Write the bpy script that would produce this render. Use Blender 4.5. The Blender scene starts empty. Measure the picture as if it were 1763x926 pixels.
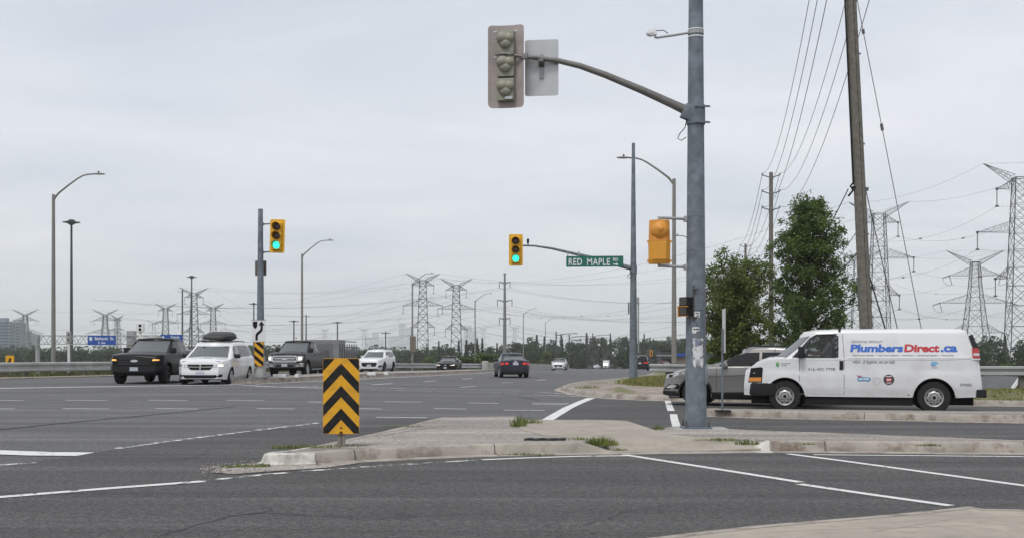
HAZE = 0.00017; EXPO = 0.38
import bpy, bmesh, math, random
from mathutils import Vector, Matrix
random.seed(11)
R = math.radians
SC = bpy.context.scene
COL = SC.collection
F, CX, HY, CAMH = 2000.0, 881.5, 606.0, 1.5      # focal length and horizon of the photograph, eye height

# ------------------------------------------------------------------ ground shape
def sst(t):
    t = max(0.0, min(1.0, t)); return t*t*(3-2*t)

def g(X, Y):
    """height of the road surface: level near, a slight rise on the far approach, falling away down the road"""
    z = 0.18*sst((-X-2)/8)*sst((Y-36)/12)*(1-sst((Y-62)/30))
    t = Y-78
    if t > 0:
        z -= 0.0134*(t*t/40 if t < 20 else t-10) if Y < 640 else 0.0134*(552+60*(1-math.exp(-(Y-640)/60)))
    return z

def pt(x, y, dz=0.0):
    """where a sight line meets the ground (raised by dz)"""
    Y = 30.0
    for _ in range(60):
        X = (x-CX)/F*Y
        h = CAMH-g(X, Y)-dz
        Yn = F*h/max(1e-3, y-HY)
        Y = Y*0.5+Yn*0.5
    return ((x-CX)/F*Y, Y)

def at(x, Y): return (x-CX)/F*Y
def zat(y, Y): return CAMH+(HY-y)/F*Y

# ------------------------------------------------------------------ materials
MATS = {}
def newmat(name):
    m = bpy.data.materials.new(name); m.use_nodes = True
    nt = m.node_tree; b = nt.nodes['Principled BSDF']
    MATS[name] = m
    return m, nt, b

def mat(name, col, rough=0.6, metal=0.0, var=0.0, vscale=6.0, bump=0.0, bscale=60.0, coat=0.0, emit=None, estr=0.0, spec=None, dirt=None, dscale=3.0, ior=None, damt=0.5):
    if name in MATS: return MATS[name]
    m, nt, b = newmat(name)
    b.inputs['Base Color'].default_value = (*col, 1); b.inputs['Roughness'].default_value = rough
    b.inputs['Metallic'].default_value = metal
    if coat: b.inputs['Coat Weight'].default_value = coat; b.inputs['Coat Roughness'].default_value = 0.05
    if spec is not None: b.inputs['Specular IOR Level'].default_value = spec
    if ior: b.inputs['IOR'].default_value = ior
    if emit: b.inputs['Emission Color'].default_value = (*emit, 1); b.inputs['Emission Strength'].default_value = estr
    tc = nt.nodes.new('ShaderNodeTexCoord')
    src = None
    if var:
        n = nt.nodes.new('ShaderNodeTexNoise'); n.inputs['Scale'].default_value = vscale; n.inputs['Detail'].default_value = 6
        nt.links.new(tc.outputs['Object'], n.inputs['Vector'])
        r = nt.nodes.new('ShaderNodeValToRGB')
        r.color_ramp.elements[0].position = 0.3; r.color_ramp.elements[1].position = 0.7
        r.color_ramp.elements[0].color = (*[c*(1-var) for c in col], 1)
        r.color_ramp.elements[1].color = (*[min(1, c*(1+var)) for c in col], 1)
        nt.links.new(n.outputs['Fac'], r.inputs['Fac']); src = r.outputs['Color']
    if dirt:
        n2 = nt.nodes.new('ShaderNodeTexNoise'); n2.inputs['Scale'].default_value = dscale; n2.inputs['Detail'].default_value = 8
        n2.inputs['Roughness'].default_value = 0.65
        nt.links.new(tc.outputs['Object'], n2.inputs['Vector'])
        r2 = nt.nodes.new('ShaderNodeValToRGB'); r2.color_ramp.elements[0].position = 0.48; r2.color_ramp.elements[1].position = 0.68
        r2.color_ramp.elements[1].color = (damt, damt, damt, 1)
        nt.links.new(n2.outputs['Fac'], r2.inputs['Fac'])
        mx = nt.nodes.new('ShaderNodeMix'); mx.data_type = 'RGBA'
        nt.links.new(r2.outputs['Color'], mx.inputs['Factor'])
        if src: nt.links.new(src, mx.inputs['A'])
        else: mx.inputs['A'].default_value = (*col, 1)
        mx.inputs['B'].default_value = (*dirt, 1); src = mx.outputs['Result']
    if src: nt.links.new(src, b.inputs['Base Color'])
    if bump:
        n3 = nt.nodes.new('ShaderNodeTexNoise'); n3.inputs['Scale'].default_value = bscale; n3.inputs['Detail'].default_value = 4
        nt.links.new(tc.outputs['Object'], n3.inputs['Vector'])
        bp = nt.nodes.new('ShaderNodeBump'); bp.inputs['Strength'].default_value = bump; bp.inputs['Distance'].default_value = 0.02
        nt.links.new(n3.outputs['Fac'], bp.inputs['Height']); nt.links.new(bp.outputs['Normal'], b.inputs['Normal'])
    return m

def asphalt_mat(name, c0, c1, stain, patchy=1.0):
    m, nt, b = newmat(name)
    N, Lk = nt.nodes.new, nt.links.new
    tc = N('ShaderNodeTexCoord')
    def noise(scale, detail, rough=0.6, stretch=None):
        n = N('ShaderNodeTexNoise'); n.inputs['Scale'].default_value = scale; n.inputs['Detail'].default_value = detail
        n.inputs['Roughness'].default_value = rough
        if stretch:
            mp = N('ShaderNodeMapping'); mp.inputs['Scale'].default_value = stretch
            Lk(tc.outputs['Object'], mp.inputs['Vector']); Lk(mp.outputs['Vector'], n.inputs['Vector'])
        else: Lk(tc.outputs['Object'], n.inputs['Vector'])
        return n
    big = noise(0.30, 7, 0.62, (0.5, 1.3, 1)); fine = noise(14, 8, 0.9); grain = noise(62, 4, 0.9); streak = noise(0.8, 6, 0.7, (0.10, 1.6, 1))
    ramp = N('ShaderNodeValToRGB'); ramp.color_ramp.elements[0].position = 0.3; ramp.color_ramp.elements[1].position = 0.72
    ramp.color_ramp.elements[0].color = (*c0, 1); ramp.color_ramp.elements[1].color = (*c1, 1)
    Lk(big.outputs['Fac'], ramp.inputs['Fac'])
    r2 = N('ShaderNodeValToRGB'); r2.color_ramp.elements[0].position = 0.46; r2.color_ramp.elements[1].position = 0.66
    r2.color_ramp.elements[1].color = (0.85*patchy,)*3+(1,)
    Lk(streak.outputs['Fac'], r2.inputs['Fac'])
    mx = N('ShaderNodeMix'); mx.data_type = 'RGBA'; Lk(r2.outputs['Color'], mx.inputs['Factor']); Lk(ramp.outputs['Color'], mx.inputs['A'])
    mx.inputs['B'].default_value = (*stain, 1)
    r3 = N('ShaderNodeValToRGB'); r3.color_ramp.elements[0].position = 0.41; r3.color_ramp.elements[1].position = 0.60
    r3.color_ramp.elements[0].color = (0.45, 0.45, 0.45, 1); r3.color_ramp.elements[1].color = (1.6, 1.58, 1.55, 1)
    Lk(fine.outputs['Fac'], r3.inputs['Fac'])
    r4 = N('ShaderNodeValToRGB'); r4.color_ramp.elements[0].position = 0.40; r4.color_ramp.elements[1].position = 0.63
    r4.color_ramp.elements[0].color = (0.45, 0.45, 0.45, 1); r4.color_ramp.elements[1].color = (1.8, 1.78, 1.74, 1)
    Lk(grain.outputs['Fac'], r4.inputs['Fac'])
    m1 = N('ShaderNodeMix'); m1.data_type = 'RGBA'; m1.blend_type = 'MULTIPLY'; m1.inputs['Factor'].default_value = 1
    Lk(mx.outputs['Result'], m1.inputs['A']); Lk(r3.outputs['Color'], m1.inputs['B'])
    m2 = N('ShaderNodeMix'); m2.data_type = 'RGBA'; m2.blend_type = 'MULTIPLY'; m2.inputs['Factor'].default_value = 1
    Lk(m1.outputs['Result'], m2.inputs['A']); Lk(r4.outputs['Color'], m2.inputs['B'])
    worn = noise(0.55, 4, 0.55, (0.07, 1.9, 1)); rw = N('ShaderNodeValToRGB'); rw.color_ramp.elements[0].position = 0.50; rw.color_ramp.elements[1].position = 0.66
    rw.color_ramp.elements[0].color = (1, 1, 1, 1); rw.color_ramp.elements[1].color = (1.32, 1.32, 1.33, 1); Lk(worn.outputs['Fac'], rw.inputs['Fac'])
    m4 = N('ShaderNodeMix'); m4.data_type = 'RGBA'; m4.blend_type = 'MULTIPLY'; m4.inputs['Factor'].default_value = 1
    Lk(m2.outputs['Result'], m4.inputs['A']); Lk(rw.outputs['Color'], m4.inputs['B']); m2 = m4
    spots = noise(2.3, 3, 0.5); rs = N('ShaderNodeValToRGB'); rs.color_ramp.elements[0].position = 0.66; rs.color_ramp.elements[1].position = 0.74
    rs.color_ramp.elements[1].color = (0.7, 0.7, 0.7, 1); Lk(spots.outputs['Fac'], rs.inputs['Fac'])
    m3 = N('ShaderNodeMix'); m3.data_type = 'RGBA'; Lk(rs.outputs['Color'], m3.inputs['Factor']); Lk(m2.outputs['Result'], m3.inputs['A']); m3.inputs['B'].default_value = (*[c*0.8 for c in stain], 1)
    Lk(m3.outputs['Result'], b.inputs['Base Color'])
    b.inputs['Roughness'].default_value = 0.85; b.inputs['Specular IOR Level'].default_value = 0.25
    bp = N('ShaderNodeBump'); bp.inputs['Strength'].default_value = 0.35; bp.inputs['Distance'].default_value = 0.01
    Lk(grain.outputs['Fac'], bp.inputs['Height']); Lk(bp.outputs['Normal'], b.inputs['Normal'])
    return m

def worn_paint(name, col, wear=0.42):
    """road paint that has flaked away in places and lets the asphalt show"""
    m, nt, b = newmat(name); N, Lk = nt.nodes.new, nt.links.new
    tc = N('ShaderNodeTexCoord')
    n = N('ShaderNodeTexNoise'); n.inputs['Scale'].default_value = 5; n.inputs['Detail'].default_value = 9; n.inputs['Roughness'].default_value = 0.75
    Lk(tc.outputs['Object'], n.inputs['Vector'])
    r = N('ShaderNodeValToRGB'); r.color_ramp.elements[0].position = wear; r.color_ramp.elements[1].position = wear+0.05
    Lk(n.outputs['Fac'], r.inputs['Fac'])
    n2 = N('ShaderNodeTexNoise'); n2.inputs['Scale'].default_value = 18; n2.inputs['Detail'].default_value = 5
    Lk(tc.outputs['Object'], n2.inputs['Vector'])
    rc = N('ShaderNodeValToRGB'); rc.color_ramp.elements[0].position = 0.3; rc.color_ramp.elements[0].color = (*[c*0.8 for c in col], 1)
    rc.color_ramp.elements[1].position = 0.6; rc.color_ramp.elements[1].color = (*col, 1)
    Lk(n2.outputs['Fac'], rc.inputs['Fac']); Lk(rc.outputs['Color'], b.inputs['Base Color'])
    Lk(r.outputs['Color'], b.inputs['Alpha']); b.inputs['Roughness'].default_value = 0.7
    return m

def leaf_mat(name, dark, light, scale=1.2):
    m, nt, b = newmat(name); N, Lk = nt.nodes.new, nt.links.new
    tc = N('ShaderNodeTexCoord')
    n = N('ShaderNodeTexNoise'); n.inputs['Scale'].default_value = scale; n.inputs['Detail'].default_value = 6
    Lk(tc.outputs['Object'], n.inputs['Vector'])
    r = N('ShaderNodeValToRGB'); r.color_ramp.elements[0].position = 0.32; r.color_ramp.elements[1].position = 0.68
    r.color_ramp.elements[0].color = (*dark, 1); r.color_ramp.elements[1].color = (*light, 1)
    Lk(n.outputs['Fac'], r.inputs['Fac'])
    Lk(r.outputs['Color'], b.inputs['Base Color']); b.inputs['Roughness'].default_value = 0.6
    b.inputs['Specular IOR Level'].default_value = 0.25
    tr = N('ShaderNodeBsdfTranslucent'); Lk(r.outputs['Color'], tr.inputs['Color'])
    mx = N('ShaderNodeMixShader'); mx.inputs['Fac'].default_value = 0.3
    Lk(b.outputs['BSDF'], mx.inputs[1]); Lk(tr.outputs['BSDF'], mx.inputs[2])
    Lk(mx.outputs['Shader'], nt.nodes['Material Output'].inputs['Surface'])
    return m

def tint_glass(name, tint=(0.35, 0.4, 0.4)):
    m, nt, b = newmat(name); N, Lk = nt.nodes.new, nt.links.new
    t = N('ShaderNodeBsdfTransparent'); t.inputs['Color'].default_value = (*tint, 1)
    gl = N('ShaderNodeBsdfGlossy'); gl.inputs['Roughness'].default_value = 0.02
    fr = N('ShaderNodeFresnel'); fr.inputs['IOR'].default_value = 1.55
    mx = N('ShaderNodeMixShader'); Lk(fr.outputs['Fac'], mx.inputs['Fac']); Lk(t.outputs['BSDF'], mx.inputs[1]); Lk(gl.outputs['BSDF'], mx.inputs[2])
    Lk(mx.outputs['Shader'], nt.nodes['Material Output'].inputs['Surface'])
    return m

# ------------------------------------------------------------------ mesh builder
class MB:
    def __init__(s): s.v = []; s.f = []; s.mi = []
    def add(s, vs, fs, m=0):
        o = len(s.v); s.v += [tuple(p) for p in vs]; s.f += [tuple(i+o for i in f) for f in fs]; s.mi += [m]*len(fs); return s
    def box(s, c, d, rot=None, m=0, bev=0.0):
        x, y, z = d[0]/2, d[1]/2, d[2]/2
        if bev:
            bm = bmesh.new(); bmesh.ops.create_cube(bm, size=1)
            for v in bm.verts: v.co = Vector((v.co.x*d[0], v.co.y*d[1], v.co.z*d[2]))
            bmesh.ops.bevel(bm, geom=bm.edges[:], offset=bev, segments=2, affect='EDGES', profile=0.7)
            bm.verts.index_update()
            vs = [v.co.copy() for v in bm.verts]; fs = [[v.index for v in f.verts] for f in bm.faces]; bm.free()
        else:
            vs = [Vector(p) for p in ((-x,-y,-z),(x,-y,-z),(x,y,-z),(-x,y,-z),(-x,-y,z),(x,-y,z),(x,y,z),(-x,y,z))]
            fs = [(0,3,2,1),(4,5,6,7),(0,1,5,4),(1,2,6,5),(2,3,7,6),(3,0,4,7)]
        if rot is not None: vs = [rot @ v for v in vs]
        return s.add([v+Vector(c) for v in vs], fs, m)
    def tube(s, pts, r, n=8, cap=True, m=0, ph=0.0):
        pts = [Vector(p) for p in pts]; k = len(pts)
        rs = r if isinstance(r, (list, tuple)) else [r]*k
        vs = []; up = None
        for i, p in enumerate(pts):
            d = (pts[min(i+1, k-1)]-pts[max(i-1, 0)]).normalized()
            if up is None:
                a = Vector((0, 0, 1)) if abs(d.z) < 0.9 else Vector((1, 0, 0))
                up = (a-d*a.dot(d)).normalized()
            else:
                up = (up-d*up.dot(d)).normalized()
            q = d.cross(up)
            for j in range(n):
                t = 2*math.pi*j/n+ph
                vs.append(p+(up*math.cos(t)+q*math.sin(t))*rs[i])
        fs = [(i*n+j, i*n+(j+1) % n, (i+1)*n+(j+1) % n, (i+1)*n+j) for i in range(k-1) for j in range(n)]
        if cap: fs += [tuple(range(n-1, -1, -1)), tuple((k-1)*n+j for j in range(n))]
        return s.add(vs, fs, m)
    def bar(s, a, b, w, m=0): return s.tube([a, b], w*0.707, 4, True, m, math.pi/4)
    def lathe(s, prof, n=16, c=(0,0,0), axis='Z', m=0, cap=True):
        vs = []
        for r, z in prof:
            for j in range(n):
                t = 2*math.pi*j/n; x, y = r*math.cos(t), r*math.sin(t)
                p = {'Z': (x, y, z), 'Y': (x, z, y), 'X': (z, x, y)}[axis]
                vs.append((p[0]+c[0], p[1]+c[1], p[2]+c[2]))
        k = len(prof)
        fs = [(i*n+j, i*n+(j+1) % n, (i+1)*n+(j+1) % n, (i+1)*n+j) for i in range(k-1) for j in range(n)]
        if cap: fs += [tuple(range(n)), tuple((k-1)*n+j for j in range(n))]
        return s.add(vs, fs, m)
    def prism(s, poly, mapf, d0, d1, m=0):
        """2-D outline given a thickness between depths d0 and d1; mapf(u, v, d) -> xyz"""
        n = len(poly)
        vs = [mapf(u, v, d0) for u, v in poly]+[mapf(u, v, d1) for u, v in poly]
        fs = [tuple(range(n)), tuple(range(2*n-1, n-1, -1))]+[(i, i+n, (i+1) % n+n, (i+1) % n) for i in range(n)]
        return s.add(vs, fs, m)
    def build(s, name, mats, parent=None, smooth=None, fix=True, kind=None):
        me = bpy.data.meshes.new(name); me.from_pydata(s.v, [], s.f)
        if not isinstance(mats, (list, tuple)): mats = [mats]
        for m in mats: me.materials.append(m)
        if len(mats) > 1: me.polygons.foreach_set('material_index', s.mi)
        if fix:
            bm = bmesh.new(); bm.from_mesh(me); bmesh.ops.recalc_face_normals(bm, faces=bm.faces[:]); bm.to_mesh(me); bm.free()
        if smooth:
            me.polygons.foreach_set('use_smooth', [True]*len(me.polygons)); me.set_sharp_from_angle(angle=R(smooth))
        me.update()
        o = bpy.data.objects.new(name, me); COL.objects.link(o)
        if parent is not None: o.parent = parent
        if kind: o['kind'] = kind
        return o

def thing(name, label, cat, loc=(0,0,0), rz=0.0, group=None):
    o = bpy.data.objects.new(name, None); COL.objects.link(o)
    o.location = loc; o.rotation_euler = (0, 0, rz); o.empty_display_size = 0.3
    o['label'] = label; o['category'] = cat
    if group: o['group'] = group
    return o
def tag(o, label, cat, group=None, loc=None):
    o['label'] = label; o['category'] = cat
    if group: o['group'] = group
    if loc is not None: o.location = loc
    return o
def dup(root, loc, rz=0.0, label=None, group=None, scale=None):
    r = root.copy(); COL.objects.link(r); r.location = loc; r.rotation_euler = (0, 0, rz)
    if scale is not None: r.scale = (scale,)*3 if not isinstance(scale, tuple) else scale
    if label: r['label'] = label
    if group: r['group'] = group
    for ch in list(root.children):
        c = ch.copy(); COL.objects.link(c); c.parent = r
        for gg in ch.children:
            d = gg.copy(); COL.objects.link(d); d.parent = c
    return r

def smooth_line(pts, step=0.6, closed=False):
    """Catmull-Rom through 2-D points, resampled"""
    P = [Vector((p[0], p[1])) for p in pts]; n = len(P); out = []
    for i in range(n if closed else n-1):
        p1, p2 = P[i], P[(i+1) % n]
        p0 = P[i-1] if (i > 0 or closed) else p1*2-p2
        p3 = P[(i+2) % n] if (i+2 < n or closed) else p2*2-p1
        k = max(1, int((p2-p1).length/step))
        for j in range(k):
            t = j/k
            out.append(0.5*((2*p1)+(p2-p0)*t+(2*p0-5*p1+4*p2-p3)*t*t+(3*p1-p0-3*p2+p3)*t**3))
    if not closed: out.append(P[-1])
    return [(p.x, p.y) for p in out]

def cut_grid(poly, step, xr=None):
    """triangulated, grid-cut 2-D polygon: returns verts (2-D) and faces"""
    bm = bmesh.new()
    f = bm.faces.new([bm.verts.new((p[0], p[1], 0)) for p in poly])
    if f.normal.z < 0 or f.calc_area() == 0: pass
    f.normal_update()
    if f.normal.z < 0: f.normal_flip()
    bmesh.ops.triangulate(bm, faces=bm.faces[:], ngon_method='EAR_CLIP')
    if step:
        sx, sy = step if isinstance(step, tuple) else (step, step)
        for ax, st in ((0, sx), (1, sy)):
            lo = min(p[ax] for p in poly); hi = max(p[ax] for p in poly)
            k = math.ceil(lo/st+1e-6)
            while k*st < hi-1e-6:
                co = [0, 0, 0]; no = [0, 0, 0]; co[ax] = k*st; no[ax] = 1
                bmesh.ops.bisect_plane(bm, geom=bm.verts[:]+bm.edges[:]+bm.faces[:], plane_co=co, plane_no=no, dist=1e-6)
                k += 1
    bm.verts.index_update()
    vs = [(v.co.x, v.co.y) for v in bm.verts]; fs = [[v.index for v in f.verts] for f in bm.faces]
    bound = [(e.verts[0].index, e.verts[1].index) for e in bm.edges if e.is_boundary]
    bm.free()
    return vs, fs, bound

def sheet(mb, poly, dz, step=2.0, skirt=None, base=g):
    vs, fs, bd = cut_grid(poly, step); n = len(vs)
    V = [(x, y, base(x, y)+dz) for x, y in vs]
    if skirt is not None:
        V += [(x, y, base(x, y)+skirt) for x, y in vs]
        fs = fs+[(a, b, b+n, a+n) for a, b in bd]
    mb.add(V, fs)
    return mb

def strip(line, w, off=0.0):
    """outline polygon of a painted line of width w along a 2-D polyline"""
    n = len(line); L_, R_ = [], []
    for i in range(n):
        a = Vector(line[max(0, i-1)]); b = Vector(line[min(n-1, i+1)]); d = (b-a).normalized(); q = Vector((-d.y, d.x))
        p = Vector(line[i])
        L_.append(p+q*(off+w/2)); R_.append(p+q*(off-w/2))
    return L_, R_

def paint(mb, line, w, dz=0.008, step=1.0):
    line = [tuple(p) for p in line]
    pts = []
    for i in range(len(line)-1):
        a, b = Vector(line[i]), Vector(line[i+1]); k = max(1, int((b-a).length/step))
        pts += [tuple(a.lerp(b, j/k)) for j in range(k)]
    pts.append(line[-1])
    L_, R_ = strip(pts, w); n = len(pts)
    vs = [(p.x, p.y, g(p.x, p.y)+dz) for p in L_]+[(p.x, p.y, g(p.x, p.y)+dz) for p in R_]
    mb.add(vs, [(i, i+n, i+n+1, i+1) for i in range(n-1)])

KPROF = [(-0.17, 0.0), (-0.17, 0.156), (-0.05, 0.158), (-0.012, 0.150), (0.008, 0.128), (0.03, 0.016), (0.30, 0.011), (0.30, -0.05)]
def kerb(mb, line, prof=KPROF, side=1, hs=None, closed=False):
    """kerb and gutter swept along a 2-D line; side=1 puts the road on the left of the line"""
    n = len(line); k = len(prof); vs = []
    for i in range(n):
        if closed: a = Vector(line[i-1]); b = Vector(line[(i+1) % n])
        else: a = Vector(line[max(0, i-1)]); b = Vector(line[min(n-1, i+1)])
        d = (b-a).normalized(); q = Vector((-d.y, d.x))*side
        s = hs[i] if hs else 1.0
        for o, z in prof:
            p = Vector(line[i])+q*o; vs.append((p.x, p.y, g(p.x, p.y)+(z*s if z > 0.02 else z)))
    fs = [(i*k+j, i*k+j+1, ((i+1) % n)*k+j+1, ((i+1) % n)*k+j) for i in range(n if closed else n-1) for j in range(k-1)]
    if not closed: fs += [tuple(range(k)), tuple((n-1)*k+j for j in range(k))]
    mb.add(vs, fs)

# lettering: 2-D outlines from Blender's own font
def text2d(body, size=1.0, offset=0.0, shear=0.0, spacing=1.0):
    c = bpy.data.curves.new('letters', 'FONT'); c.body = body; c.size = size; c.offset = offset; c.shear = shear
    c.space_character = spacing; c.resolution_u = 3
    o = bpy.data.objects.new('letters', c); COL.objects.link(o)
    dg = bpy.context.evaluated_depsgraph_get(); me = bpy.data.meshes.new_from_object(o.evaluated_get(dg))
    vs = [(v.co.x, v.co.y) for v in me.vertices]; fs = [tuple(p.vertices) for p in me.polygons]
    bpy.data.objects.remove(o); bpy.data.curves.remove(c); bpy.data.meshes.remove(me)
    return vs, fs
def text_fit(mb, body, x0, x1, z0, z1, mapf, offset=0.0, shear=0.0, m=0, spacing=1.0):
    """lettering stretched into the rectangle x0..x1, z0..z1 of a surface"""
    if not body.strip('~'):          # print too small to be read in the photograph: one ragged line of ink
        k = 4*len(body); rr = random.Random(len(body)); h = z1-z0
        vs = [mapf(x0+(x1-x0)*i/k, z0+h*rr.uniform(0.0, 0.35)) for i in range(k+1)]+[mapf(x0+(x1-x0)*i/k, z1-h*rr.uniform(0.0, 0.45)) for i in range(k+1)]
        mb.add(vs, [(i, i+1, k+2+i, k+1+i) for i in range(k)], m); return
    vs, fs = text2d(body, 1.0, offset, shear, spacing)
    a0 = min(v[0] for v in vs); a1 = max(v[0] for v in vs); b0 = min(v[1] for v in vs); b1 = max(v[1] for v in vs)
    mb.add([mapf(x0+(u-a0)/(a1-a0)*(x1-x0), z0+(w-b0)/(b1-b0)*(z1-z0)) for u, w in vs], fs, m)
# ------------------------------------------------------------------ shared materials
M_ASPH = asphalt_mat('asphalt_main', (0.088, 0.089, 0.094), (0.128, 0.129, 0.135), (0.070, 0.070, 0.074))
M_DARK = asphalt_mat('asphalt_dark', (0.060, 0.059, 0.061), (0.088, 0.087, 0.088), (0.047, 0.047, 0.048), 0.9)
M_AGG = asphalt_mat('exposed_aggregate', (0.24, 0.222, 0.205), (0.32, 0.298, 0.278), (0.165, 0.153, 0.143), 0.9)
M_WALK = mat('sidewalk_concrete', (0.33, 0.292, 0.245), 0.85, var=0.14, vscale=1.3, bump=0.25, bscale=90, dirt=(0.22, 0.19, 0.155), dscale=4.5, damt=0.6)
M_KERB = mat('kerb_concrete', (0.335, 0.302, 0.265), 0.85, var=0.2, vscale=1.7, bump=0.4, bscale=40, dirt=(0.135, 0.10, 0.075), dscale=3.0, damt=0.9)
M_KERBW = mat('worn_white_kerb', (0.52, 0.50, 0.46), 0.8, var=0.2, vscale=5, bump=0.5, bscale=30, dirt=(0.22, 0.2, 0.18), dscale=6, damt=0.8)
M_LINE = worn_paint('road_paint', (0.66, 0.66, 0.64), 0.36)
M_LINEW = worn_paint('old_road_paint', (0.62, 0.62, 0.60), 0.485)
M_CRACK = mat('crack_filler', (0.018, 0.018, 0.018), 0.7)
M_TERR = mat('field', (0.085, 0.10, 0.042), 0.9, var=0.3, vscale=0.15, dirt=(0.13, 0.12, 0.07), dscale=0.4)
M_VERGE = mat('verge_turf', (0.115, 0.125, 0.05), 0.9, var=0.25, vscale=0.9, bump=0.6, bscale=25, dirt=(0.24, 0.20, 0.105), dscale=0.7, damt=0.9)
M_DIRT = mat('dirt_apron', (0.26, 0.225, 0.18), 0.9, var=0.2, vscale=0.8, dirt=(0.17, 0.16, 0.10), dscale=1.1)
M_GALV = mat('galvanised_steel', (0.150, 0.178, 0.205), 0.6, 0.15, var=0.3, vscale=5.5, dirt=(0.09, 0.105, 0.125), dscale=1.6, damt=0.7)
M_GALV2 = mat('pale_galvanised_steel', (0.33, 0.345, 0.35), 0.5, 0.3, var=0.12, vscale=4, dirt=(0.2, 0.2, 0.2), dscale=2)
M_ALU = mat('aluminium', (0.47, 0.48, 0.48), 0.45, 0.55, var=0.06, vscale=5)
M_STEELD = mat('dark_steel', (0.10, 0.10, 0.10), 0.5, 0.4)
M_PYLON = mat('pylon_steel', (0.055, 0.058, 0.06), 0.8, 0.0)
M_WIRE = mat('wire', (0.035, 0.035, 0.038), 0.6)
M_WHITE = mat('white_plastic', (0.72, 0.72, 0.72), 0.4)
M_BLACK = mat('black', (0.010, 0.010, 0.010), 0.55, spec=0.2)
M_SYEL = mat('signal_yellow', (0.72, 0.40, 0.015), 0.5, var=0.05, vscale=4)
M_SORG = mat('faded_signal_orange', (0.62, 0.26, 0.035), 0.5, var=0.12, vscale=5)
M_SHEET = mat('sign_yellow', (0.72, 0.36, 0.01), 0.45, var=0.05, vscale=2, dirt=(0.52, 0.26, 0.03), dscale=7, damt=0.7)
M_GREENL = mat('green_lamp', (0.05, 0.5, 0.4), 0.3, emit=(0.03, 0.95, 0.62), estr=1.0)
M_LENSD = mat('unlit_lens', (0.05, 0.018, 0.012), 0.25)
M_LENSD2 = mat('unlit_amber_lens', (0.06, 0.03, 0.008), 0.25)
M_WOOD = mat('weathered_wood', (0.155, 0.143, 0.123), 0.9, var=0.25, vscale=7, bump=0.6, bscale=30, dirt=(0.09, 0.08, 0.065), dscale=5)
M_CONC = mat('concrete', (0.36, 0.35, 0.33), 0.85, var=0.15, vscale=1.2, dirt=(0.2, 0.19, 0.17), dscale=1)
M_RAIL = mat('guardrail_steel', (0.40, 0.41, 0.41), 0.5, 0.35, var=0.15, vscale=1.5, dirt=(0.24, 0.235, 0.225), dscale=0.8)
M_POSTW = mat('guardrail_post', (0.13, 0.12, 0.105), 0.9, var=0.2, vscale=6)

# ------------------------------------------------------------------ outlines of roads in plan
KERB_FAR = [(90, 6), (40, 23.2), (20, 30.2), (13.6, 32.4), (9, 34.1), (6.3, 35.2), (4.77, 36.0), (3.47, 37.2), (2.5, 40.3), (2.07, 44.1),
            (2.03, 46.9), (3.1, 53.6), (4.6, 57.9), (7.97, 69.8), (11.0, 88), (14.2, 108), (18.2, 130)]
RIGHT_FAR = KERB_FAR+[(24.5, 164), (34.5, 280), (52, 465), (78, 700)]
LEFT_EDGE = [(-90, 56.5), (-60, 56.5), (-30, 57), (-24, 60), (-20, 72), (-15.2, 97), (-12.2, 118), (-3.4, 131), (2.6, 175), (12, 280), (29, 465), (56, 700)]
RAIL_RIGHT = [(60, 40.5), (28, 39.6), (17.6, 40), (12, 42), (8, 45), (5.5, 48.6), (7.5, 56), (12, 72), (15, 88)]

def seg_dist(X, Y, line):
    best = 1e9
    for (ax, ay), (bx, by) in zip(line, line[1:]):
        dx, dy = bx-ax, by-ay; t = max(0, min(1, ((X-ax)*dx+(Y-ay)*dy)/(dx*dx+dy*dy)))
        best = min(best, math.hypot(X-ax-dx*t, Y-ay-dy*t))
    return best
def inside(X, Y, poly):
    c = False
    for (ax, ay), (bx, by) in zip(poly, poly[1:]+poly[:1]):
        if (ay > Y) != (by > Y) and X < (bx-ax)*(Y-ay)/(by-ay)+ax: c = not c
    return c
LEFT_POLY = LEFT_EDGE+[(56, 6000), (-6000, 6000), (-6000, 56.5)]
RIGHT_POLY = RAIL_RIGHT+[(18.5, 108), (22.5, 130), (30, 164), (40, 280), (58, 465), (84, 700), (84, 6000), (6000, 6000), (6000, 40.5)]
def terrain(X, Y):
    z = g(X, Y)-0.05
    if inside(X, Y, LEFT_POLY): z -= 4.6*sst((seg_dist(X, Y, LEFT_EDGE)-3.0)/20)
    elif inside(X, Y, RIGHT_POLY): z -= 3.6*sst((seg_dist(X, Y, RIGHT_POLY[:-3])-1.5)/12)
    return z

# ------------------------------------------------------------------ ground, roads
def axis(near0, near1, st, far0, far1):
    a = []; x = near0
    while x <= near1: a.append(x); x += st
    s = st; x = near1
    while x < far1: s *= 1.28; x += s; a.append(min(x, far1))
    s = st; x = near0
    while x > far0: s *= 1.28; x -= s; a.insert(0, max(x, far0))
    return a
XS = axis(-60, 60, 2.5, -11000, 11000); YS = axis(-10, 150, 2.5, -60, 12000)
m = MB(); nx = len(XS)
m.add([(x, y, terrain(x, y)) for y in YS for x in XS], [(j*nx+i, j*nx+i+1, (j+1)*nx+i+1, (j+1)*nx+i) for j in range(len(YS)-1) for i in range(nx-1)])
m.build('ground', M_TERR, kind='structure', smooth=60)

m = MB()
near_poly = [(-90, -8), (90, -8)]+KERB_FAR+[(-3.4, 131)]+LEFT_EDGE[6::-1]
sheet(m, near_poly, 0.0, 2.0)
far_poly = [(18.2, 130), (24.5, 164), (34.5, 280), (52, 465), (78, 700), (56, 700), (29, 465), (12, 280), (2.6, 175), (-3.4, 131)]
sheet(m, far_poly, 0.0, 6.0)
m.build('road', M_ASPH, kind='structure')

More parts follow.
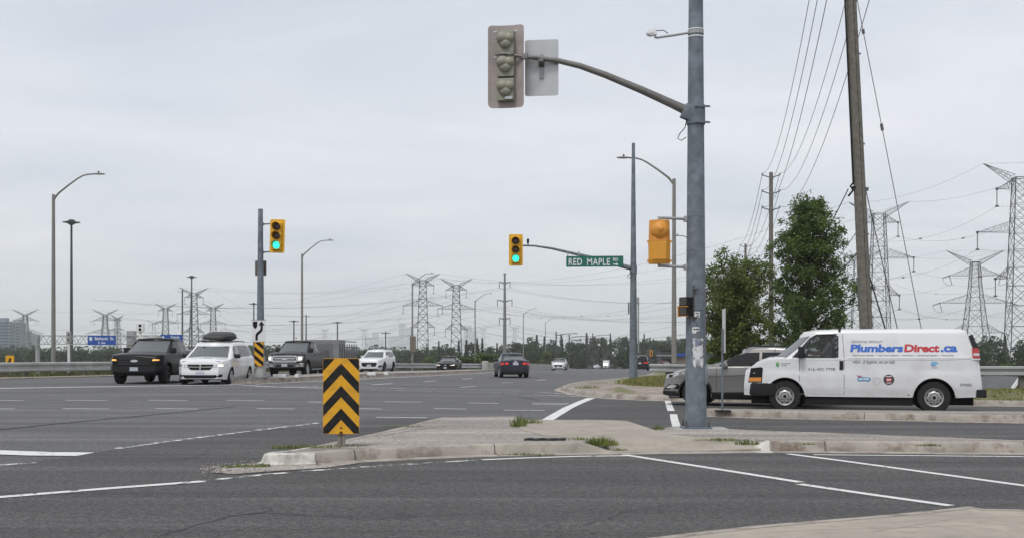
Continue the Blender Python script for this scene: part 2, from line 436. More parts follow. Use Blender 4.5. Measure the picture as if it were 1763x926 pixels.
E_LINE = [pt(0, 803), pt(120, 786), pt(200, 773), pt(280, 762), pt(420, 744), pt(550, 728), pt(625, 721)]
m = MB()
dark = [(-80, -7), (80, -7), (80, 9.2), (40, 22.9), (20, 29.9), (13.5, 32.1), (8.9, 33.8), (6.2, 34.9), (4.6, 35.7), (3.3, 36.9), pt(1018, 684), pt(985, 700), pt(938, 727), (0.6, 24), pt(760, 721)]+E_LINE[::-1]+[(-20, 14.2), (-80, 13.0)]
sheet(m, dark, 0.004, 2.0)
m.build('turning_lane_road', M_DARK, kind='structure')

# ------------------------------------------------------------------ islands and kerbs
def px(pts, dz=0.0): return [pt(p[0], p[1], p[2] if len(p) > 2 else dz) for p in pts]
# the turning island; front kerb line (road face), going from its worn nose along the turning lane
front = px([(540, 798), (610, 793), (769, 785.5), (900, 781.5), (1000, 780)])
fr2 = px([(1325, 776.5), (1420, 777), (1600, 778.5), (1763, 780)])
Yend = fr2[-1][1]
back_l = px([(520, 770.5), (581, 759), (683, 736.5), (766, 717.5), (830, 716.5), (888, 716)], 0.15)
back_r = px([(1126, 739.5), (1156, 734.5), (1230, 736.5), (1300, 740), (1480, 746), (1763, 757)], 0.15)
far_front = [(fr2[-1][0]+12, Yend-0.6)]; far_back = [(back_r[-1][0]+13.5, back_r[-1][1]-0.9)]
cut_l = px([(888, 716), (891, 727), (897, 739), (938, 749.5), (1016, 756), (1045, 762, 0.10)], 0.15)
cut_r = px([(1126, 739.5), (1147, 747), (1212, 755, 0.14), (1270, 761.5, 0.11), (1303, 768, 0.05)], 0.15)
m = MB()
fl = smooth_line(front, 0.5); frr = smooth_line(fr2+far_front, 0.5)
nose = []
isl_l = [(p[0], p[1]+0.1) for p in fl]+cut_l[::-1]+smooth_line(back_l, 0.6)[::-1][1:]+px([(497, 777)], 0.15)+nose
sheet(m, isl_l, 0.146, 1.0, 0.0)
isl_r = [(p[0], p[1]+0.1) for p in frr]+far_back+smooth_line(back_r, 0.6)[::-1]+cut_r[1:]
C1 = Vector(pt(1303, 777))
def dipz(x, y): return g(x, y)-0.115*(1-sst(((Vector((x, y))-C1).length-0.12)/0.42))
sheet(m, isl_r, 0.146, 0.35, -0.03, dipz)
m.build('island_paving', M_AGG, kind='structure')

# the concrete walkway that cuts through the island, dipping to the road at both ends
m = MB()
ramp_front = px([(1052, 780), (1180, 778.5), (1310, 777)])
walk = cut_l[1:]+ramp_front+cut_r[::-1]+px([(1080, 737.5), (1000, 733), (938, 727), (915, 726)])
def walk_base(X, Y): return g(X, Y)
vs, fs, bd = cut_grid(walk, 0.5)
def walk_z(x, y):
    fy = 17.3; by = 24.2
    return g(x, y)+0.02+0.135*sst((y-fy)/0.9)*sst((by-y)/0.9 if x < 2.2 else 1.0)
m.add([(x, y, walk_z(x, y)) for x, y in vs]+[(x, y, g(x, y)-0.02) for x, y in vs], fs+[(a, b, b+len(vs), a+len(vs)) for a, b in bd])
m.build('walkway', M_WALK, kind='structure', smooth=40)
# kerbs of the island
m = MB()
kerb(m, smooth_line(front, 0.5), side=-1)
k_r = smooth_line(fr2+far_front, 0.5)
kerb(m, k_r, side=-1)
# slow dips at the walkway
dip = smooth_line(px([(1000, 780), (1030, 779.6), (1062, 779.4)]), 0.12); kerb(m, dip, side=-1, hs=[max(0.15, 1-0.85*sst(i/(len(dip)-1))) for i in range(len(dip))])
flat = smooth_line(px([(1062, 779.4), (1180, 778), (1290, 776.8)]), 0.4); kerb(m, flat, side=-1, hs=[0.15]*len(flat))
low = [(-0.12, 0.0), (-0.12, 0.152), (0.0, 0.150), (0.02, 0.0), (0.2, 0.008), (0.2, -0.05)]
kerb(m, smooth_line(back_l, 0.5), low, side=1)
kerb(m, smooth_line(back_r+far_back, 0.5), low, side=1)
m.build('kerb', M_KERB, kind='structure', smooth=35)
m = MB()
up = smooth_line(px([(1290, 776.8), (1308, 776.6), (1325, 776.5)]), 0.1); kerb(m, up, side=-1, hs=[max(0.15, 0.15+0.87*sst(i/(len(up)-1))) for i in range(len(up))])
nz = smooth_line(px([(524, 788.2), (485, 795.0), (464, 796.3), (455, 797.8), (464, 799.6), (492, 799.8), (542, 798.2)]), 0.08)
WP = [(-0.11, 0.0), (-0.11, 0.152), (-0.06, 0.156), (-0.0, 0.135), (0.05, 0.03), (0.1, 0.012), (0.1, -0.05)]
kerb(m, nz, WP, side=-1)
m.build('worn_kerb_end', M_KERBW, kind='structure', smooth=35)
m = MB()   # broken concrete and grit in front of the nose
vsn = px([(362, 814), (392, 803), (425, 799), (450, 797), (470, 801), (560, 800.5), (620, 797), (560, 806), (470, 812), (400, 817)])
sheet(m, smooth_line(vsn, 0.3, True), 0.013, 0.6)
m.build('gutter_apron', M_AGG, kind='structure')
rb = MB(); rnd = random.Random(5)
for i in range(420):
    t = rnd.random(); q = rnd.gauss(0, 1)
    x, y = pt(345+t*120, 812-t*14+q*4.5)
    s = rnd.uniform(0.004, 0.014)
    rot = Matrix.Rotation(rnd.random()*6, 3, 'Z') @ Matrix.Rotation(rnd.random()*6, 3, 'X')
    rb.box((x, y, 0.016+s*0.3), (s*1.5, s, s*0.8), rot)
o = rb.build('loose_gravel', M_AGG); o['kind'] = 'stuff'; o['label'] = 'loose grit and broken concrete by the worn island nose'; o['category'] = 'gravel'

# the side street's own median
mk = px([(1222, 716), (1330, 719.5), (1410, 721), (1580, 724), (1763, 727.5)])
mk = mk+[(mk[-1][0]+14, mk[-1][1]-3.4)]
mback = [(mk[0][0]+0.15, 28.0), (8, 27.35), (11, 26.7), (mk[-1][0], 24.2)]
m = MB(); kerb(m, smooth_line([(mk[0][0]+0.2, 28.05), (mk[0][0]-0.12, 27.7), (mk[0][0]-0.15, mk[0][1]+0.6)]+mk, 0.5), side=-1)
kerb(m, smooth_line(mback, 0.6), low, side=1)
m.build('side_street_kerb', M_KERB, kind='structure', smooth=35)
m = MB(); sheet(m, [(p[0], p[1]+0.1) for p in smooth_line(mk, 0.6)]+mback[::-1], 0.147, 1.0, 0.0)
m.build('side_street_median', M_AGG, kind='structure')

# near sidewalk
sw = px([(1080, 930), (1160, 920.5), (1297, 905), (1502, 888), (1622, 876.5), (1666, 871.5), (1694, 876), (1763, 877)], 0.045)
sw = [(sw[0][0]-2.5, sw[0][1]-0.75)]+sw+[(sw[-1][0]+10, sw[-1][1]-0.3)]
swl = smooth_line(sw, 0.3)
m = MB(); SP = [(-0.14, 0.0), (-0.14, 0.055), (-0.02, 0.052), (0.0, 0.03), (0.012, 0.0), (0.012, -0.05)]
kerb(m, swl, SP, side=1); m.build('near_kerb', M_KERB, kind='structure', smooth=35)
m = MB(); sheet(m, [(p[0], p[1]-0.1) for p in swl]+[(swl[-1][0], -7), (swl[0][0], -7)], 0.05, 0.8, 0.0)
m.build('sidewalk', M_WALK, kind='structure')
m = MB(); paint(m, px([(1290, 919), (1400, 912), (1560, 908), (1763, 901)], 0.05), 0.005, 0.054, 0.3)
paint(m, px([(1500, 916), (1640, 893), (1763, 889)], 0.05), 0.004, 0.054, 0.3)
m.build('sidewalk_joint', M_CRACK, kind='structure')

# far corner: kerb, pavement, verge
kf = smooth_line(KERB_FAR, 0.8)
m = MB(); kerb(m, kf, side=-1 if False else 1); m.build('corner_kerb', M_KERB, kind='structure', smooth=35)
inner = []
for i in range(len(kf)):
    a = Vector(kf[max(0, i-1)]); b = Vector(kf[min(len(kf)-1, i+1)]); d = (b-a).normalized(); inner.append((kf[i][0]+d.y*0.15, kf[i][1]-d.x*0.15))
def verge_z(X, Y):
    dk = seg_dist(X, Y, KERB_FAR)
    k = sst((X-9.5)/4) if Y < 60 else 0.0
    z = g(X, Y)+0.14+(0.27*sst((dk-0.3)/5))*(1-k)+k*(0.19*sst((dk-0.3)/3)-0.9*sst((dk-4.5)/7))
    if inside(X, Y, RIGHT_POLY): z -= 4.2*sst((seg_dist(X, Y, RAIL_RIGHT)-0.8)/11)
    return z
ik = [p for p in inner if p[0] < 60]
verge_poly = ik+[(24, 130), (24, 60), (60, 50)]
m = MB(); sheet(m, verge_poly, 0.0, 1.5, -0.4, verge_z); m.build('verge', M_VERGE, kind='structure', smooth=60)
cor = [p for p in inner if p[0] < 9 and p[1] < 75]
back_c = [(9.2, 72), (7.3, 66), (5.2, 57.2), (4.15, 47.4), (4.5, 43.5), (5.2, 41.0), (7, 38.5), (9.0, 36.7)]
M_PINK = asphalt_mat('worn_pavement', (0.225, 0.195, 0.17), (0.28, 0.245, 0.215), (0.17, 0.15, 0.13), 0.9)
m = MB(); sheet(m, cor+back_c, 0.008, 1.0, -0.1, verge_z); m.build('corner_pavement', M_PINK, kind='structure')

def joints(mb, line, every, prof, side, first=0.8):
    acc = every-first
    for i in range(1, len(line)):
        acc += math.hypot(line[i][0]-line[i-1][0], line[i][1]-line[i-1][1])
        if acc < every: continue
        acc = 0.0; d = (Vector(line[i])-Vector(line[i-1])).normalized(); q = Vector((-d.y, d.x))*side; vs = []
        for s_ in (-0.006, 0.006):
            for o, z in prof:
                p = Vector(line[i])+q*(o+0.004)+d*s_; vs.append((p.x, p.y, g(p.x, p.y)+z+0.003))
        k = len(prof); mb.add(vs, [(j, j+1, k+j+1, k+j) for j in range(k-1)])
m = MB(); KJ = KPROF[1:7]
joints(m, smooth_line(front, 0.2), 2.1, KJ, -1, 0.55); joints(m, smooth_line(fr2+far_front, 0.2), 2.3, KJ, -1); joints(m, smooth_line(mk, 0.2), 2.6, KJ, -1); joints(m, kf, 2.6, KJ, 1)
m.build('kerb_joint', M_CRACK, kind='structure')

# big median between the carriageways
mn = smooth_line(px([(398, 661), (440, 659), (520, 655.3), (600, 651), (690, 647), (780, 643), (850, 639.5), (920, 636.5), (990, 634)]), 2.0)
offm = []
for i in range(len(mn)):
    a = Vector(mn[max(0, i-1)]); b = Vector(mn[min(len(mn)-1, i+1)]); d = (b-a).normalized()
    w = 0.5+1.9*sst(i/6); offm.append((mn[i][0]-d.y*w, mn[i][1]+d.x*w))
m = MB(); kerb(m, mn, [(-0.2, 0), (-0.2, 0.2), (-0.02, 0.2), (0.03, 0.0), (0.45, 0.012), (0.45, -0.05)], side=-1)
kerb(m, offm, [(-0.2, 0), (-0.2, 0.2), (-0.02, 0.2), (0.03, 0.0), (0.03, -0.05)], side=1)
m.build('median_kerb', M_KERB, kind='structure', smooth=35)
m = MB(); sheet(m, mn+offm[::-1], 0.185, 2.0, 0.0); m.build('median_paving', M_AGG, kind='structure')
# shoulder along the far guardrail
m = MB(); sh = [(-90, 52.6), (-60, 52.6), (-32, 53.0), (-25.5, 55.2), (-20.8, 66), (-16, 88), (-12.6, 108), (-10.0, 119), (-12.0, 121), (-16.2, 97), (-21, 72), (-25, 60.8), (-31, 58), (-60, 57.6), (-90, 57.6)]
sheet(m, sh, 0.05, 2.0, 0.0); m.build('shoulder', M_DIRT, kind='structure')

# ------------------------------------------------------------------ painted markings
ln = MB(); ow = MB()
paint(ln, px([(1075, 783.2), (1160, 796.3), (1270, 813.5), (1379, 830.8)]), 0.13, 0.010)
paint(ln, px([(1376, 833.8), (1500, 852), (1637, 871.3)]), 0.13, 0.010)
paint(ln, px([(1357, 781.6), (1450, 793.5), (1763, 836.5), (1900, 855)]), 0.13, 0.010)
paint(ln, px([(1400, 783.2), (1600, 785), (1763, 786.5)]), 0.11, 0.011)
paint(ln, px([(1085, 785), (1000, 785.8), (900, 789), (830, 792)]), 0.13, 0.011)
paint(ow, px([(830, 792), (740, 797.5), (640, 803.5), (560, 809), (480, 815.5), (400, 823), (350, 829)]), 0.13, 0.011)
paint(ln, px([(350, 829.2), (180, 842), (0, 856.5), (-60, 861)]), 0.17, 0.011)
paint(ow, px([(200, 772.5), (280, 761.5), (420, 743.5), (550, 728)]), 0.16, 0.011)
paint(ow, px([(-20, 803), (60, 796.5)]), 0.16, 0.011)
paint(ln, px([(-40, 777.5), (0, 779), (70, 781.5), (148, 782.2)]), 0.58, 0.011)
for y, xs in ((688.7, [(-60, -30), (-20, 40), (113, 185), (255, 323), (389, 455)]), (691.5, [(530, 556), (662, 726)]), (693.5, [(806, 858), (916, 980)]),
              (703.2, [(-30, 25), (108, 188), (268, 341), (442, 507), (618, 657), (747, 802)]), (705.8, [(868, 938), ]), (695.6, [(916, 976)]), (718.2, [(648, 735)])):
    for a, b in xs: paint(ln, px([(a, y), (b, y+0.8)]), 0.16, 0.011)
for a in ([(641, 662), (676, 660)], [(730, 656.7), (752, 655.3)], [(795.6, 652.5), (814, 651)], [(793, 666.6), (818, 664.7)], [(862, 659), (882, 658)], [(880, 642), (896, 641.2)], [(955, 641), (968, 640.3)], [(925, 654.5), (940, 653)]):
    paint(ln, px(a), 0.15, 0.011)
for a in ([(493, 664), (783, 670.2), (900, 672.5)], [(431, 665.2), (740, 673), (893, 676.8)], [(930, 675), (1000, 680.6)], [(916, 679), (996, 683)]): paint(ow, px(a), 0.22, 0.011)
paint(ln, px([(440, 662), (558, 656.3), (640, 652.3), (760, 646.3), (853, 641.2), (920, 638)]), 0.16, 0.025)
paint(ln, px([(-60, 669.5), (0, 668.3), (190, 665.3), (400, 662.3)]), 0.35, 0.011)
paint(ln, px([(395, 661.5), (470, 666), (560, 668)]), 0.16, 0.012)
paint(ln, px([(1018, 685), (1000, 692), (978, 702), (961, 712), (946, 721), (932, 728)]), 0.27, 0.012)
paint(ln, px([(1149.4, 689.8), (1152, 698), (1155.5, 707.5)]), 0.18, 0.012)
paint(ln, px([(1159.5, 713), (1161, 722), (1164.7, 734.5)]), 0.17, 0.012)
# lane dashes further down the road
for d0, q in ((95, 0.30), (95, 0.55), (95, 0.78)):
    Y = d0
    while Y < 260:
        def rd(Yq):
            def ip(line):
                for (ax, ay), (bx, by) in zip(line, line[1:]):
                    if ay <= Yq <= by: return ax+(bx-ax)*(Yq-ay)/(by-ay)
                return line[-1][0]
            l = ip([(-4, 85), (1.5, 118), (9.5, 164), (20, 280)]); r = ip(RIGHT_FAR[9:]); return l+(r-l)*q
        paint(ln, [(rd(Y), Y), (rd(Y+3), Y+3)], 0.14, 0.02); Y += 12
ln.build('road_markings', M_LINE, kind='structure'); ow.build('worn_road_markings', M_LINEW, kind='structure')
# cracks and tar
cr = MB()
rc = random.Random(3)
def crack(pts, w, dz=0.007):
    pts = px(pts); line = smooth_line(pts, 0.12); line = [(x+rc.gauss(0, 0.018), y+rc.gauss(0, 0.018)) for x, y in line]
    paint(cr, line, w, dz, 5)
crack([(270, 926), (300, 915), (360, 898), (420, 886), (455, 883), (520, 887)], 0.02)
crack([(420, 886), (470, 880.5), (452, 872)], 0.012)
crack([(330, 829.5), (318, 833), (300, 836)], 0.02, 0.013); crack([(128, 846), (140, 844)], 0.05, 0.013)
crack([(0, 739), (120, 727), (250, 715), (400, 700)], 0.10)
crack([(560, 818), (700, 822), (800, 818)], 0.008); crack([(520, 887), (640, 893), (720, 891)], 0.012); crack([(1000, 905), (1090, 880), (1180, 868), (1330, 862)], 0.008); crack([(60, 700), (300, 694.5), (500, 696), (640, 699)], 0.05); crack([(700, 684), (860, 680), (930, 689)], 0.06); crack([(180, 800), (330, 788), (360, 772)], 0.018)
crack([(640, 768), (780, 745), (880, 742)], 0.02, 0.15)
crack([(1020, 700), (1200, 694)], 0.02)
cr.build('road_crack', M_CRACK, kind='structure')
# ------------------------------------------------------------------ street furniture
def face_map(org, ux, nrm=None):
    """u along ux, v up, d along the outward normal (ux rotated -90 deg: towards the viewer when ux=+X)"""
    ux = Vector(ux).normalized(); n = Vector((ux.y, -ux.x, 0)); o = Vector(org)
    def f(u, v, d=0.0): return tuple(o+ux*u+n*d+Vector((0, 0, v)))
    return f
def rrect(w, h, r, k=4):
    out = []
    for cx, cy, a0 in ((w/2-r, h/2-r, 0), (-w/2+r, h/2-r, 90), (-w/2+r, -h/2+r, 180), (w/2-r, -h/2+r, 270)):
        for i in range(k+1):
            t = R(a0+90*i/k); out.append((cx+r*math.cos(t), cy+r*math.sin(t)))
    return out
def pole_mb(h, r0, r1, n=12, lean=(0, 0), seg=1):
    m = MB(); m.tube([(lean[0]*i/seg, lean[1]*i/seg, h*i/seg) for i in range(seg+1)], [r0+(r1-r0)*i/seg for i in range(seg+1)], n); return m
def band_mb(z, r, h=0.05, n=14): return MB().lathe([(r, z-h/2), (r+0.008, z-h/2), (r+0.008, z+h/2), (r, z+h/2)], n, cap=False)

# ---- the big steel pole with a mast arm on the near island
PX, PY = at(1198, 20.6), 20.6
tp = thing('traffic_pole', 'thick tapered steel traffic pole with torn posters rising from the island beside the walkway', 'traffic pole', (PX, PY, 0.146))
H = 11.5; r0, r1 = 0.193, 0.095
rz_ = lambda z: r0+(r1-r0)*z/H
pole_mb(H, r0, r1, 16).build('pole', M_GALV, tp, smooth=25)
m = MB()
for z in (3.15, 2.1, 3.75): MB().lathe([(rz_(z)-0.005, z-0.012), (rz_(z)+0.006, z), (rz_(z)-0.005, z+0.012)], 18, cap=False).build('weld_seam', M_GALV, tp, smooth=60)
MB().box((0, 0, 0.02), (0.50, 0.50, 0.04), bev=0.006).build('base_plate', M_GALV, tp)
MB().box((0.08, 0.0, -0.055), (0.95, 0.8, 0.13), bev=0.02).build('footing', M_CONC, tp)
for sx in (-1, 1):
    for sy in (-1, 1):
        MB().lathe([(0.03, 0.04), (0.03, 0.075), (0.016, 0.075), (0.016, 0.15)], 6, (sx*0.20, sy*0.20, 0)).build('anchor_bolt', M_STEELD, tp)
MB().box((0.165, -0.075, 0.95), (0.05, 0.10, 0.32), bev=0.01).build('access_hatch', M_GALV, tp)
zA = 5.62
m = MB(); m.lathe([(rz_(zA), zA-0.24), (rz_(zA)+0.022, zA-0.24), (rz_(zA)+0.022, zA+0.10), (rz_(zA), zA+0.10)], 16)
m.box((-0.16, -0.02, zA-0.02), (0.16, 0.16, 0.26), Matrix.Rotation(R(24), 3, 'Y'), bev=0.02)
for z in (zA-0.22, zA+0.06): m.bar((-0.05, -0.19, z), (0.22, -0.12, z), 0.03); m.bar((0.16, -0.1, z), (0.24, -0.1, z), 0.018)
m.build('arm_clamp', M_GALV, tp, smooth=40)
arm = [(-0.10, 0, zA-0.02), (-0.4, 0, zA+0.12), (-0.95, 0, zA+0.37), (-1.6, 0, zA+0.64), (-2.05, 0, zA+0.80), (-2.45, 0, zA+0.895), (-2.85, 0, zA+0.945), (-3.0, 0, zA+0.965)]
m = MB(); m.tube([(a, 0, c) for (a, _, c) in arm], [0.092, 0.078, 0.068, 0.060, 0.054, 0.048, 0.042, 0.040], 12)
m.build('mast_arm', mat('dull_arm_steel', (0.16, 0.155, 0.145), 0.5, 0.3, var=0.15, vscale=5), tp, smooth=40)
MB().tube([(-0.17, -0.05, zA-0.16), (-0.2, -0.05, zA-0.3), (-0.3, -0.05, zA-0.42), (-0.33, -0.06, zA-0.5), (-0.26, -0.06, zA-0.53), (-0.18, -0.06, zA-0.47)], 0.008, 6).build('loose_cable', M_BLACK, tp)
band_mb(7.06, rz_(7.06), 0.02).build('strap', M_WHITE, tp); band_mb(6.93, rz_(6.93), 0.02).build('strap', M_WHITE, tp)
def wrap(m, z0, z1, a0, a1, off, rag=0.0, n=10, k=8, seed=1, mi=0):
    """paper wrapped round the pole; angles from the side facing the road, ragged lower edge"""
    rr = random.Random(seed); vs = []
    for j in range(k+1):
        for i in range(n+1):
            a = R(a0+(a1-a0)*i/n); zb = z0+(rag*rr.random() if j == 0 else 0)
            z = zb+(z1-z0)*j/k if j == 0 else z0+(z1-z0)*j/k
            r = rz_(z)+off
            if rag and i in (0, n): a += R(rr.uniform(-3, 3))
            vs.append((r*math.sin(a), -r*math.cos(a), z))
    m.add(vs, [(j*(n+1)+i, j*(n+1)+i+1, (j+1)*(n+1)+i+1, (j+1)*(n+1)+i) for j in range(k) for i in range(n)], mi)
def wrap_map(zc, a0, off, sc=1.0):
    def f(u, v, d=0.0):
        z = zc+v; r = rz_(z)+off; a = R(a0)+u/r
        return (r*math.sin(a), -r*math.cos(a), z)
    return f
M_PAPER = worn_paint('torn_paper', (0.62, 0.63, 0.65), 0.44)
M_PAPW = mat('sticker_white', (0.66, 0.66, 0.66), 0.5, dirt=(0.45, 0.45, 0.45), dscale=20)
M_INK = mat('black_ink', (0.012, 0.012, 0.013), 0.7, spec=0.1)
M_PAPB = worn_paint('torn_blue_paper', (0.16, 0.24, 0.42), 0.47)
m = MB(); wrap(m, 1.06, 1.60, -25, 34, 0.003, 0.2, 14, 8, 4); m.build('torn_poster', M_PAPER, tp)
m = MB(); wrap(m, 1.45, 1.60, -14, 16, 0.005, 0.03, 8, 3, 6); m.build('poster_scrap', M_PAPB, tp)
m = MB(); wrap(m, 1.72, 1.80, -28, 12, 0.003, 0.02, 8, 2, 7); wrap(m, 1.68, 1.73, -30, -5, 0.003, 0.02, 8, 2, 8); m.build('sticker', M_PAPW, tp)
m = MB(); wrap(m, 1.96, 2.07, -16, 14, 0.003, 0.01, 8, 2, 9); m.build('sticker', M_PAPW, tp)
m = MB(); wrap(m, 1.81, 1.96, -13, 3, 0.003, 0.05, 6, 4, 10); m.build('sticker', worn_paint('torn_sticker', (0.5, 0.52, 0.56), 0.5), tp)
m = MB(); text_fit(m, '~~~', -0.035, 0.03, 2.03, 2.055, lambda u, v, d=0: wrap_map(0, 0, 0.006)(u, v), 0.02); m.build('sticker_lettering', M_INK, tp); m = MB(); text_fit(m, '~~~', -0.02, 0.03, 1.985, 2.012, lambda u, v, d=0: wrap_map(0, 0, 0.006)(u, v), 0.02)
m.build('sticker_lettering', M_INK, tp); m = MB(); text_fit(m, '~~~~', -0.075, 0.03, 1.745, 1.775, lambda u, v, d=0: wrap_map(0, 0, 0.006)(u, v), 0.02)
m.build('sticker_lettering', M_INK, tp)

# ---- signal seen from behind on the mast arm
sx, sy = at(871, PY-0.12), PY-0.12
sb = thing('traffic_signal', 'traffic signal seen from behind on a grey backplate at the mast arm tip', 'traffic signal', (sx, sy, zat(117, PY)), R(-9))
M_BPL = mat('backplate_rear', (0.33, 0.285, 0.27), 0.6, var=0.1, vscale=4, dirt=(0.42, 0.37, 0.34), dscale=2)
M_HOUS = mat('olive_grey_housing', (0.25, 0.248, 0.195), 0.6, var=0.12, vscale=9)
out = rrect(0.64, 1.46, 0.07); m = MB()
vs, fs, bd = cut_grid([(u, v) for u, v in out], 0.12); n = len(vs)
bow = lambda u, v: 0.11*(abs(u)/0.32)**3
m.add([(u, 0.06-bow(u, v)*0.6, v) for u, v in vs]+[(u, 0.066-bow(u, v)*0.6, v) for u, v in vs], fs+[[i+n for i in f[::-1]] for f in fs]+[(a, b, b+n, a+n) for a, b in bd])
m.build('backplate', M_BPL, sb, smooth=60)
for i, z in enumerate((0.42, 0.0, -0.42)):
    m = MB(); m.box((0, 0.0, z), (0.30, 0.13, 0.395), bev=0.025)
    def dome(cx, cz, r, dp, m=m):
        k, n = 5, 18; vs = [(cx+r*math.sin(j/k*math.pi/2)*math.cos(t*2*math.pi/n), -0.06-dp*math.cos(j/k*math.pi/2), cz+0.92*r*math.sin(j/k*math.pi/2)*math.sin(t*2*math.pi/n)) for j in range(k+1) for t in range(n)]
        m.add(vs, [(j*n+t, j*n+(t+1) % n, (j+1)*n+(t+1) % n, (j+1)*n+t) for j in range(k) for t in range(n)])
    dome(-0.05, z+0.06, 0.115, 0.10); dome(0.06, z+0.055, 0.10, 0.085); dome(0.0, z-0.03, 0.11, 0.08)
    h = m.build('lamp_housing', M_HOUS, sb, smooth=50)
    MB().tube([(0.0, 0.12, z), (0.0, 0.22, z)], [0.16, 0.165], 20, cap=False).build('visor', M_BLACK, sb)
MB().box((0.06, -0.075, -0.575), (0.13, 0.02, 0.05)).build('maker_plate', M_ALU, sb)
m = MB(); m.tube([(0.55, 0.11, 0.155), (0.30, 0.0, 0.15), (0.02, -0.09, 0.195), (-0.08, -0.09, 0.20)], [0.036, 0.03, 0.02, 0.015], 8); m.box((0.33, 0.02, 0.16), (0.10, 0.10, 0.10), bev=0.015); m.box((-0.01, -0.05, 0.2), (0.34, 0.08, 0.035), bev=0.01)
m.build('arm_bracket', mat('bracket_steel', (0.2, 0.19, 0.18), 0.5, 0.3), sb, smooth=40)
for z in (0.62, 0.17):
    for x in (-0.2, 0.17): MB().box((x, 0.045, z), (0.055, 0.02, 0.016)).build('mounting_lug', M_WHITE, sb)

# ---- back of the sign on the mast arm
bs = thing('road_sign', 'bare aluminium back of a rectangular sign clamped to the near mast arm', 'road sign', (at(932, PY), PY+0.03, zat(115, PY)), R(-7))
m = MB(); m.prism(rrect(0.60, 1.0, 0.04), lambda u, v, d: (u, 0.07+d, v), 0, 0.004); m.build('sign_panel', M_ALU, bs)
m = MB(); m.box((0.0, 0.055, 0.02), (0.07, 0.03, 0.43)); m.build('sign_rail', M_GALV2, bs)
m = MB(); m.lathe([(0.06, -0.045), (0.066, -0.045), (0.066, 0.045), (0.06, 0.045)], 14, (0.0, -0.02, 0.09), 'X'); m.box((0.0, 0.035, 0.09), (0.09, 0.03, 0.16)); m.build('clamp', M_STEELD, bs)

# ---- camera on its own little arm near the pole top
cm = thing('traffic_camera', 'small white traffic sensor on a thin arm high on the thick pole', 'camera', (PX, PY, 0))
zc = zat(57, PY)
m = MB(); m.tube([(-0.10, -0.02, zc), (-0.36, -0.05, zc-0.05), (-0.70, -0.05, zc-0.10), (-0.74, -0.05, zc-0.085)], 0.022, 8); m.build('arm', M_GALV2, cm, smooth=40)
m = MB(); m.box((-0.78, -0.05, zc-0.01), (0.15, 0.11, 0.12), Matrix.Rotation(R(-10), 3, 'Y'), bev=0.03); m.box((-0.82, -0.05, zc-0.02), (0.12, 0.13, 0.05), Matrix.Rotation(R(-14), 3, 'Y'), bev=0.015); m.build('sensor_body', M_WHITE, cm, smooth=40)
m = MB(); m.tube([(-0.71, -0.05, zc+0.02), (-0.58, -0.06, zc+0.03), (-0.5, -0.06, zc-0.03)], 0.008, 6); m.build('cable', M_BLACK, cm)
band_mb(zc, rz_(zc-0.15), 0.06).build('clamp', M_GALV2, cm)

# ---- orange signal seen from behind beside the pole
os_ = thing('traffic_signal', 'orange pedestrian crossing beacon seen from behind on two arms of the thick pole', 'traffic signal', (at(1135, PY), PY, zat(417, PY)), 0)
m = MB(); hexp = [(-0.19, 0.40), (0.19, 0.40), (0.205, 0.0), (0.19, -0.02), (-0.19, -0.02), (-0.20, 0.0)]
def octa(m, z0, z1, w0, w1, d0, d1):
    vs = []
    for z, w_, d_ in ((z0, w0, d0), (z1, w1, d1)):
        for u, v in ((-1, 0.4), (-1, -0.4), (-0.55, -1), (0.55, -1), (1, -0.4), (1, 0.4), (0.8, 0.6), (-0.8, 0.6)): vs.append((u*w_, v*d_, z))
    m.add(vs, [tuple(range(8)), tuple(range(15, 7, -1))]+[(i, (i+1) % 8, (i+1) % 8+8, i+8) for i in range(8)])
octa(m, 0.02, 0.385, 0.185, 0.175, 0.13, 0.10)
k, n = 6, 20
for r, dp, y0, cz in ((0.165, 0.13, -0.07, 0.20), (0.065, 0.05, -0.17, 0.215)):
    vs = [(r*math.sin(j/k*math.pi/2)*math.cos(t*2*math.pi/n), y0-dp*math.cos(j/k*math.pi/2), cz+r*math.sin(j/k*math.pi/2)*math.sin(t*2*math.pi/n)) for j in range(k+1) for t in range(n)]
    m.add(vs, [(j*n+t, j*n+(t+1) % n, (j+1)*n+(t+1) % n, (j+1)*n+t) for j in range(k) for t in range(n)])
m.build('upper_housing', M_SORG, os_, smooth=30)
m = MB(); octa(m, -0.31, 0.015, 0.185, 0.19, 0.145, 0.15); octa(m, -0.385, -0.315, 0.185, 0.195, 0.10, 0.14); m.build('lower_housing', mat('signal_orange', (0.66, 0.30, 0.03), 0.5, var=0.06, vscale=5), os_, smooth=20)
for z in (0.01, -0.33):
    for x in (-0.2, 0.2): MB().box((x, -0.03, z), (0.035, 0.05, 0.035), bev=0.005).build('hinge', M_SORG, os_)
for zz in (0.43, -0.42):
    m = MB(); m.tube([(0.0, 0, zz-0.05*(1 if zz > 0 else -1)), (0.0, 0, zz), (0.06, 0, zz), (PX-at(1135, PY)-0.17, 0, zz-0.02)], [0.035, 0.034, 0.026, 0.026], 10)
    m.box((PX-at(1135, PY)-0.185, 0, zz-0.02), (0.06, 0.12, 0.10), bev=0.015); m.build('mounting_arm', M_GALV2, os_, smooth=40)

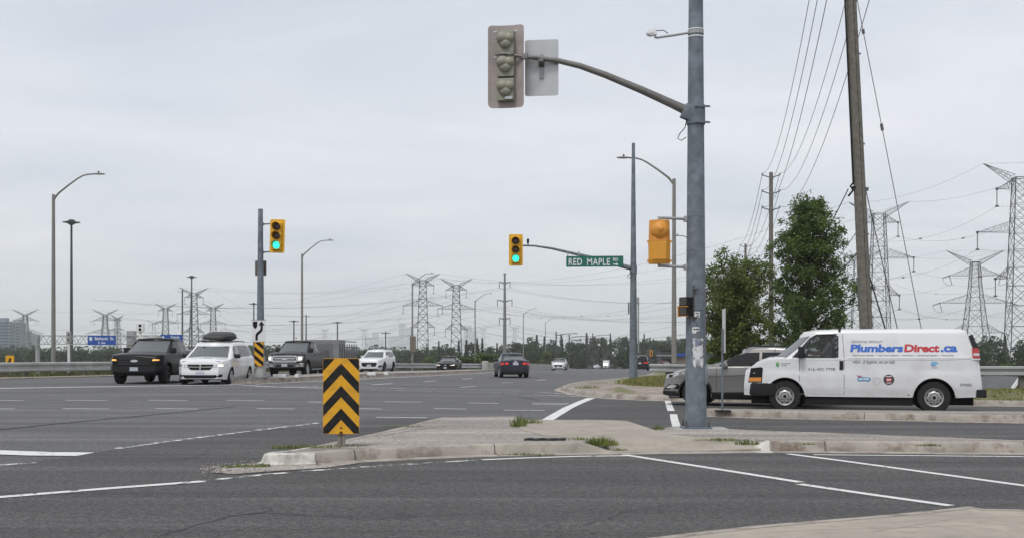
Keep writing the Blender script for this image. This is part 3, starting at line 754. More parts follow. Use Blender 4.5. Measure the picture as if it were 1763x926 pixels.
# ---- pedestrian signal
pedx = at(1181, PY)
ps = thing('pedestrian_signal', 'small dark two-section pedestrian signal clamped low to the thick pole', 'pedestrian signal', (pedx, PY-0.12, zat(528, PY)), R(-52))
for z in (0.085, -0.085):
    h = MB().box((0, 0.0, z), (0.20, 0.20, 0.165), bev=0.015).build('lamp_section', M_BLACK, ps)
    MB().box((0, -0.105, z), (0.17, 0.012, 0.13), bev=0.004).build('lens', mat('smoked_lens', (0.05, 0.05, 0.045), 0.25), h)
m = MB(); m.box((0, -0.10, -0.168), (0.22, 0.05, 0.012)); m.box((0, -0.10, 0.0), (0.22, 0.03, 0.012)); m.box((-0.105, -0.10, -0.08), (0.012, 0.05, 0.19)); m.build('visor_rim', M_SORG, ps)
m = MB(); m.box((0.10, 0.06, 0.06), (0.03, 0.03, 0.62)); m.tube([(0.1, 0.06, 0.3), (0.22, 0.03, 0.3)], 0.02, 8); m.tube([(0.1, 0.06, -0.2), (0.22, 0.03, -0.2)], 0.02, 8); m.build('mounting_bracket', M_STEELD, ps)

# ---- front-facing three-lamp signal
def front_signal(name, label, x, z, Y, w, h, rz=0.0, tilt=0.0):
    t = thing(name, label, 'traffic signal', (x, Y, z), rz, 'green traffic signals on yellow backplates'); t.rotation_euler = (0, tilt, rz)
    m = MB(); m.prism(rrect(w, h, 0.06), lambda u, v, d: (u, 0.06+d, v), 0, 0.01); m.build('backplate', M_SYEL, t)
    hw = w*0.62
    for i, zz in enumerate((0.29, 0.0, -0.29)):
        s = h*0.29/0.27*0.27
        hs = MB().box((0, 0.0, zz*h/1.06), (hw, 0.12, h*0.262), bev=0.02).build('lamp_housing', M_SYEL, t)
        r = hw*0.40
        zc_ = zz*h/1.06
        MB().lathe([(0.0, -0.085), (r*0.5, -0.082), (r*0.9, -0.07), (r, -0.06)], 20, (0, 0, zc_), 'Y', cap=False).build('lens', M_GREENL if i == 2 else (M_LENSD2 if i == 1 else M_LENSD), hs, smooth=60)
        vm = MB(); nn = 18; a0, a1 = -35, 215; vs = []
        for rr_ in (r*1.12, r*1.16):
            for y in (-0.06, -0.30):
                for q in range(nn+1):
                    a = R(a0+(a1-a0)*q/nn); cut = 1 if y > -0.1 else (0.35+0.65*sst((math.sin(a)+0.55)/1.2))
                    yy = -0.06+(y+0.06)*cut
                    vs.append((rr_*math.cos(a), yy, zc_+rr_*math.sin(a)))
        q = nn+1; fs = []
        for a in range(nn): fs += [(a, a+1, q+a+1, q+a), (2*q+a, 2*q+a+1, 3*q+a+1, 3*q+a), (q+a, q+a+1, 3*q+a+1, 3*q+a)]
        vm.add(vs, fs); vm.build('visor', mat('visor_yellow', (0.5, 0.25, 0.012), 0.5), hs, smooth=50)
    return t

# median signal pole
YM = pt(448, 650.5, 0.19)[1]
mp_ = thing('signal_pole', 'steel signal pole with keep-right board standing on the median nose', 'signal pole', (at(448.5, YM), YM, g(at(448, YM), YM)+0.185))
hm_ = zat(360, YM)-mp_.location.z
pole_mb(hm_, 0.185, 0.105, 14).build('pole', M_GALV, mp_, smooth=30)
pole_mb(0.95, 0.24, 0.21, 14).build('pole_sleeve', mat('painted_sleeve', (0.36, 0.37, 0.37), 0.7, var=0.1, dirt=(0.22, 0.21, 0.19), dscale=4), mp_, smooth=30)
MB().box((0, 0, 0.02), (0.6, 0.6, 0.05)).build('base_plate', M_STEELD, mp_)
for y_ in (386, 434):
    zz = zat(y_, YM)-mp_.location.z; m = MB(); m.tube([(0.08, 0, zz), (0.42, 0, zz+0.01)], 0.032, 8); m.box((0.10, 0, zz), (0.1, 0.2, 0.12), bev=0.02); m.build('signal_bracket', M_GALV, mp_)
front_signal('traffic_signal', 'traffic signal showing green on a yellow backplate on the median pole', at(477, YM-0.1), zat(407, YM), YM-0.12, 0.66, 1.46, R(-4), R(1.5))
s_ = thing('road_sign', 'brown weathered back of a small sign strapped to the median pole below its signal', 'road sign', (at(447, YM), YM+0.22, zat(461, YM)))
MB().prism(rrect(0.5, 0.66, 0.04), lambda u, v, d: (u, d, v), 0, 0.008).build('sign_panel', mat('brown_sign_back', (0.13, 0.115, 0.085), 0.6, 0.2), s_)
MB().box((0, -0.06, 0), (0.3, 0.1, 0.06)).build('strap', M_STEELD, s_)
kr = thing('keep_right_sign', 'white sign with a black arrow curving past a shield, on the median pole', 'road sign', (at(447.5, YM), YM-0.24, zat(569, YM)))
MB().prism(rrect(0.62, 0.95, 0.04), lambda u, v, d: (u, -d, v), 0, 0.008).build('sign_panel', mat('sign_white', (0.68, 0.68, 0.68), 0.45), kr)
fm = lambda u, v, d=0.0: (u, -0.012-d, v)
m = MB(); m.prism([(-0.25, 0.40), (-0.25, 0.22), (-0.22, 0.14), (-0.155, 0.08), (-0.09, 0.14), (-0.06, 0.22), (-0.06, 0.40)], fm, 0, 0.003)
m.prism([(0.0, 0.24), (0.125, 0.42), (0.25, 0.24), (0.20, 0.225), (0.175, 0.26), (0.175, 0.05), (0.14, -0.04), (-0.02, -0.18), (-0.04, -0.24), (-0.04, -0.42), (-0.14, -0.42), (-0.14, -0.2), (-0.10, -0.10), (0.05, 0.03), (0.08, 0.09), (0.08, 0.26), (0.05, 0.225)], fm, 0, 0.003)
m.build('arrow_symbol', M_INK, kr)
MB().prism([(-0.31, 0.475), (0.31, 0.475), (0.31, 0.46), (-0.31, 0.46)], fm, 0, 0.003).build('sign_border', M_INK, kr)
def stripes(poly, period, ang, duty=0.5):
    """black diagonal bands clipped to a rectangle (w, h)"""
    w_, h_ = poly; out = []
    k = math.tan(R(ang))
    for i in range(-12, 12):
        a = i*period; b = a+period*duty
        pts = []
        band = [(-w_/2, a-k*-w_/2*-1*-1), ]
        q = [(-w_/2, a+k*w_/2), (w_/2, a-k*w_/2), (w_/2, b-k*w_/2), (-w_/2, b+k*w_/2)]
        for lim, sgn in ((h_/2, 1), (-h_/2, -1)):
            r = []
            for j in range(len(q)):
                p1, p2 = q[j], q[(j+1) % len(q)]; i1 = (p1[1]-lim)*sgn <= 0; i2 = (p2[1]-lim)*sgn <= 0
                if i1: r.append(p1)
                if i1 != i2: t = (lim-p1[1])/(p2[1]-p1[1]); r.append((p1[0]+(p2[0]-p1[0])*t, lim))
            q = r
            if not q: break
        if len(q) >= 3: out.append(q)
    return out
hb = thing('hazard_board', 'narrow black and yellow diagonal hazard board on the median pole under the arrow sign', 'hazard sign', (at(448, YM), YM-0.25, zat(609, YM)))
MB().prism([(-0.2, -0.52), (0.2, -0.52), (0.2, 0.52), (-0.2, 0.52)], lambda u, v, d: (u, -d, v), 0, 0.008).build('sign_panel', M_SHEET, hb)
m = MB(); [m.prism(q, fm, 0, 0.003) for q in stripes((0.39, 1.02), 0.36, 40)]; m.build('stripes', M_INK, hb)

# ---- chevron marker on the island nose
cxp, cyp = pt(588, 768.5, 0.146)
ch = thing('chevron_sign', 'black and yellow chevron marker sign on a short post at the island nose', 'hazard sign', (cxp, cyp, 0.146))
sc_ = F/cyp
cw, chh = 62.5/sc_, 130/sc_; zc = (768.5-681)/sc_
MB().prism([(u, v+zc) for u, v in rrect(cw, chh, 0.03)], lambda u, v, d: (u, -0.04-d, v), 0, 0.004).build('sign_panel', M_SHEET, ch)
def clip_rect(poly, hw, hh):
    q = poly
    for ax, lim, s in ((0, hw, 1), (0, -hw, -1), (1, hh, 1), (1, -hh, -1)):
        r = []
        for j in range(len(q)):
            p1, p2 = q[j], q[(j+1) % len(q)]; i1 = (p1[ax]-lim)*s <= 1e-9; i2 = (p2[ax]-lim)*s <= 1e-9
            if i1: r.append(p1)
            if i1 != i2:
                t = (lim-p1[ax])/(p2[ax]-p1[ax]); r.append((p1[0]+(p2[0]-p1[0])*t, p1[1]+(p2[1]-p1[1])*t))
        q = r
        if not q: return []
    return q
m = MB(); per = chh*0.2985; th = per*0.5; sl_ = 1.06*cw/2/(cw/2)
for i in range(-3, 5):
    a = chh/2-0.5*th+0.035-i*per-th*0.15     # apex of each black chevron
    for s in (-1, 1):
        q = [(0, a), (s*cw/2, a-cw/2*1.08), (s*cw/2, a-cw/2*1.08-th), (0, a-th)]
        q = clip_rect(q, cw/2*0.985, chh/2*0.987)
        if len(q) >= 3: m.prism([(u, v+zc) for u, v in q], lambda u, v, d: (u, -0.0455-d, v), 0, 0.001)
m.build('chevrons', mat('faded_black_sheeting', (0.014, 0.014, 0.015), 0.6, var=0.3, vscale=3, spec=0.2, dirt=(0.04, 0.037, 0.032), dscale=8, damt=0.6), ch)
m = MB(); m.box((-0.032, 0, 0.45), (0.05, 0.04, 0.9)); m.box((0.028, 0, 0.45), (0.05, 0.04, 0.9)); m.box((0, 0.012, 0.45), (0.03, 0.02, 0.9)); m.build('post', mat('channel_post', (0.22, 0.2, 0.175), 0.7, 0.2, var=0.15, vscale=8, dirt=(0.15, 0.12, 0.1), dscale=6), ch)
for z in (zc+chh*0.415, zc-chh*0.42): MB().lathe([(0.0, -0.052), (0.012, -0.051), (0.02, -0.046)], 10, (0.0, 0, z), 'Y').build('bolt', mat('rusty_bolt', (0.2, 0.1, 0.03), 0.7), ch)

# ---- second steel pole at the far corner with the street-name sign
YP = 55.0; P2X = at(1090.5, YP)
gz = verge_z(P2X, YP) if False else g(P2X, YP)+0.15
p2 = thing('traffic_pole', 'tall slim steel traffic pole behind the corner kerb carrying a long mast arm', 'traffic pole', (P2X, YP, gz-0.05))
hp = zat(245, YP)-gz; q0, q1 = 0.20, 0.075; rq = lambda z: q0+(q1-q0)*z/hp
pole_mb(hp, q0, q1, 14).build('pole', M_GALV, p2, smooth=30)
MB().box((0, 0, 0.06), (0.55, 0.55, 0.05)).build('base_plate', M_STEELD, p2)
zz = lambda y: zat(y, YP)-gz+0.05
uu = lambda x: at(x, YP)-P2X
m = MB(); m.tube([(uu(1085), -0.05, zz(461)), (uu(1060), -0.06, zz(455)), (uu(1020), -0.06, zz(444)), (uu(985), -0.06, zz(436)), (uu(950), -0.06, zz(428)), (uu(920), -0.06, zz(423.5)), (uu(896), -0.06, zz(423))], [0.115, 0.095, 0.085, 0.07, 0.055, 0.045, 0.042], 10)
m.build('mast_arm', M_GALV, p2, smooth=40)
z0 = zz(462); m = MB(); m.lathe([(rq(z0), z0-0.25), (rq(z0)+0.03, z0-0.25), (rq(z0)+0.03, z0+0.15), (rq(z0), z0+0.15)], 14); m.build('arm_clamp', M_GALV, p2, smooth=40)
MB().tube([(-0.1, -0.12, zz(468)), (-0.25, -0.14, zz(474)), (-0.32, -0.14, zz(478)), (-0.2, -0.14, zz(479)), (-0.12, -0.12, zz(474))], 0.015, 6).build('loose_cable', M_BLACK, p2)
MB().box((uu(1097.5), 0.0, zz(517)), (0.14, 0.3, 0.3), bev=0.02).build('control_box', M_GALV2, p2)
MB().box((uu(1099), 0.0, zz(560)), (0.06, 0.12, 2.6)).build('conduit', M_GALV2, p2)
MB().box((uu(1082.5), 0.0, zz(530)), (0.05, 0.2, 0.55)).build('small_plate', M_STEELD, p2)
front_signal('traffic_signal', 'green-lit traffic signal at the end of the long far mast arm', at(888, YP-0.15), zat(431, YP), YP-0.2, 0.66, 1.48, R(-3))
t = thing('detector', 'small black detector sticking up from the far mast arm beside the green signal', 'detector', (at(909, YP-0.06), YP-0.06, zat(423, YP)))
MB().lathe([(0.03, 0.0), (0.03, 0.1), (0.055, 0.12), (0.055, 0.30), (0.03, 0.32)], 10).build('sensor_body', M_BLACK, t)
rn = thing('street_name_sign', 'green street name sign with white lettering hanging from the far mast arm', 'street sign', (at(1024, YP-0.2), YP-0.2, zat(451, YP)))
W_, H_ = 98*YP/F, 18.5*YP/F
m = MB(); m.prism([(-W_/2, -H_/2), (W_/2, -H_/2+0.02), (W_/2, H_/2+0.02), (-W_/2, H_/2)], lambda u, v, d: (u, -d, v), 0, 0.01)
m.build('sign_panel', mat('sign_green', (0.008, 0.13, 0.085), 0.45), rn)
M_TXT = mat('sign_lettering_white', (0.72, 0.74, 0.74), 0.5)
m = MB(); f3 = lambda u, v, d=0.0: (u, -0.014-d, v)
text_fit(m, 'RED', -1.23, -0.60, -0.165, 0.155, f3, 0.012, spacing=1.1); m.build('lettering', M_TXT, rn); m = MB(); text_fit(m, 'MAPLE', -0.36, 0.72, -0.165, 0.155, f3, 0.012, spacing=1.08)
m.build('lettering', M_TXT, rn); m = MB(); text_fit(m, 'RD', 0.86, 1.10, 0.03, 0.175, f3, 0.02); m.build('lettering', M_TXT, rn); m = MB(); m.prism([(0.86, -0.10), (1.0, -0.10), (1.0, -0.055), (1.12, -0.12), (1.0, -0.185), (1.0, -0.14), (0.86, -0.14)], f3, 0, 0.002)
m.build('arrow_symbol', M_TXT, rn)
m = MB(); B_ = 0.018
for a in ([(-W_/2+.03, H_/2-.03), (W_/2-.03, H_/2-.01)], [(-W_/2+.03, -H_/2+.03), (W_/2-.03, -H_/2+.05)]): pass
for x in (-1.27, -0.75): MB().box((x, 0.05, H_/2+0.07), (0.05, 0.06, 0.34)).build('hanger', M_GALV2, rn)

# ---- thin post with an edge-on sign in the side-street median
tx, ty = pt(1243, 694, 0.147); ty = 27.0; tx = at(1244, ty)
ts = thing('sign_post', 'thin galvanised post with a white sign seen edge-on in the side street median', 'road sign', (tx, ty, 0.147))
m = MB(); m.box((-0.012, 0, 0.95), (0.03, 0.05, 1.9)); m.box((0.01, 0.01, 0.95), (0.02, 0.03, 1.9)); m.build('post', M_GALV, ts)
MB().box((0.03, 0, 1.85), (0.006, 0.6, 1.02), Matrix.Rotation(R(-3.5), 3, 'Z'), bev=0.002).build('sign_panel', mat('sign_edge', (0.62, 0.62, 0.60), 0.5), ts)
MB().box((0, 0, 0.0), (0.35, 0.3, 0.03), bev=0.01).build('tar_patch', M_CRACK, ts)

# ---- street lamps
def lamp(name, label, x, Y, top_y, arm_px, rise_px, base_z, side=1, first=None, group='street lamps along the main road'):
    h = zat(top_y, Y)-base_z
    t = thing(name, label, 'street lamp', (at(x, Y), Y, base_z), 0, group)
    m = pole_mb(h, 0.16, 0.10, 10); m.build('pole', M_LAMPP, t, smooth=40)
    a = arm_px*Y/F*side; r_ = rise_px*Y/F
    pts = [(0, 0, h-0.35), (a*0.12, 0, h+r_*0.05), (a*0.35, 0, h+r_*0.42), (a*0.58, 0, h+r_*0.76), (a*0.72, 0, h+r_*0.92), (a*0.85, 0, h+r_*0.99), (a, 0, h+r_)]
    m = MB(); m.tube(pts, [0.075, 0.07, 0.06, 0.055, 0.05, 0.05, 0.045], 8); m.build('arm', M_LAMPP, t, smooth=40)
    m = MB(); hl = 0.78; x1 = a
    vs = []; prof = [(-0.05, 0.06, 0.03), (0.1, 0.11, 0.06), (0.4, 0.17, 0.085), (0.68, 0.14, 0.07), (0.82, 0.05, 0.03)]
    for l, w_, hh in prof:
        for u, v in ((-1, 0), (-0.7, 0.8), (0, 1), (0.7, 0.8), (1, 0), (0.8, -0.4), (-0.8, -0.4)): vs.append((x1+side*l-side*0.1, u*w_, h+r_+v*hh))
    k = 7; m.add(vs, [(i*k+j, i*k+(j+1) % k, (i+1)*k+(j+1) % k, (i+1)*k+j) for i in range(4) for j in range(k)]+[tuple(range(k)), tuple(4*k+j for j in range(k))])
    hd = m.build('lamp_head', M_LAMPP, t, smooth=50)
    MB().lathe([(0.05, 0), (0.05, 0.09), (0.03, 0.12)], 8, (x1+side*0.3, 0, h+r_+0.085)).build('photocell', M_BLACK, hd)
    return t
M_LAMPP = mat('lamp_post_concrete', (0.215, 0.205, 0.19), 0.7, var=0.12, vscale=2)
def tz(x, Y): return terrain(at(x, Y), Y)
lamp('street_lamp', 'tall street lamp beyond the guardrail beside the thin high-mast light', 92, 76, 335, 70, 35, tz(92, 76))
lamp('street_lamp', 'street lamp standing behind the dark pickup with the trailer', 520, 124, 437, 43, 23, tz(520, 124))
l3 = lamp('street_lamp', 'street lamp with a box on its post in front of the lattice pylon', 710, 176, 487, 30, 16, tz(710, 176))
MB().box((0.1, -0.2, zat(592, 176)-tz(710, 176)), (0.9, 0.3, 2.4), bev=0.05).build('meter_box', mat('brown_cabinet', (0.16, 0.13, 0.11), 0.7), l3)
lamp('street_lamp', 'street lamp between the second lattice pylon and the steel monopole', 818, 236, 517, 24, 12, tz(818, 236))
lamp('street_lamp', 'street lamp just beyond the steel monopole above the grey sedan', 901, 318, 540, 19, 9, tz(901, 318))
lamp('street_lamp', 'slender street lamp with its head over the white crossover', 939, 412, 555, 17, 8, tz(939, 412))
lamp('street_lamp', 'brown street lamp whose arm reaches behind the slim steel pole', 1160.5, 69, 308, 78, 36, tz(1160, 69), -1)
lamp('street_lamp', 'street lamp mostly hidden behind the thick steel pole with only its arm showing', 1197, 120, 418, 26, 12, tz(1197, 120), -1)
# dark poles in the far distance
for i, (x, yt, Y, lampy) in enumerate(((957.5, 570, 330, 1), (980, 575, 360, 1), (1011, 577, 380, 0), (1016, 584, 420, 0), (1020.5, 573, 400, 1), (1025.5, 593, 430, 0), (1029.5, 597, 450, 0), (1004, 600, 440, 0), (1109, 574, 300, 0), (1119, 580, 330, 0), (1000, 612, 460, 0))):
    bz = tz(x, Y)
    t = thing('utility_pole', 'one of the thin dark poles standing close together far down the road', 'utility pole', (at(x, Y), Y, bz), 0, 'dark poles far down the road')
    h = zat(yt, Y)-bz; pole_mb(h, 0.24, 0.17, 8).build('pole', M_WIRE, t)
    if lampy:
        m = MB(); m.tube([(0, 0, h-1.2), (2.5, 0, h-0.7), (5.5, 0, h-0.6)], 0.09, 6); m.box((5.6, 0, h-0.6), (1.0, 0.4, 0.2)); m.build('lamp_arm', M_WIRE, t)
# high-mast lights
for x, yt, Y, lab in ((123, 383, 254, 'very tall thin high-mast light with a ring of lamps beside the nearest far-side street lamp'), (330, 477, 435, 'high-mast light standing in front of the dense lattice pylon'), (437, 523, 600, 'far high-mast light just beside the median signal pole'), (581, 555, 700, 'thin far light mast between the two small pylons'), (664, 573, 800, 'thin far light mast before the hazy skyline towers'), (506, 553, 640, 'thin far light mast beside the second street lamp')):
    bz = tz(x, Y); h = zat(yt, Y)-bz
    t = thing('high_mast_light', lab, 'light mast', (at(x, Y), Y, bz))
    k = max(1.0, Y/420)
    pole_mb(h, 0.42*k**0.5, 0.22*k, 10).build('mast', M_PYLON, t, smooth=40)
    m = MB(); m.lathe([(0.3, h-0.6), (0.7, h-0.4), (0.7, h+0.5), (0.3, h+0.6)], 10)
    for a in range(6):
        c, s = math.cos(a*math.pi/3+0.3), math.sin(a*math.pi/3+0.3); m.bar((0, 0, h), (c*1.15*k, s*1.15*k, h), 0.12*k)
    m.build('lamp_ring', M_PYLON, t)
    for a in range(6):
        c, s = math.cos(a*math.pi/3+0.3), math.sin(a*math.pi/3+0.3); MB().box((c*1.3*k, s*1.3*k, h), (0.8*k, 0.8*k, 0.25*k)).build('floodlight', M_PYLON, t)

# ---- guardrails
def w_rail(line, zc, h=0.31, base=None):
    """W-beam swept along a 2-D line"""
    prof = [(0.0, -0.5), (0.08, -0.42), (0.08, -0.22), (0.0, -0.08), (0.0, 0.08), (0.08, 0.22), (0.08, 0.42), (0.0, 0.5), (-0.02, 0.5), (-0.02, -0.5)]
    m = MB(); n = len(line); k = len(prof); vs = []
    for i in range(n):
        a = Vector(line[max(0, i-1)]); b = Vector(line[min(n-1, i+1)]); d = (b-a).normalized(); q = Vector((d.y, -d.x))
        z = zc(i/(n-1), *line[i])
        for o, v in prof: p = Vector(line[i])+q*o; vs.append((p.x, p.y, z+v*h))
    m.add(vs, [(i*k+j, i*k+(j+1) % k, (i+1)*k+(j+1) % k, (i+1)*k+j) for i in range(n-1) for j in range(k)]+[tuple(range(k)), tuple((n-1)*k+j for j in range(k))])
    return m
def guardrail(label, line, zc, post_step, ground, pw=0.2, h=0.31):
    line = smooth_line(line, 1.0)
    o = Vector((line[0][0], line[0][1], 0)); t = thing('guardrail', label, 'guardrail', (0, 0, 0))
    w_rail(line, zc, h).build('rail', M_RAIL, t, smooth=30)
    acc = 0.0; last = None
    for i, p in enumerate(line):
        if last is not None: acc += math.hypot(p[0]-last[0], p[1]-last[1])
        last = p
        if acc >= post_step or i == 1:
            acc = 0.0; z1 = zc(i/(len(line)-1), *p); z0 = ground(*p)-0.2
            a = Vector(line[max(0, i-1)]); b = Vector(line[min(len(line)-1, i+1)]); d = (b-a).normalized()
            rot = Matrix.Rotation(math.atan2(d.y, d.x), 3, 'Z')
            c = Vector((p[0], p[1], 0))+Vector((-d.y, d.x, 0))*(pw/2+0.05)
            MB().box((c.x, c.y, (z0+z1+h*0.5)/2), (pw*0.8, pw, z1+h*0.5-z0), rot).build('post', M_POSTW, t)
    return t
grf = lambda x, y: g(x, y)
guardrail('long steel guardrail on low posts along the far shoulder behind the black pickup', [(-60, 58.0), (-31, 58.2), (-25.4, 60.8), (-21.6, 72), (-16.6, 97), (-12.9, 118), (-3.0, 130)], lambda t, x, y: g(x, y)+0.55, 3.8, grf, 0.2, 0.5)
RRL = [(5.75, 48.2), (8.0, 44.8), (12, 42), (17.6, 40), (28, 39.6), (44, 40)]
guardrail('steel guardrail with thick wooden posts curving behind the silver car and the white van', RRL, lambda t, x, y: 0.86+0.0*x, 2.2, lambda x, y: verge_z(x, y), 0.24, 0.33)
m = MB(); tt = thing('parapet', 'low pale concrete parapet where the far guardrail ends beyond the grey sedan', 'parapet', (0, 0, 0))
pl = smooth_line([(-3.0, 130.2), (0.5, 150), (3.6, 175), (8, 215), (12, 250)], 4)
n = len(pl); vs = []
for x, y in pl:
    for dx, dz in ((-0.2, -0.6), (-0.2, 0.95), (0.2, 0.95), (0.3, -0.6)): vs.append((x+dx, y, g(x, y)+dz))
m.add(vs, [(i*4+j, i*4+j+1, i*4+j+5, i*4+j+4) for i in range(n-1) for j in range(3)]+[(0, 1, 2, 3), ((n-1)*4, (n-1)*4+3, (n-1)*4+2, (n-1)*4+1)]); m.build('wall', M_CONC, tt)
MB().box((-3.0, 129.6, g(-3, 130)+0.45), (0.7, 1.2, 1.3), bev=0.1).build('end_block', M_CONC, tt)

# ---- highway sign gantry
YG = 150.0
gt = thing('sign_gantry', 'long white steel truss gantry carrying blue signs over the sunken highway', 'gantry', (0, YG, 0))
x0, x1 = at(62, YG), at(352, YG); zt, zb = zat(577.5, YG), zat(592, YG)
M_GAN = mat('gantry_steel', (0.33, 0.34, 0.345), 0.5, 0.2)
m = MB()
for yy in (-0.6, 0.6):
    m.bar((x0, yy, zt), (x1, yy, zt), 0.11); m.bar((x0, yy, zb), (x1, yy, zb), 0.11)
    k = 16
    for i in range(k):
        a, b = x0+(x1-x0)*i/k, x0+(x1-x0)*(i+1)/k; mid = (a+b)/2
        m.bar((a, yy, zb), (mid, yy, zt), 0.06); m.bar((mid, yy, zt), (b, yy, zb), 0.06)
m.build('truss', M_GAN, gt)
for x, w_ in ((65, 0.30), (352, 0.30)):
    m = MB(); m.tube([(at(x, YG), 0, -6), (at(x, YG), 0, zt+0.2)], w_, 10); m.build('column', M_GAN, gt, smooth=40)
m = MB(); m.box((at(226.5, YG), 0, (zat(569, YG)-6)/2), (1.0, 1.0, zat(569, YG)+6), bev=0.05); m.build('column', M_GAN, gt)
M_BLUE = mat('sign_blue', (0.012, 0.065, 0.33), 0.45)
fg = lambda u, v, d=0.0: (u, -0.012-d, v)
def blue_sign(label, xa, xb, ya, yb, rows):
    Yq = YG-1.0; t = thing('highway_sign', label, 'highway sign', (at((xa+xb)/2, Yq), Yq, zat((ya+yb)/2, Yq)))
    w_, h_ = (xb-xa)*Yq/F, (yb-ya)*Yq/F
    MB().prism(rrect(w_, h_, 0.08), lambda u, v, d: (u, -d, v), 0, 0.01).build('sign_panel', M_BLUE, t)
    m = MB()
    for s, ua, ub, va, vb in rows: q = MB(); text_fit(q, s, ua*w_, ub*w_, va*h_, vb*h_, fg, 0.02); q.build('lettering', M_TXT, t)
    m.prism([(-0.44*w_, 0.33*h_), (-0.34*w_, 0.33*h_), (-0.34*w_, 0.05*h_), (-0.39*w_, -0.08*h_), (-0.44*w_, 0.05*h_)], fg, 0, 0.004)
    m.build('route_shield', M_TXT, t)
    m = MB()
    for u in (-0.3, 0.3): m.box((u*w_, 0.3, 0), (0.12, 0.5, h_*0.9))
    m.build('bracket', M_GAN, t)
blue_sign('blue highway sign reading Bathurst St. hung on the gantry', 151, 199.5, 577, 593.5, [('Bathurst  St.', -0.25, 0.43, 0.03, 0.36), ('2  km', -0.13, 0.12, -0.38, -0.12)])
blue_sign('blue highway sign reading Yonge hung on the gantry just above the black pickup roof', 276.5, 314, 575.5, 592.5, [('Yonge', -0.05, 0.38, 0.08, 0.38)])

# ---- small signals and marker beyond the shoulder
Yb = 80.0
def back_beacon(label, x, ytop, ybot, M_, ybase, wpx):
    w_ = wpx*Yb/F; h_ = (ybot-ytop)*Yb/F; bz = tz(x, Yb)
    t = thing('ramp_signal', label, 'ramp signal', (at(x, Yb), Yb, bz)); zc = zat((ytop+ybot)/2, Yb)-bz
    MB().tube([(0, 0, 0), (0, 0, zc-h_/2)], 0.09, 8).build('post', M_WHITE, t)
    MB().box((0, 0, zc), (w_, 0.25, h_), bev=0.04).build('housing', M_, t)
    for s in (0.22, -0.22):
        MB().lathe([(0.0, -0.15), (w_*0.18, -0.148), (w_*0.21, -0.10)], 14, (0.02, 0, zc+s*h_), 'Y').build('lens', M_BLACK, t)
    MB().tube([(0, 0, zc-h_/2-0.15), (0, 0, zc-h_/2)], [0.06, 0.14], 8).build('socket', M_WHITE, t)
back_beacon('white ramp signal box with two black lamps above the gantry column', 241.5, 556, 571, M_WHITE, 640, 13)
back_beacon('ramp signal with dark lamps on a white post beside the high-mast light', 118.5, 570, 590, mat('grey_housing', (0.3, 0.3, 0.3), 0.6), 640, 7)
Yw = 60.5
ws = thing('merge_sign', 'yellow warning sign with a black merging arrow beyond the far guardrail', 'road sign', (at(17, Yw), Yw, g(-26, Yw)))
zc = zat(621, Yw)-g(-26, Yw)
MB().prism([(u, v+zc) for u, v in rrect(0.44, 0.58, 0.03)], lambda u, v, d: (u, -d, v), 0, 0.008).build('sign_panel', M_SHEET, ws)
m = MB(); m.prism([(-0.02, zc-0.22), (0.05, zc-0.22), (0.05, zc+0.05), (0.10, zc+0.05), (0.015, zc+0.2), (-0.07, zc+0.05), (-0.02, zc+0.05)], fg, 0, 0.003); m.prism([(-0.15, zc-0.22), (-0.09, zc-0.22), (-0.09, zc-0.1), (-0.02, zc-0.02), (-0.02, zc+0.05), (-0.15, zc-0.07)], fg, 0, 0.003); m.build('arrow_symbol', M_INK, ws)
MB().box((0, 0.03, zc/2-0.2), (0.07, 0.05, zc+0.4)).build('post', M_GALV, ws)
# concrete blocks on the median
for x, y, wpx, lab in ((480, 648.2, 22, 'white concrete kerb block on the median in front of the dark pickup'), (510, 648.0, 6, 'small white block on the median by the dark pickup wheel'), (639, 643.8, 14, 'white concrete block on the median beside the white crossover front wheel'), (664, 643.0, 8, 'short white block on the median near the white crossover rear wheel')):
    X_, Y_ = pt(x, y+1.5, 0.19); w_ = wpx*Y_/F
    t = MB().box((0, 0, 0.08), (w_, 0.3, 0.16), bev=0.03).build('concrete_block', M_WHITE); tag(t, lab, 'concrete block', None, (X_, Y_+0.2, g(X_, Y_)+0.185))
# strip of tyre on the island
tx, ty = pt(938, 757.5, 0.146); m = MB()
pts = [(-0.32+0.64*i/12, 0.02*math.sin(i*1.3), 0.012+0.012*abs(math.sin(i*0.9))) for i in range(13)]
for i in range(12):
    a, b = pts[i], pts[i+1]; m.add([(a[0], a[1]-0.05, a[2]), (a[0], a[1]+0.05, a[2]+0.015), (b[0], b[1]+0.05, b[2]+0.015), (b[0], b[1]-0.05, b[2])], [(0, 1, 2, 3)])
    m.add([(a[0], a[1]-0.05, 0.0), (a[0], a[1]-0.05, a[2]), (b[0], b[1]-0.05, b[2]), (b[0], b[1]-0.05, 0)], [(0, 1, 2, 3)])
tag(m.build('tyre_scrap', M_BLACK), 'black strip of burst tyre lying on the island paving', 'debris', None, (tx, ty, 0.147))
# ------------------------------------------------------------------ vehicles
def interp(tab, x):
    if x <= tab[0][0]: return tab[0][1]
    for (a, b), (c, d) in zip(tab, tab[1:]):
        if x <= c: return b+(d-b)*(x-a)/(c-a) if c > a else d
    return tab[-1][1]
def lerp(a, b, t): return a+(b-a)*t

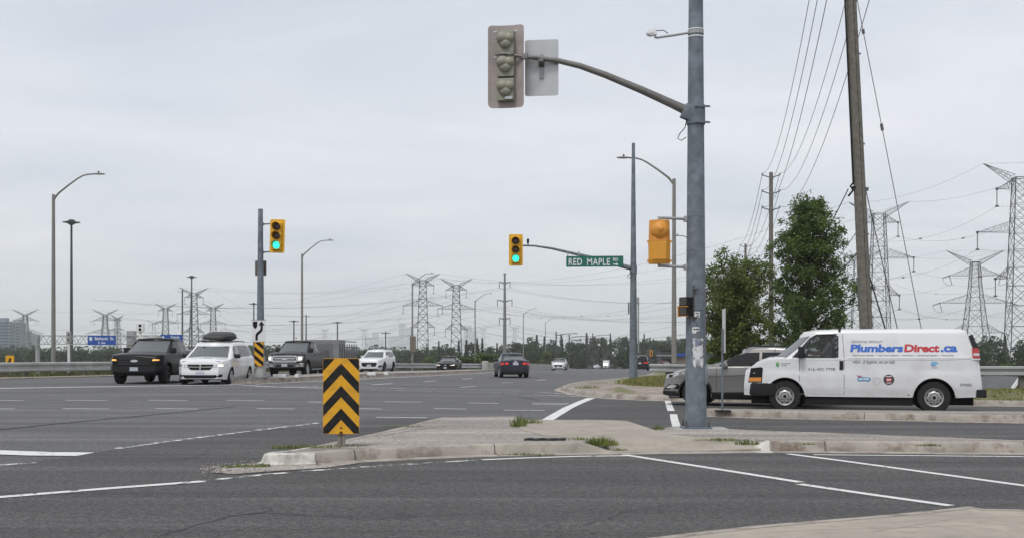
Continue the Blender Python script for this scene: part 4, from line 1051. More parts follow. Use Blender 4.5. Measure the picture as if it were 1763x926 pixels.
M_GLASS = mat('car_glass', (0.022, 0.030, 0.031), 0.03, ior=2.1, coat=0.3)
M_GLASSD = mat('privacy_glass', (0.008, 0.008, 0.009), 0.06, ior=1.45)
M_TYRE = mat('tyre_rubber', (0.014, 0.014, 0.014), 0.85, var=0.2, vscale=8)
M_TRIM = mat('black_trim', (0.014, 0.014, 0.015), 0.55, spec=0.3)
M_UNDER = mat('underbody', (0.006, 0.006, 0.006), 0.9)
M_RIM = mat('alloy', (0.5, 0.5, 0.5), 0.35, 0.7)
M_RIMD = mat('dark_alloy', (0.03, 0.03, 0.03), 0.4, 0.5)
M_CHROME = mat('chrome', (0.62, 0.62, 0.62), 0.18, 0.95)
M_RED = mat('tail_red', (0.38, 0.012, 0.012), 0.2, coat=0.6)
M_REDL = mat('tail_red_lit', (0.5, 0.02, 0.015), 0.25, emit=(1, 0.05, 0.03), estr=0.25)
M_CLEAR = mat('lamp_clear', (0.5, 0.5, 0.5), 0.12, 0.3, coat=0.8)
M_LAMPON = mat('headlamp_lit', (0.8, 0.75, 0.65), 0.3, emit=(1, 0.86, 0.62), estr=1.3)
M_AMBON = mat('amber_lit', (0.8, 0.4, 0.1), 0.3, emit=(1, 0.5, 0.12), estr=0.6)
M_AMBER = mat('amber_lens', (0.65, 0.22, 0.015), 0.2, coat=0.6)
M_PLATE = mat('licence_plate', (0.42, 0.44, 0.50), 0.5)
M_SEAM = mat('panel_gap', (0.03, 0.03, 0.03), 0.8)

class Car:
    def __init__(s, L, W, deck, low, wheels, Rw, Ra, cab, rf=0.7, pf=0.72, nf=2.4, rr=0.5, pr=0.8, vert=None, rake=(0.6, 0.0), rrake=(0.6, 0.0), sh=0.05, wt=0.22, crown=0.04):
        s.L, s.W, s.deck, s.low, s.wheels, s.Rw, s.Ra, s.cab = L, W, deck, low, wheels, Rw, Ra, cab
        s.rf, s.pf, s.nf, s.rr, s.pr, s.rake, s.rrake, s.sh, s.wt, s.crown = rf, pf, nf, rr, pr, rake, rrake, sh, wt, crown
        s.vert = vert or [(0.2, 0.93), (0.45, 0.985), (0.7, 1.0), (1.0, 0.975), (1.3, 0.94)]
    def plan(s, x):
        f = 1.0
        if x < s.rf: f = min(f, 1-(1-s.pf)*max(0, 1-x/s.rf)**s.nf)
        if x > s.L-s.rr: f = min(f, 1-(1-s.pr)*max(0, 1-(s.L-x)/s.rr)**s.nf)
        return f
    def Yb(s, x, z): return s.W/2*s.plan(x)*interp(s.vert, z)
    def warp(s, x, y, z):
        dx = s.rake[1]*max(0, z-s.rake[0])*max(0, 1-x/1.2)-s.rrake[1]*max(0, z-s.rrake[0])*max(0, 1-(s.L-x)/1.2)
        return (x+dx-s.L/2, y, z)
    def zlow(s, x):
        z = interp(s.low, x)
        for wx in s.wheels:
            d = abs(x-wx)
            if d < s.Ra: z = max(z, s.Rw+math.sqrt(max(0, s.Ra**2-d*d))*0.98)
        return z
    def body(s, paint, parent):
        xs = set(); n = 44
        for i in range(n+1): xs.add(round(s.L*i/n, 4))
        for i in range(1, 7): xs.add(round(s.rf*(i/7)**1.6*0.5, 4)); xs.add(round(s.L-s.rr*(i/7)**1.6*0.5, 4))
        for wx in s.wheels:
            xs = {x for x in xs if abs(x-wx) > s.Ra+0.01}
            for i in range(19): xs.add(round(wx-s.Ra*math.cos(math.pi*i/18), 4))
            xs.add(round(wx-s.Ra-0.003, 4)); xs.add(round(wx+s.Ra+0.003, 4))
        xs = sorted(x for x in xs if 0 <= x <= s.L)
        NZ, NT = 11, 4; V = []; k = 0
        for x in xs:
            zl = s.zlow(x); zd = max(interp(s.deck, x), zl+0.06); half = []
            zt = zd-s.sh
            for j in range(NZ+1):
                z = zl+(zt-zl)*j/NZ; half.append((s.Yb(x, z), z))
            yt = s.Yb(x, zt)
            for a in (30, 60, 90): half.append((yt-s.sh*(1-math.cos(R(a))), zt+s.sh*math.sin(R(a))))
            y0 = half[-1][0]
            for j in range(1, NT+1): f = 1-j/NT; half.append((y0*f, zd+s.crown*(1-f*f)))
            ring = [(-y, z) for y, z in half]+[(y, z) for y, z in half[-2::-1]]
            k = len(ring); V += [s.warp(x, y, z) for y, z in ring]
        m = MB(); n = len(xs)
        F_ = [(i*k+j, i*k+j+1, (i+1)*k+j+1, (i+1)*k+j) for i in range(n-1) for j in range(k-1)]
        for b in (0, (n-1)*k): F_ += [(b+j, b+j+1, b+k-2-j, b+k-1-j) for j in range(k//2)]
        m.add(V, F_)
        o = m.build('body', paint, parent, smooth=32)
        u = MB(); zt = min(interp(s.deck, s.wheels[0]), interp(s.deck, s.wheels[1]))-0.12
        ub = 0.2 if s.Rw < 0.4 else 0.36
        u.box((0, 0, (ub+zt)/2), (s.L-0.35, s.W-2*s.wt-0.12, zt-ub))
        u.box(((s.wheels[0]+s.wheels[1])/2-s.L/2, 0, 0.32+ub-0.2), (s.wheels[1]-s.wheels[0]-2*s.Ra, s.W-0.14, 0.26))
        u.build('underbody', M_UNDER, parent)
        for wx in s.wheels:
            for sg in (-1, 1):
                l = MB(); vs = []; nn = 18
                for i in range(nn+1):
                    a = math.pi*i/nn; r = s.Ra-0.006
                    x = wx-r*math.cos(a); z = s.Rw+r*0.98*math.sin(a); yy = s.Yb(x, z)-0.012
                    vs += [(x-s.L/2, sg*yy, z), (x-s.L/2, sg*(s.W/2-s.wt-0.1), z)]
                l.add(vs, [(2*i, 2*i+1, 2*i+3, 2*i+2) for i in range(nn)])
                l.build('wheel_well', M_UNDER, parent)
        return o
    # --- greenhouse
    def ring(s, v, inset=0.0, dz=0.0, ns=14):
        c = s.cab; xf = lerp(c['xf'][0], c['xf'][1], v)+inset; xr = lerp(c['xr'][0], c['xr'][1], v)-inset
        wy = lerp(c['w'][0], c['w'][1], v)-inset; bf, br, rc = c.get('bf', 0.16), c.get('br', 0.1), c.get('rc', 0.14)
        out = []
        def Z(x, y): return c['zb']+v*(s.roof(x)-c['rr']-c['zb'])+dz
        def wid(x): return wy-c.get('tf', 0.06)*max(0, 1-(x-xf)/1.1)**2-c.get('tr', 0.04)*max(0, 1-(xr-x)/1.0)**2
        fx, rx = xf+bf+rc, xr-br-rc
        side = [fx+(rx-fx)*i/ns for i in range(ns+1)]
        wf, wr = wid(fx), wid(rx)
        def corner(x0, y0, x1, y1, cx, cy): return [((1-t)**2*x0+2*t*(1-t)*cx+t*t*x1, (1-t)**2*y0+2*t*(1-t)*cy+t*t*y1) for t in (0.33, 0.67)]
        p = [(x, -wid(x)) for x in side]
        ry = wr-rc*0.8; rear = [(xr-br*(y/wr)**2, y) for y in [-ry+2*ry*i/8 for i in range(9)]]
        p += corner(rx, -wr, rear[0][0], rear[0][1], xr-br, -wr); p += rear; p += corner(rear[-1][0], rear[-1][1], rx, wr, xr-br, wr)
        p += [(x, wid(x)) for x in side[::-1]]
        fy = wf-rc*0.8; fr = [(xf+bf*(y/wf)**2, y) for y in [fy-2*fy*i/8 for i in range(9)]]
        p += corner(fx, wf, fr[0][0], fr[0][1], xf+bf, wf); p += fr; p += corner(fr[-1][0], fr[-1][1], fx, -wf, xf+bf, -wf)
        return [(x, y, Z(x, y)) for x, y in p]
    def roof(s, x): return interp(s.cab['roof'], x)
    def cabin(s, paint, parent, hole=None, name='cabin'):
        c = s.cab; rings = [s.ring(v) for v in (-0.06, 0, 0.2, 0.4, 0.6, 0.8, 1.0)]
        rr = c['rr']
        for a in (30, 60, 85): rings.append(s.ring(1.0, rr*(1-math.cos(R(a))), rr*math.sin(R(a))))
        last = rings[-1]
        for f in (0.75, 0.45, 0.15, 0.0): rings.append([(x, y*f, z+0.035*(1-f*f)) for x, y, z in last])
        n = len(rings[0]); V = [(x-s.L/2, y, z) for r in rings for x, y, z in r]; F_ = []
        for i in range(len(rings)-1):
            for j in range(n):
                f = (i*n+j, i*n+(j+1) % n, (i+1)*n+(j+1) % n, (i+1)*n+j)
                if hole and i < 7:
                    cx = sum(V[q][0] for q in f)/4+s.L/2; cy = sum(V[q][1] for q in f)/4; cz = sum(V[q][2] for q in f)/4
                    if hole(cx, cy, cz): continue
                F_.append(f)
        return MB().add(V, F_).build(name, paint, parent, smooth=38)
    def Yc(s, x, z):
        c = s.cab; v = (z-c['zb'])/(s.roof(x)-c['rr']-c['zb']); wy = lerp(c['w'][0], c['w'][1], v)
        xf, xr = lerp(c['xf'][0], c['xf'][1], v), lerp(c['xr'][0], c['xr'][1], v)
        return wy-c.get('tf', 0.06)*max(0, 1-(x-xf)/1.1)**2-c.get('tr', 0.04)*max(0, 1-(xr-x)/1.0)**2
    def Ys(s, x, z): return s.Yc(x, z) if z > s.cab['zb'] else s.Yb(x, z)
    # --- pieces lying on the surface
    def side(s, name, poly, sg, m, parent, off=0.006, th=0.02, step=0.15, cabin=True):
        vs, fs, bd = cut_grid(poly, step); n = len(vs); V = []
        fn = s.Ys if cabin else s.Yb
        for d in (off, off-th):
            for x, z in vs:
                p = s.warp(x, 0, z) if z <= s.cab['zb'] else (x-s.L/2, 0, z)
                V.append((p[0], sg*(fn(x, z)+d), z))
        return MB().add(V, fs+[(a, b, b+n, a+n) for a, b in bd]).build(name, m, parent, smooth=40)
    def fx(s, y, z):
        f = abs(y)/(s.W/2*interp(s.vert, z))
        return 0.0 if f <= s.pf else s.rf*(1-(max(0, 1-f)/(1-s.pf))**(1/s.nf)) if f < 1 else s.rf
    def rx(s, y, z):
        f = abs(y)/(s.W/2*interp(s.vert, z))
        return s.L if f <= s.pr else s.L-s.rr*(1-(max(0, 1-f)/(1-s.pr))**(1/s.nf)) if f < 1 else s.L-s.rr
    def front(s, name, poly, m, parent, off=0.008, th=0.03, step=0.12, rear=False):
        if isinstance(poly[0][0], (tuple, list)): polys = poly
        else: polys = [poly]
        mb = MB()
        for po in polys:
            vs, fs, bd = cut_grid(po, step); n = len(vs); V = []
            for d in (off, off-th):
                for y, z in vs:
                    x = s.rx(y, z)+d if rear else s.fx(y, z)-d
                    V.append(s.warp(x, y, z))
            mb.add(V, fs+[(a, b, b+n, a+n) for a, b in bd])
        return mb.build(name, m, parent, smooth=40)
    def screen(s, name, v0, v1, m, parent, rear=False, edge=0.94, off=0.006):
        c = s.cab; V = []; nv, nu = 6, 10
        for j in range(nv+1):
            v = v0+(v1-v0)*j/nv
            xf = lerp(c['xf'][0], c['xf'][1], v); xr = lerp(c['xr'][0], c['xr'][1], v); wy = lerp(c['w'][0], c['w'][1], v)
            b = c.get('br', 0.1) if rear else c.get('bf', 0.16)
            w_ = wy-(c.get('tr', 0.04) if rear else c.get('tf', 0.06))-c.get('rc', 0.14)*0.75
            for i in range(nu+1):
                y = (-1+2*i/nu)*w_*edge/0.94
                x = xr-b*(y/wy)**2+off if rear else xf+b*(y/wy)**2-off
                V.append((x-s.L/2, y, c['zb']+v*(s.roof(x)-c['rr']-c['zb'])+0.004))
        return MB().add(V, [(j*(nu+1)+i, j*(nu+1)+i+1, (j+1)*(nu+1)+i+1, (j+1)*(nu+1)+i) for j in range(nv) for i in range(nu)]).build(name, m, parent, smooth=60)
    def wheelset(s, parent, rim_m, style='spoke', nspoke=5, rimr=0.64, tw=None):
        tw = tw or s.wt; r = s.Rw; first = None
        for wx in s.wheels:
            for sg in (-1, 1):
                if first is None:
                    first = MB().lathe([(r*rimr, -tw/2), (r*0.93, -tw/2), (r*0.985, -tw/2+0.03), (r, -tw/2+0.06), (r, tw/2-0.06), (r*0.985, tw/2-0.03), (r*0.93, tw/2), (r*rimr, tw/2)], 36, axis='Y', cap=False).build('wheel', M_TYRE, parent, smooth=30)
                    q = r*rimr
                    d = MB().lathe([(q, -0.02), (q*0.9, 0.05), (0.0, 0.06)], 24, axis='Y', cap=False).build('brake_disc', M_UNDER, first)
                    m = MB(); y0 = -tw/2
                    m.lathe([(q*1.03, y0-0.004), (q*1.01, y0-0.012), (q*0.92, y0+0.004), (q*0.90, y0+0.09), (q*1.0, y0+0.09)], 28, axis='Y', cap=False)
                    if style == 'steel':
                        m.lathe([(q*0.92, y0+0.05), (q*0.80, y0+0.045), (q*0.62, y0+0.012), (q*0.52, y0+0.005), (q*0.40, y0+0.018), (q*0.36, y0-0.012), (q*0.0, y0-0.014)], 28, axis='Y', cap=False)
                    else:
                        for i in range(nspoke):
                            a = 2*math.pi*i/nspoke+0.2
                            for da in ((-0.13, 0.13) if style == 'twin' else (0,)):
                                c_, s_ = math.cos(a+da), math.sin(a+da)
                                w0, w1 = (0.035, 0.028) if style == 'twin' else (0.06, 0.045)
                                px_, pz_ = -s_, c_
                                V = []
                                for rad, w_, yy in ((q*0.12, w0, y0+0.015), (q*0.95, w1, y0+0.004)):
                                    for e in (-1, 1): V += [(c_*rad+px_*w_*e, yy, s_*rad+pz_*w_*e), (c_*rad+px_*w_*e, yy+0.03, s_*rad+pz_*w_*e)]
                                m.add(V, [(0, 2, 6, 4), (1, 5, 7, 3), (0, 4, 5, 1), (2, 3, 7, 6)])
                        m.lathe([(q*0.22, y0+0.03), (q*0.22, y0+0.004), (q*0.15, y0-0.004), (0, y0-0.004)], 16, axis='Y', cap=False)
                    rm = m.build('rim', rim_m, first, smooth=30)
                    if style == 'steel':
                        for i in range(8):
                            a = 2*math.pi*(i+0.5)/8; MB().lathe([(0, y0+0.022), (q*0.085, y0+0.024)], 10, (math.cos(a)*q*0.74, 0, math.sin(a)*q*0.74), 'Y', cap=False)
                        hm = MB()
                        for i in range(8):
                            a = 2*math.pi*(i+0.5)/8; c_, s_ = math.cos(a), math.sin(a)
                            V = []
                            for t in range(12):
                                b = 2*math.pi*t/12; rad = q*0.735+q*0.075*math.cos(b); tang = q*0.13*math.sin(b)
                                V.append((c_*rad-s_*tang, y0+0.026-0.0*rad, s_*rad+c_*tang))
                            f0 = len(hm.v); hm.add(V, [tuple(range(12))])
                        hm.build('rim_openings', M_UNDER, first)
                        bm_ = MB()
                        for i in range(8):
                            a = 2*math.pi*i/8; bm_.lathe([(0.012, y0+0.01), (0.012, y0-0.012), (0, y0-0.014)], 8, (math.cos(a)*q*0.46, 0, math.sin(a)*q*0.46), 'Y', cap=False)
                        bm_.lathe([(q*0.2, y0-0.013), (q*0.2, y0-0.02), (0, y0-0.022)], 12, axis='Y', cap=False)
                        bm_.build('wheel_nuts', M_TRIM, first)
                    w_ = first
                else:
                    w_ = first.copy(); COL.objects.link(w_); w_.parent = parent
                    for ch in first.children: c2 = ch.copy(); COL.objects.link(c2); c2.parent = w_
                w_.location = (wx-s.L/2, sg*(s.W/2-tw/2-0.025), r); w_.rotation_euler = (0, 0, 0 if sg < 0 else math.pi)
    def mirrors(s, m, parent, x, z, dx=0.12, dy=0.2, dz=0.17, out=0.12):
        for sg in (-1, 1):
            y = sg*(s.Ys(x+0.15, z)+out)
            o = MB().box((x-s.L/2, y, z), (dx, dy, dz), Matrix.Rotation(R(-8*sg), 3, 'Z'), bev=min(dx, dz)*0.35); o.box((x+0.02-s.L/2, sg*(abs(y)-dy*0.55), z-dz*0.3), (0.05, 0.14, 0.05))
            o.build('wing_mirror', m, parent, smooth=50)
    def plate(s, parent, z, rear=False, w=0.32, h=0.16):
        return s.front('licence_plate', [(-w/2, z-h/2), (w/2, z-h/2), (w/2, z+h/2), (-w/2, z+h/2)], M_PLATE, parent, off=0.025, rear=rear)
def mir(poly): return [(-y, z) for y, z in poly[::-1]]
def both(poly): return [poly, mir(poly)]
def rect(y0, y1, z0, z1): return [(y0, z0), (y1, z0), (y1, z1), (y0, z1)]
def put(t, x, Y, fwd_deg, L=None):
    """forward direction: 0 = straight at the camera, positive turns it to +X"""
    t.location = (x, Y, g(x, Y)); t.rotation_euler = (0, 0, R(90+fwd_deg))

def paint_mat(name, col, metal=0.0, rough=0.28):
    return mat(name, col, rough if max(col) > 0.1 else 0.3, metal if max(col) > 0.1 else 0.0, coat=0.7 if max(col) > 0.1 else 0.14, spec=None if max(col) > 0.1 else 0.1, dirt=tuple(c*0.82+0.02 for c in col), dscale=1.4, damt=0.35)

# ---------------- pickups
def pickup(label, col, lit, x, Y, fwd, chrome, rim):
    P = paint_mat('pickup_paint_'+('black' if not chrome else 'charcoal'), col, 0.2)
    t = thing('pickup_truck', label, 'pickup truck')
    L = 5.9
    c = Car(L, 2.05, [(0, 1.10), (0.06, 1.20), (0.3, 1.265), (1.5, 1.33), (1.75, 1.35), (3.95, 1.37), (4.0, 1.42), (5.9, 1.45)], [(0, 0.46), (0.5, 0.44), (1.6, 0.46), (5.2, 0.50), (5.9, 0.62)],
            (0.98, 4.66), 0.42, 0.52, dict(xf=(1.42, 2.38), xr=(4.02, 3.82), w=(0.93, 0.80), zb=1.34, rr=0.09, roof=[(2.2, 1.93), (2.6, 1.965), (3.5, 1.965), (3.9, 1.93)], bf=0.2, br=0.04, rc=0.12),
            rf=0.55, pf=0.83, nf=2.2, rr=0.2, pr=0.94, vert=[(0.3, 0.94), (0.6, 1.0), (0.9, 1.0), (1.2, 0.97), (1.45, 0.955)], rake=(0.8, 0.12), crown=0.06, wt=0.27)
    c.body(P, t); c.cabin(P, t)
    c.screen('windshield', 0.02, 0.97, M_GLASS, t); c.screen('rear_window', 0.2, 0.9, M_GLASSD, t, True)
    for sg in (-1, 1):
        c.side('side_window', [(1.98, 1.38), (2.72, 1.38), (2.72, 1.83), (2.42, 1.82)], sg, M_GLASSD, t); c.side('side_window', [(2.79, 1.38), (3.62, 1.38), (3.5, 1.83), (2.79, 1.83)], sg, M_GLASSD, t)
        c.side('door_gap', [(2.745, 0.5), (2.76, 0.5), (2.76, 1.34), (2.745, 1.34)], sg, M_SEAM, t, 0.002); c.side('door_gap', [(3.75, 0.6), (3.765, 0.6), (3.765, 1.34), (3.75, 1.34)], sg, M_SEAM, t, 0.002)
        for xx in (2.55, 3.5): c.side('door_handle', [(xx, 1.16), (xx+0.2, 1.16), (xx+0.2, 1.2), (xx, 1.2)], sg, M_TRIM, t, 0.03)
        c.side('running_board', [(1.65, 0.36), (3.9, 0.36), (3.9, 0.44), (1.65, 0.44)], sg, M_TRIM if not chrome else M_CHROME, t, 0.06, 0.2, cabin=False)
        c.side('arch_trim', [(0.98+0.58*math.cos(R(a)), 0.42+0.57*math.sin(R(a))) for a in range(0, 181, 15)]+[(0.98+0.53*math.cos(R(a)), 0.42+0.52*math.sin(R(a))) for a in range(180, -1, -15)], sg, M_TRIM, t, 0.02, 0.03, None, False)
    GM = M_TRIM
    c.front('grille', [(-0.62, 0.82), (0.62, 0.82), (0.66, 0.98), (0.62, 1.14), (-0.62, 1.14), (-0.66, 0.98)], M_BLACK, t, 0.015)
    bar = M_CHROME if chrome else M_TRIM
    c.front('grille_bar', [rect(-0.6, 0.6, 1.02, 1.06), rect(-0.6, 0.6, 0.88, 0.92)] if not chrome else [rect(-0.58, 0.58, 1.0, 1.045), rect(-0.58, 0.58, 0.905, 0.94)], bar, t, 0.035)
    if chrome:
        ring = [(-0.64, 0.80), (0.64, 0.80), (0.70, 0.98), (0.64, 1.15), (-0.64, 1.15), (-0.70, 0.98)]; inn = [(y*0.92, 0.98+(z-0.98)*0.74) for y, z in ring]
        for i in range(6): c.front('grille_frame', [ring[i], ring[(i+1) % 6], inn[(i+1) % 6], inn[i]], M_CHROME, t, 0.045)
    c.front('emblem', [(0.14*math.cos(a*math.pi/8), 0.985+0.055*math.sin(a*math.pi/8)) for a in range(16)], mat('emblem_silver', (0.45, 0.46, 0.48), 0.3, 0.6), t, 0.055)
    hl = [(0.68, 0.84), (0.93, 0.86), (0.955, 1.0), (0.95, 1.15), (0.70, 1.14)] if chrome else [(0.66, 0.95), (0.95, 0.97), (0.955, 1.10), (0.69, 1.12)]
    for po in both(hl):
        h = c.front('headlight', po, M_BLACK if not chrome else M_CLEAR, t, 0.02)
        cy = sum(p[0] for p in po)/len(po); cz = sum(p[1] for p in po)/len(po)
        if lit == 'amber': c.front('lamp', [(cy+(y-cy)*0.8, cz-0.01+(z-cz)*0.42) for y, z in po], M_AMBON, h, 0.03)
        else: c.front('lamp', [(cy+(y-cy)*0.55, cz+(z-cz)*0.5) for y, z in po], M_LAMPON, h, 0.03)
    bm_ = M_CHROME if chrome else M_TRIM
    c.front('front_bumper', [(-0.98, 0.56), (-0.6, 0.52), (0.6, 0.52), (0.98, 0.56), (0.99, 0.76), (-0.99, 0.76)], bm_, t, 0.05, 0.12)
    c.front('lower_intake', [(-0.55, 0.465), (0.55, 0.465), (0.62, 0.52), (-0.62, 0.52)], M_BLACK, t, 0.03)
    if chrome: c.front('bumper_inlay', [(-0.55, 0.54), (0.55, 0.54), (0.45, 0.66), (-0.45, 0.66)], M_TRIM, t, 0.058, 0.02)
    c.front('licence_plate', rect(-0.16, 0.16, 0.56, 0.72), M_PLATE, t, 0.075)
    for po in both(rect(0.62, 0.80, 0.57, 0.66)): c.front('fog_light', po, M_CLEAR if chrome else M_RIMD, t, 0.062)
    c.front('grille_mesh', [rect(-0.6, 0.6, z_, z_+0.016) for z_ in (0.845, 0.955, 1.085)], mat('grille_grey', (0.05, 0.05, 0.052), 0.4), t, 0.028)
    c.mirrors(M_TRIM, t, 1.98, 1.44, 0.14, 0.22, 0.24, 0.06)
    c.wheelset(t, rim, 'spoke', 6)
    m = MB(); m.box((-1.42, -0.35, 1.385), (0.03, 0.55, 0.02), Matrix.Rotation(R(4), 3, 'Z')); m.box((-1.40, 0.38, 1.385), (0.03, 0.55, 0.02), Matrix.Rotation(R(4), 3, 'Z'))
    put(t, x, Y, fwd); return t, c
bp_, _ = pickup('black pickup truck with amber front lights stopped next to the white minivan', (0.007, 0.007, 0.008), 'amber', at(233, 48.3)+0.05, 51.2, -1.5, False, M_RIMD); bp_.scale = (1, 1.08, 0.98)
dp_, dpc = pickup('charcoal pickup truck with chrome grille and lit headlights behind the median pole', (0.014, 0.013, 0.014), 'white', at(489, 62.5)+0.3, 65.4, -5.0, True, M_RIM)

# ---------------- white minivan with roof box
WHITE = paint_mat('white_paint', (0.66, 0.665, 0.675))
t = thing('minivan', 'white minivan carrying a dark roof box at the stop line', 'minivan')
L = 5.15
c = Car(L, 2.0, [(0, 0.87), (0.05, 0.92), (0.25, 0.99), (0.9, 1.075), (1.2, 1.09), (4.8, 1.13), (5.15, 1.10)], [(0, 0.24), (0.6, 0.2), (4.6, 0.24), (5.15, 0.36)], (0.95, 4.02), 0.335, 0.41,
        dict(xf=(0.92, 1.92), xr=(5.10, 4.82), w=(0.955, 0.80), zb=1.08, rr=0.10, roof=[(1.8, 1.68), (2.4, 1.74), (3.6, 1.755), (4.8, 1.70)], bf=0.26, br=0.1, rc=0.14), rf=0.85, pf=0.70, nf=2.2, rr=0.4, pr=0.88, rake=(0.5, 0.25), crown=0.07)
c.body(WHITE, t); c.cabin(WHITE, t)
c.screen('windshield', 0.02, 0.96, M_GLASS, t); c.screen('rear_window', 0.15, 0.9, M_GLASSD, t, True)
for sg in (-1, 1):
    c.side('side_window', [(1.55, 1.11), (2.45, 1.13), (2.45, 1.60), (2.1, 1.59), (1.85, 1.42)], sg, M_GLASS, t)
    c.side('side_window', [(2.52, 1.13), (3.62, 1.16), (3.62, 1.62), (2.52, 1.61)], sg, M_GLASSD, t); c.side('side_window', [(3.70, 1.16), (4.86, 1.20), (4.68, 1.58), (3.70, 1.62)], sg, M_GLASSD, t)
    for xx in (2.47, 3.64): c.side('door_gap', [(xx, 0.35), (xx+0.012, 0.35), (xx+0.012, 1.08), (xx, 1.08)], sg, M_SEAM, t, 0.002, cabin=False)
    for xx in (2.25, 2.6): c.side('door_handle', [(xx, 0.93), (xx+0.18, 0.93), (xx+0.18, 0.97), (xx, 0.97)], sg, WHITE, t, 0.03, cabin=False)
    c.side('side_moulding', [(1.4, 0.56), (3.5, 0.60), (3.5, 0.63), (1.4, 0.59)], sg, WHITE, t, 0.014, cabin=False)
    c.side('sill_trim', [(1.4, 0.26), (3.55, 0.29), (3.55, 0.33), (1.4, 0.30)], sg, mat('grey_trim', (0.3, 0.3, 0.3), 0.6), t, 0.01, cabin=False)
g1 = [(0.022, 0.735), (0.49, 0.75), (0.50, 0.83), (0.022, 0.83)]; g2 = [(0.022, 0.60), (0.36, 0.605), (0.47, 0.715), (0.022, 0.71)]
for po in both(g1)+both(g2): c.front('grille', po, M_BLACK, t, 0.012)
c.front('grille_bar', [rect(-0.5, 0.5, 0.717, 0.733), rect(-0.02, 0.02, 0.59, 0.835)], mat('satin_chrome', (0.4, 0.4, 0.4), 0.4, 0.8), t, 0.03)
for i, po in enumerate(both([(0.53, 0.70), (0.88, 0.735), (0.945, 0.87), (0.56, 0.835)])):
    h = c.front('headlight', po, M_CLEAR, t, 0.012)
    if i == 1 or i == 0: c.front('lamp', [(s_*abs(y), z) for s_ in [(1 if i == 0 else -1)] for y, z in rect(0.70, 0.83, 0.745, 0.825)], M_LAMPON if i == 1 else M_CLEAR, h, 0.022)
c.front('lower_intake', [(-0.80, 0.32), (-0.5, 0.27), (0.5, 0.27), (0.80, 0.32), (0.82, 0.43), (0.55, 0.40), (-0.55, 0.40), (-0.82, 0.43)], M_BLACK, t, 0.014)
c.plate(t, 0.47, h=0.15); c.mirrors(M_TRIM, t, 1.72, 1.16, 0.12, 0.22, 0.18, 0.10)
c.wheelset(t, M_RIM, 'twin', 5)
m = MB()
for sg in (-1, 1): m.tube([(-0.4, sg*0.62, 1.76), (-0.38, sg*0.62, 1.80), (1.9, sg*0.62, 1.80), (1.95, sg*0.62, 1.75)], 0.018, 6)
for xx in (0.0, 1.0): m.box((xx, 0, 1.81), (0.06, 1.3, 0.03))
m.build('roof_rack', M_TRIM, t)
mvx = at(341.5, 47.2)+0.1; put(t, mvx, 49.8, -1.0); t.scale = (1, 1.07, 1); mv = t
# roof box: rests on the minivan
rbx = thing('roof_box', 'dark grey teardrop roof box strapped on top of the white minivan', 'roof box')
V = []; prof = [(-0.95, 0.26, 0.10, 0.09), (-0.90, 0.36, 0.02, 0.18), (-0.6, 0.42, 0.0, 0.29), (-0.1, 0.44, 0.0, 0.37), (0.5, 0.44, 0.0, 0.38), (0.85, 0.40, 0.0, 0.33), (0.95, 0.34, 0.03, 0.24)]
k = 16
for x, w_, zb_, zt_ in prof:
    for j in range(k):
        a = 2*math.pi*j/k; cx_, sx_ = math.cos(a), math.sin(a)
        V.append((x, w_*math.copysign(abs(cx_)**0.6, cx_), (zb_+zt_)/2+(zt_-zb_)/2*math.copysign(abs(sx_)**0.75, sx_)))
m = MB(); n = len(prof); m.add(V, [(i*k+j, i*k+(j+1) % k, (i+1)*k+(j+1) % k, (i+1)*k+j) for i in range(n-1) for j in range(k)]+[tuple(range(k)), tuple((n-1)*k+j for j in range(k))])
m.build('shell', mat('roof_box_plastic', (0.028, 0.028, 0.027), 0.55), rbx, smooth=50)
m = MB(); m.box((0, 0, 0.11), (1.88, 0.9, 0.02), bev=0.008); m.build('lid_seam', M_BLACK, rbx)
rbx.location = (mv.location.x-0.0, 50.3, g(mvx, 49.8)+1.83); rbx.rotation_euler = (0, 0, R(90-1)); rbx.scale = (1.0, 1.28, 1.05)

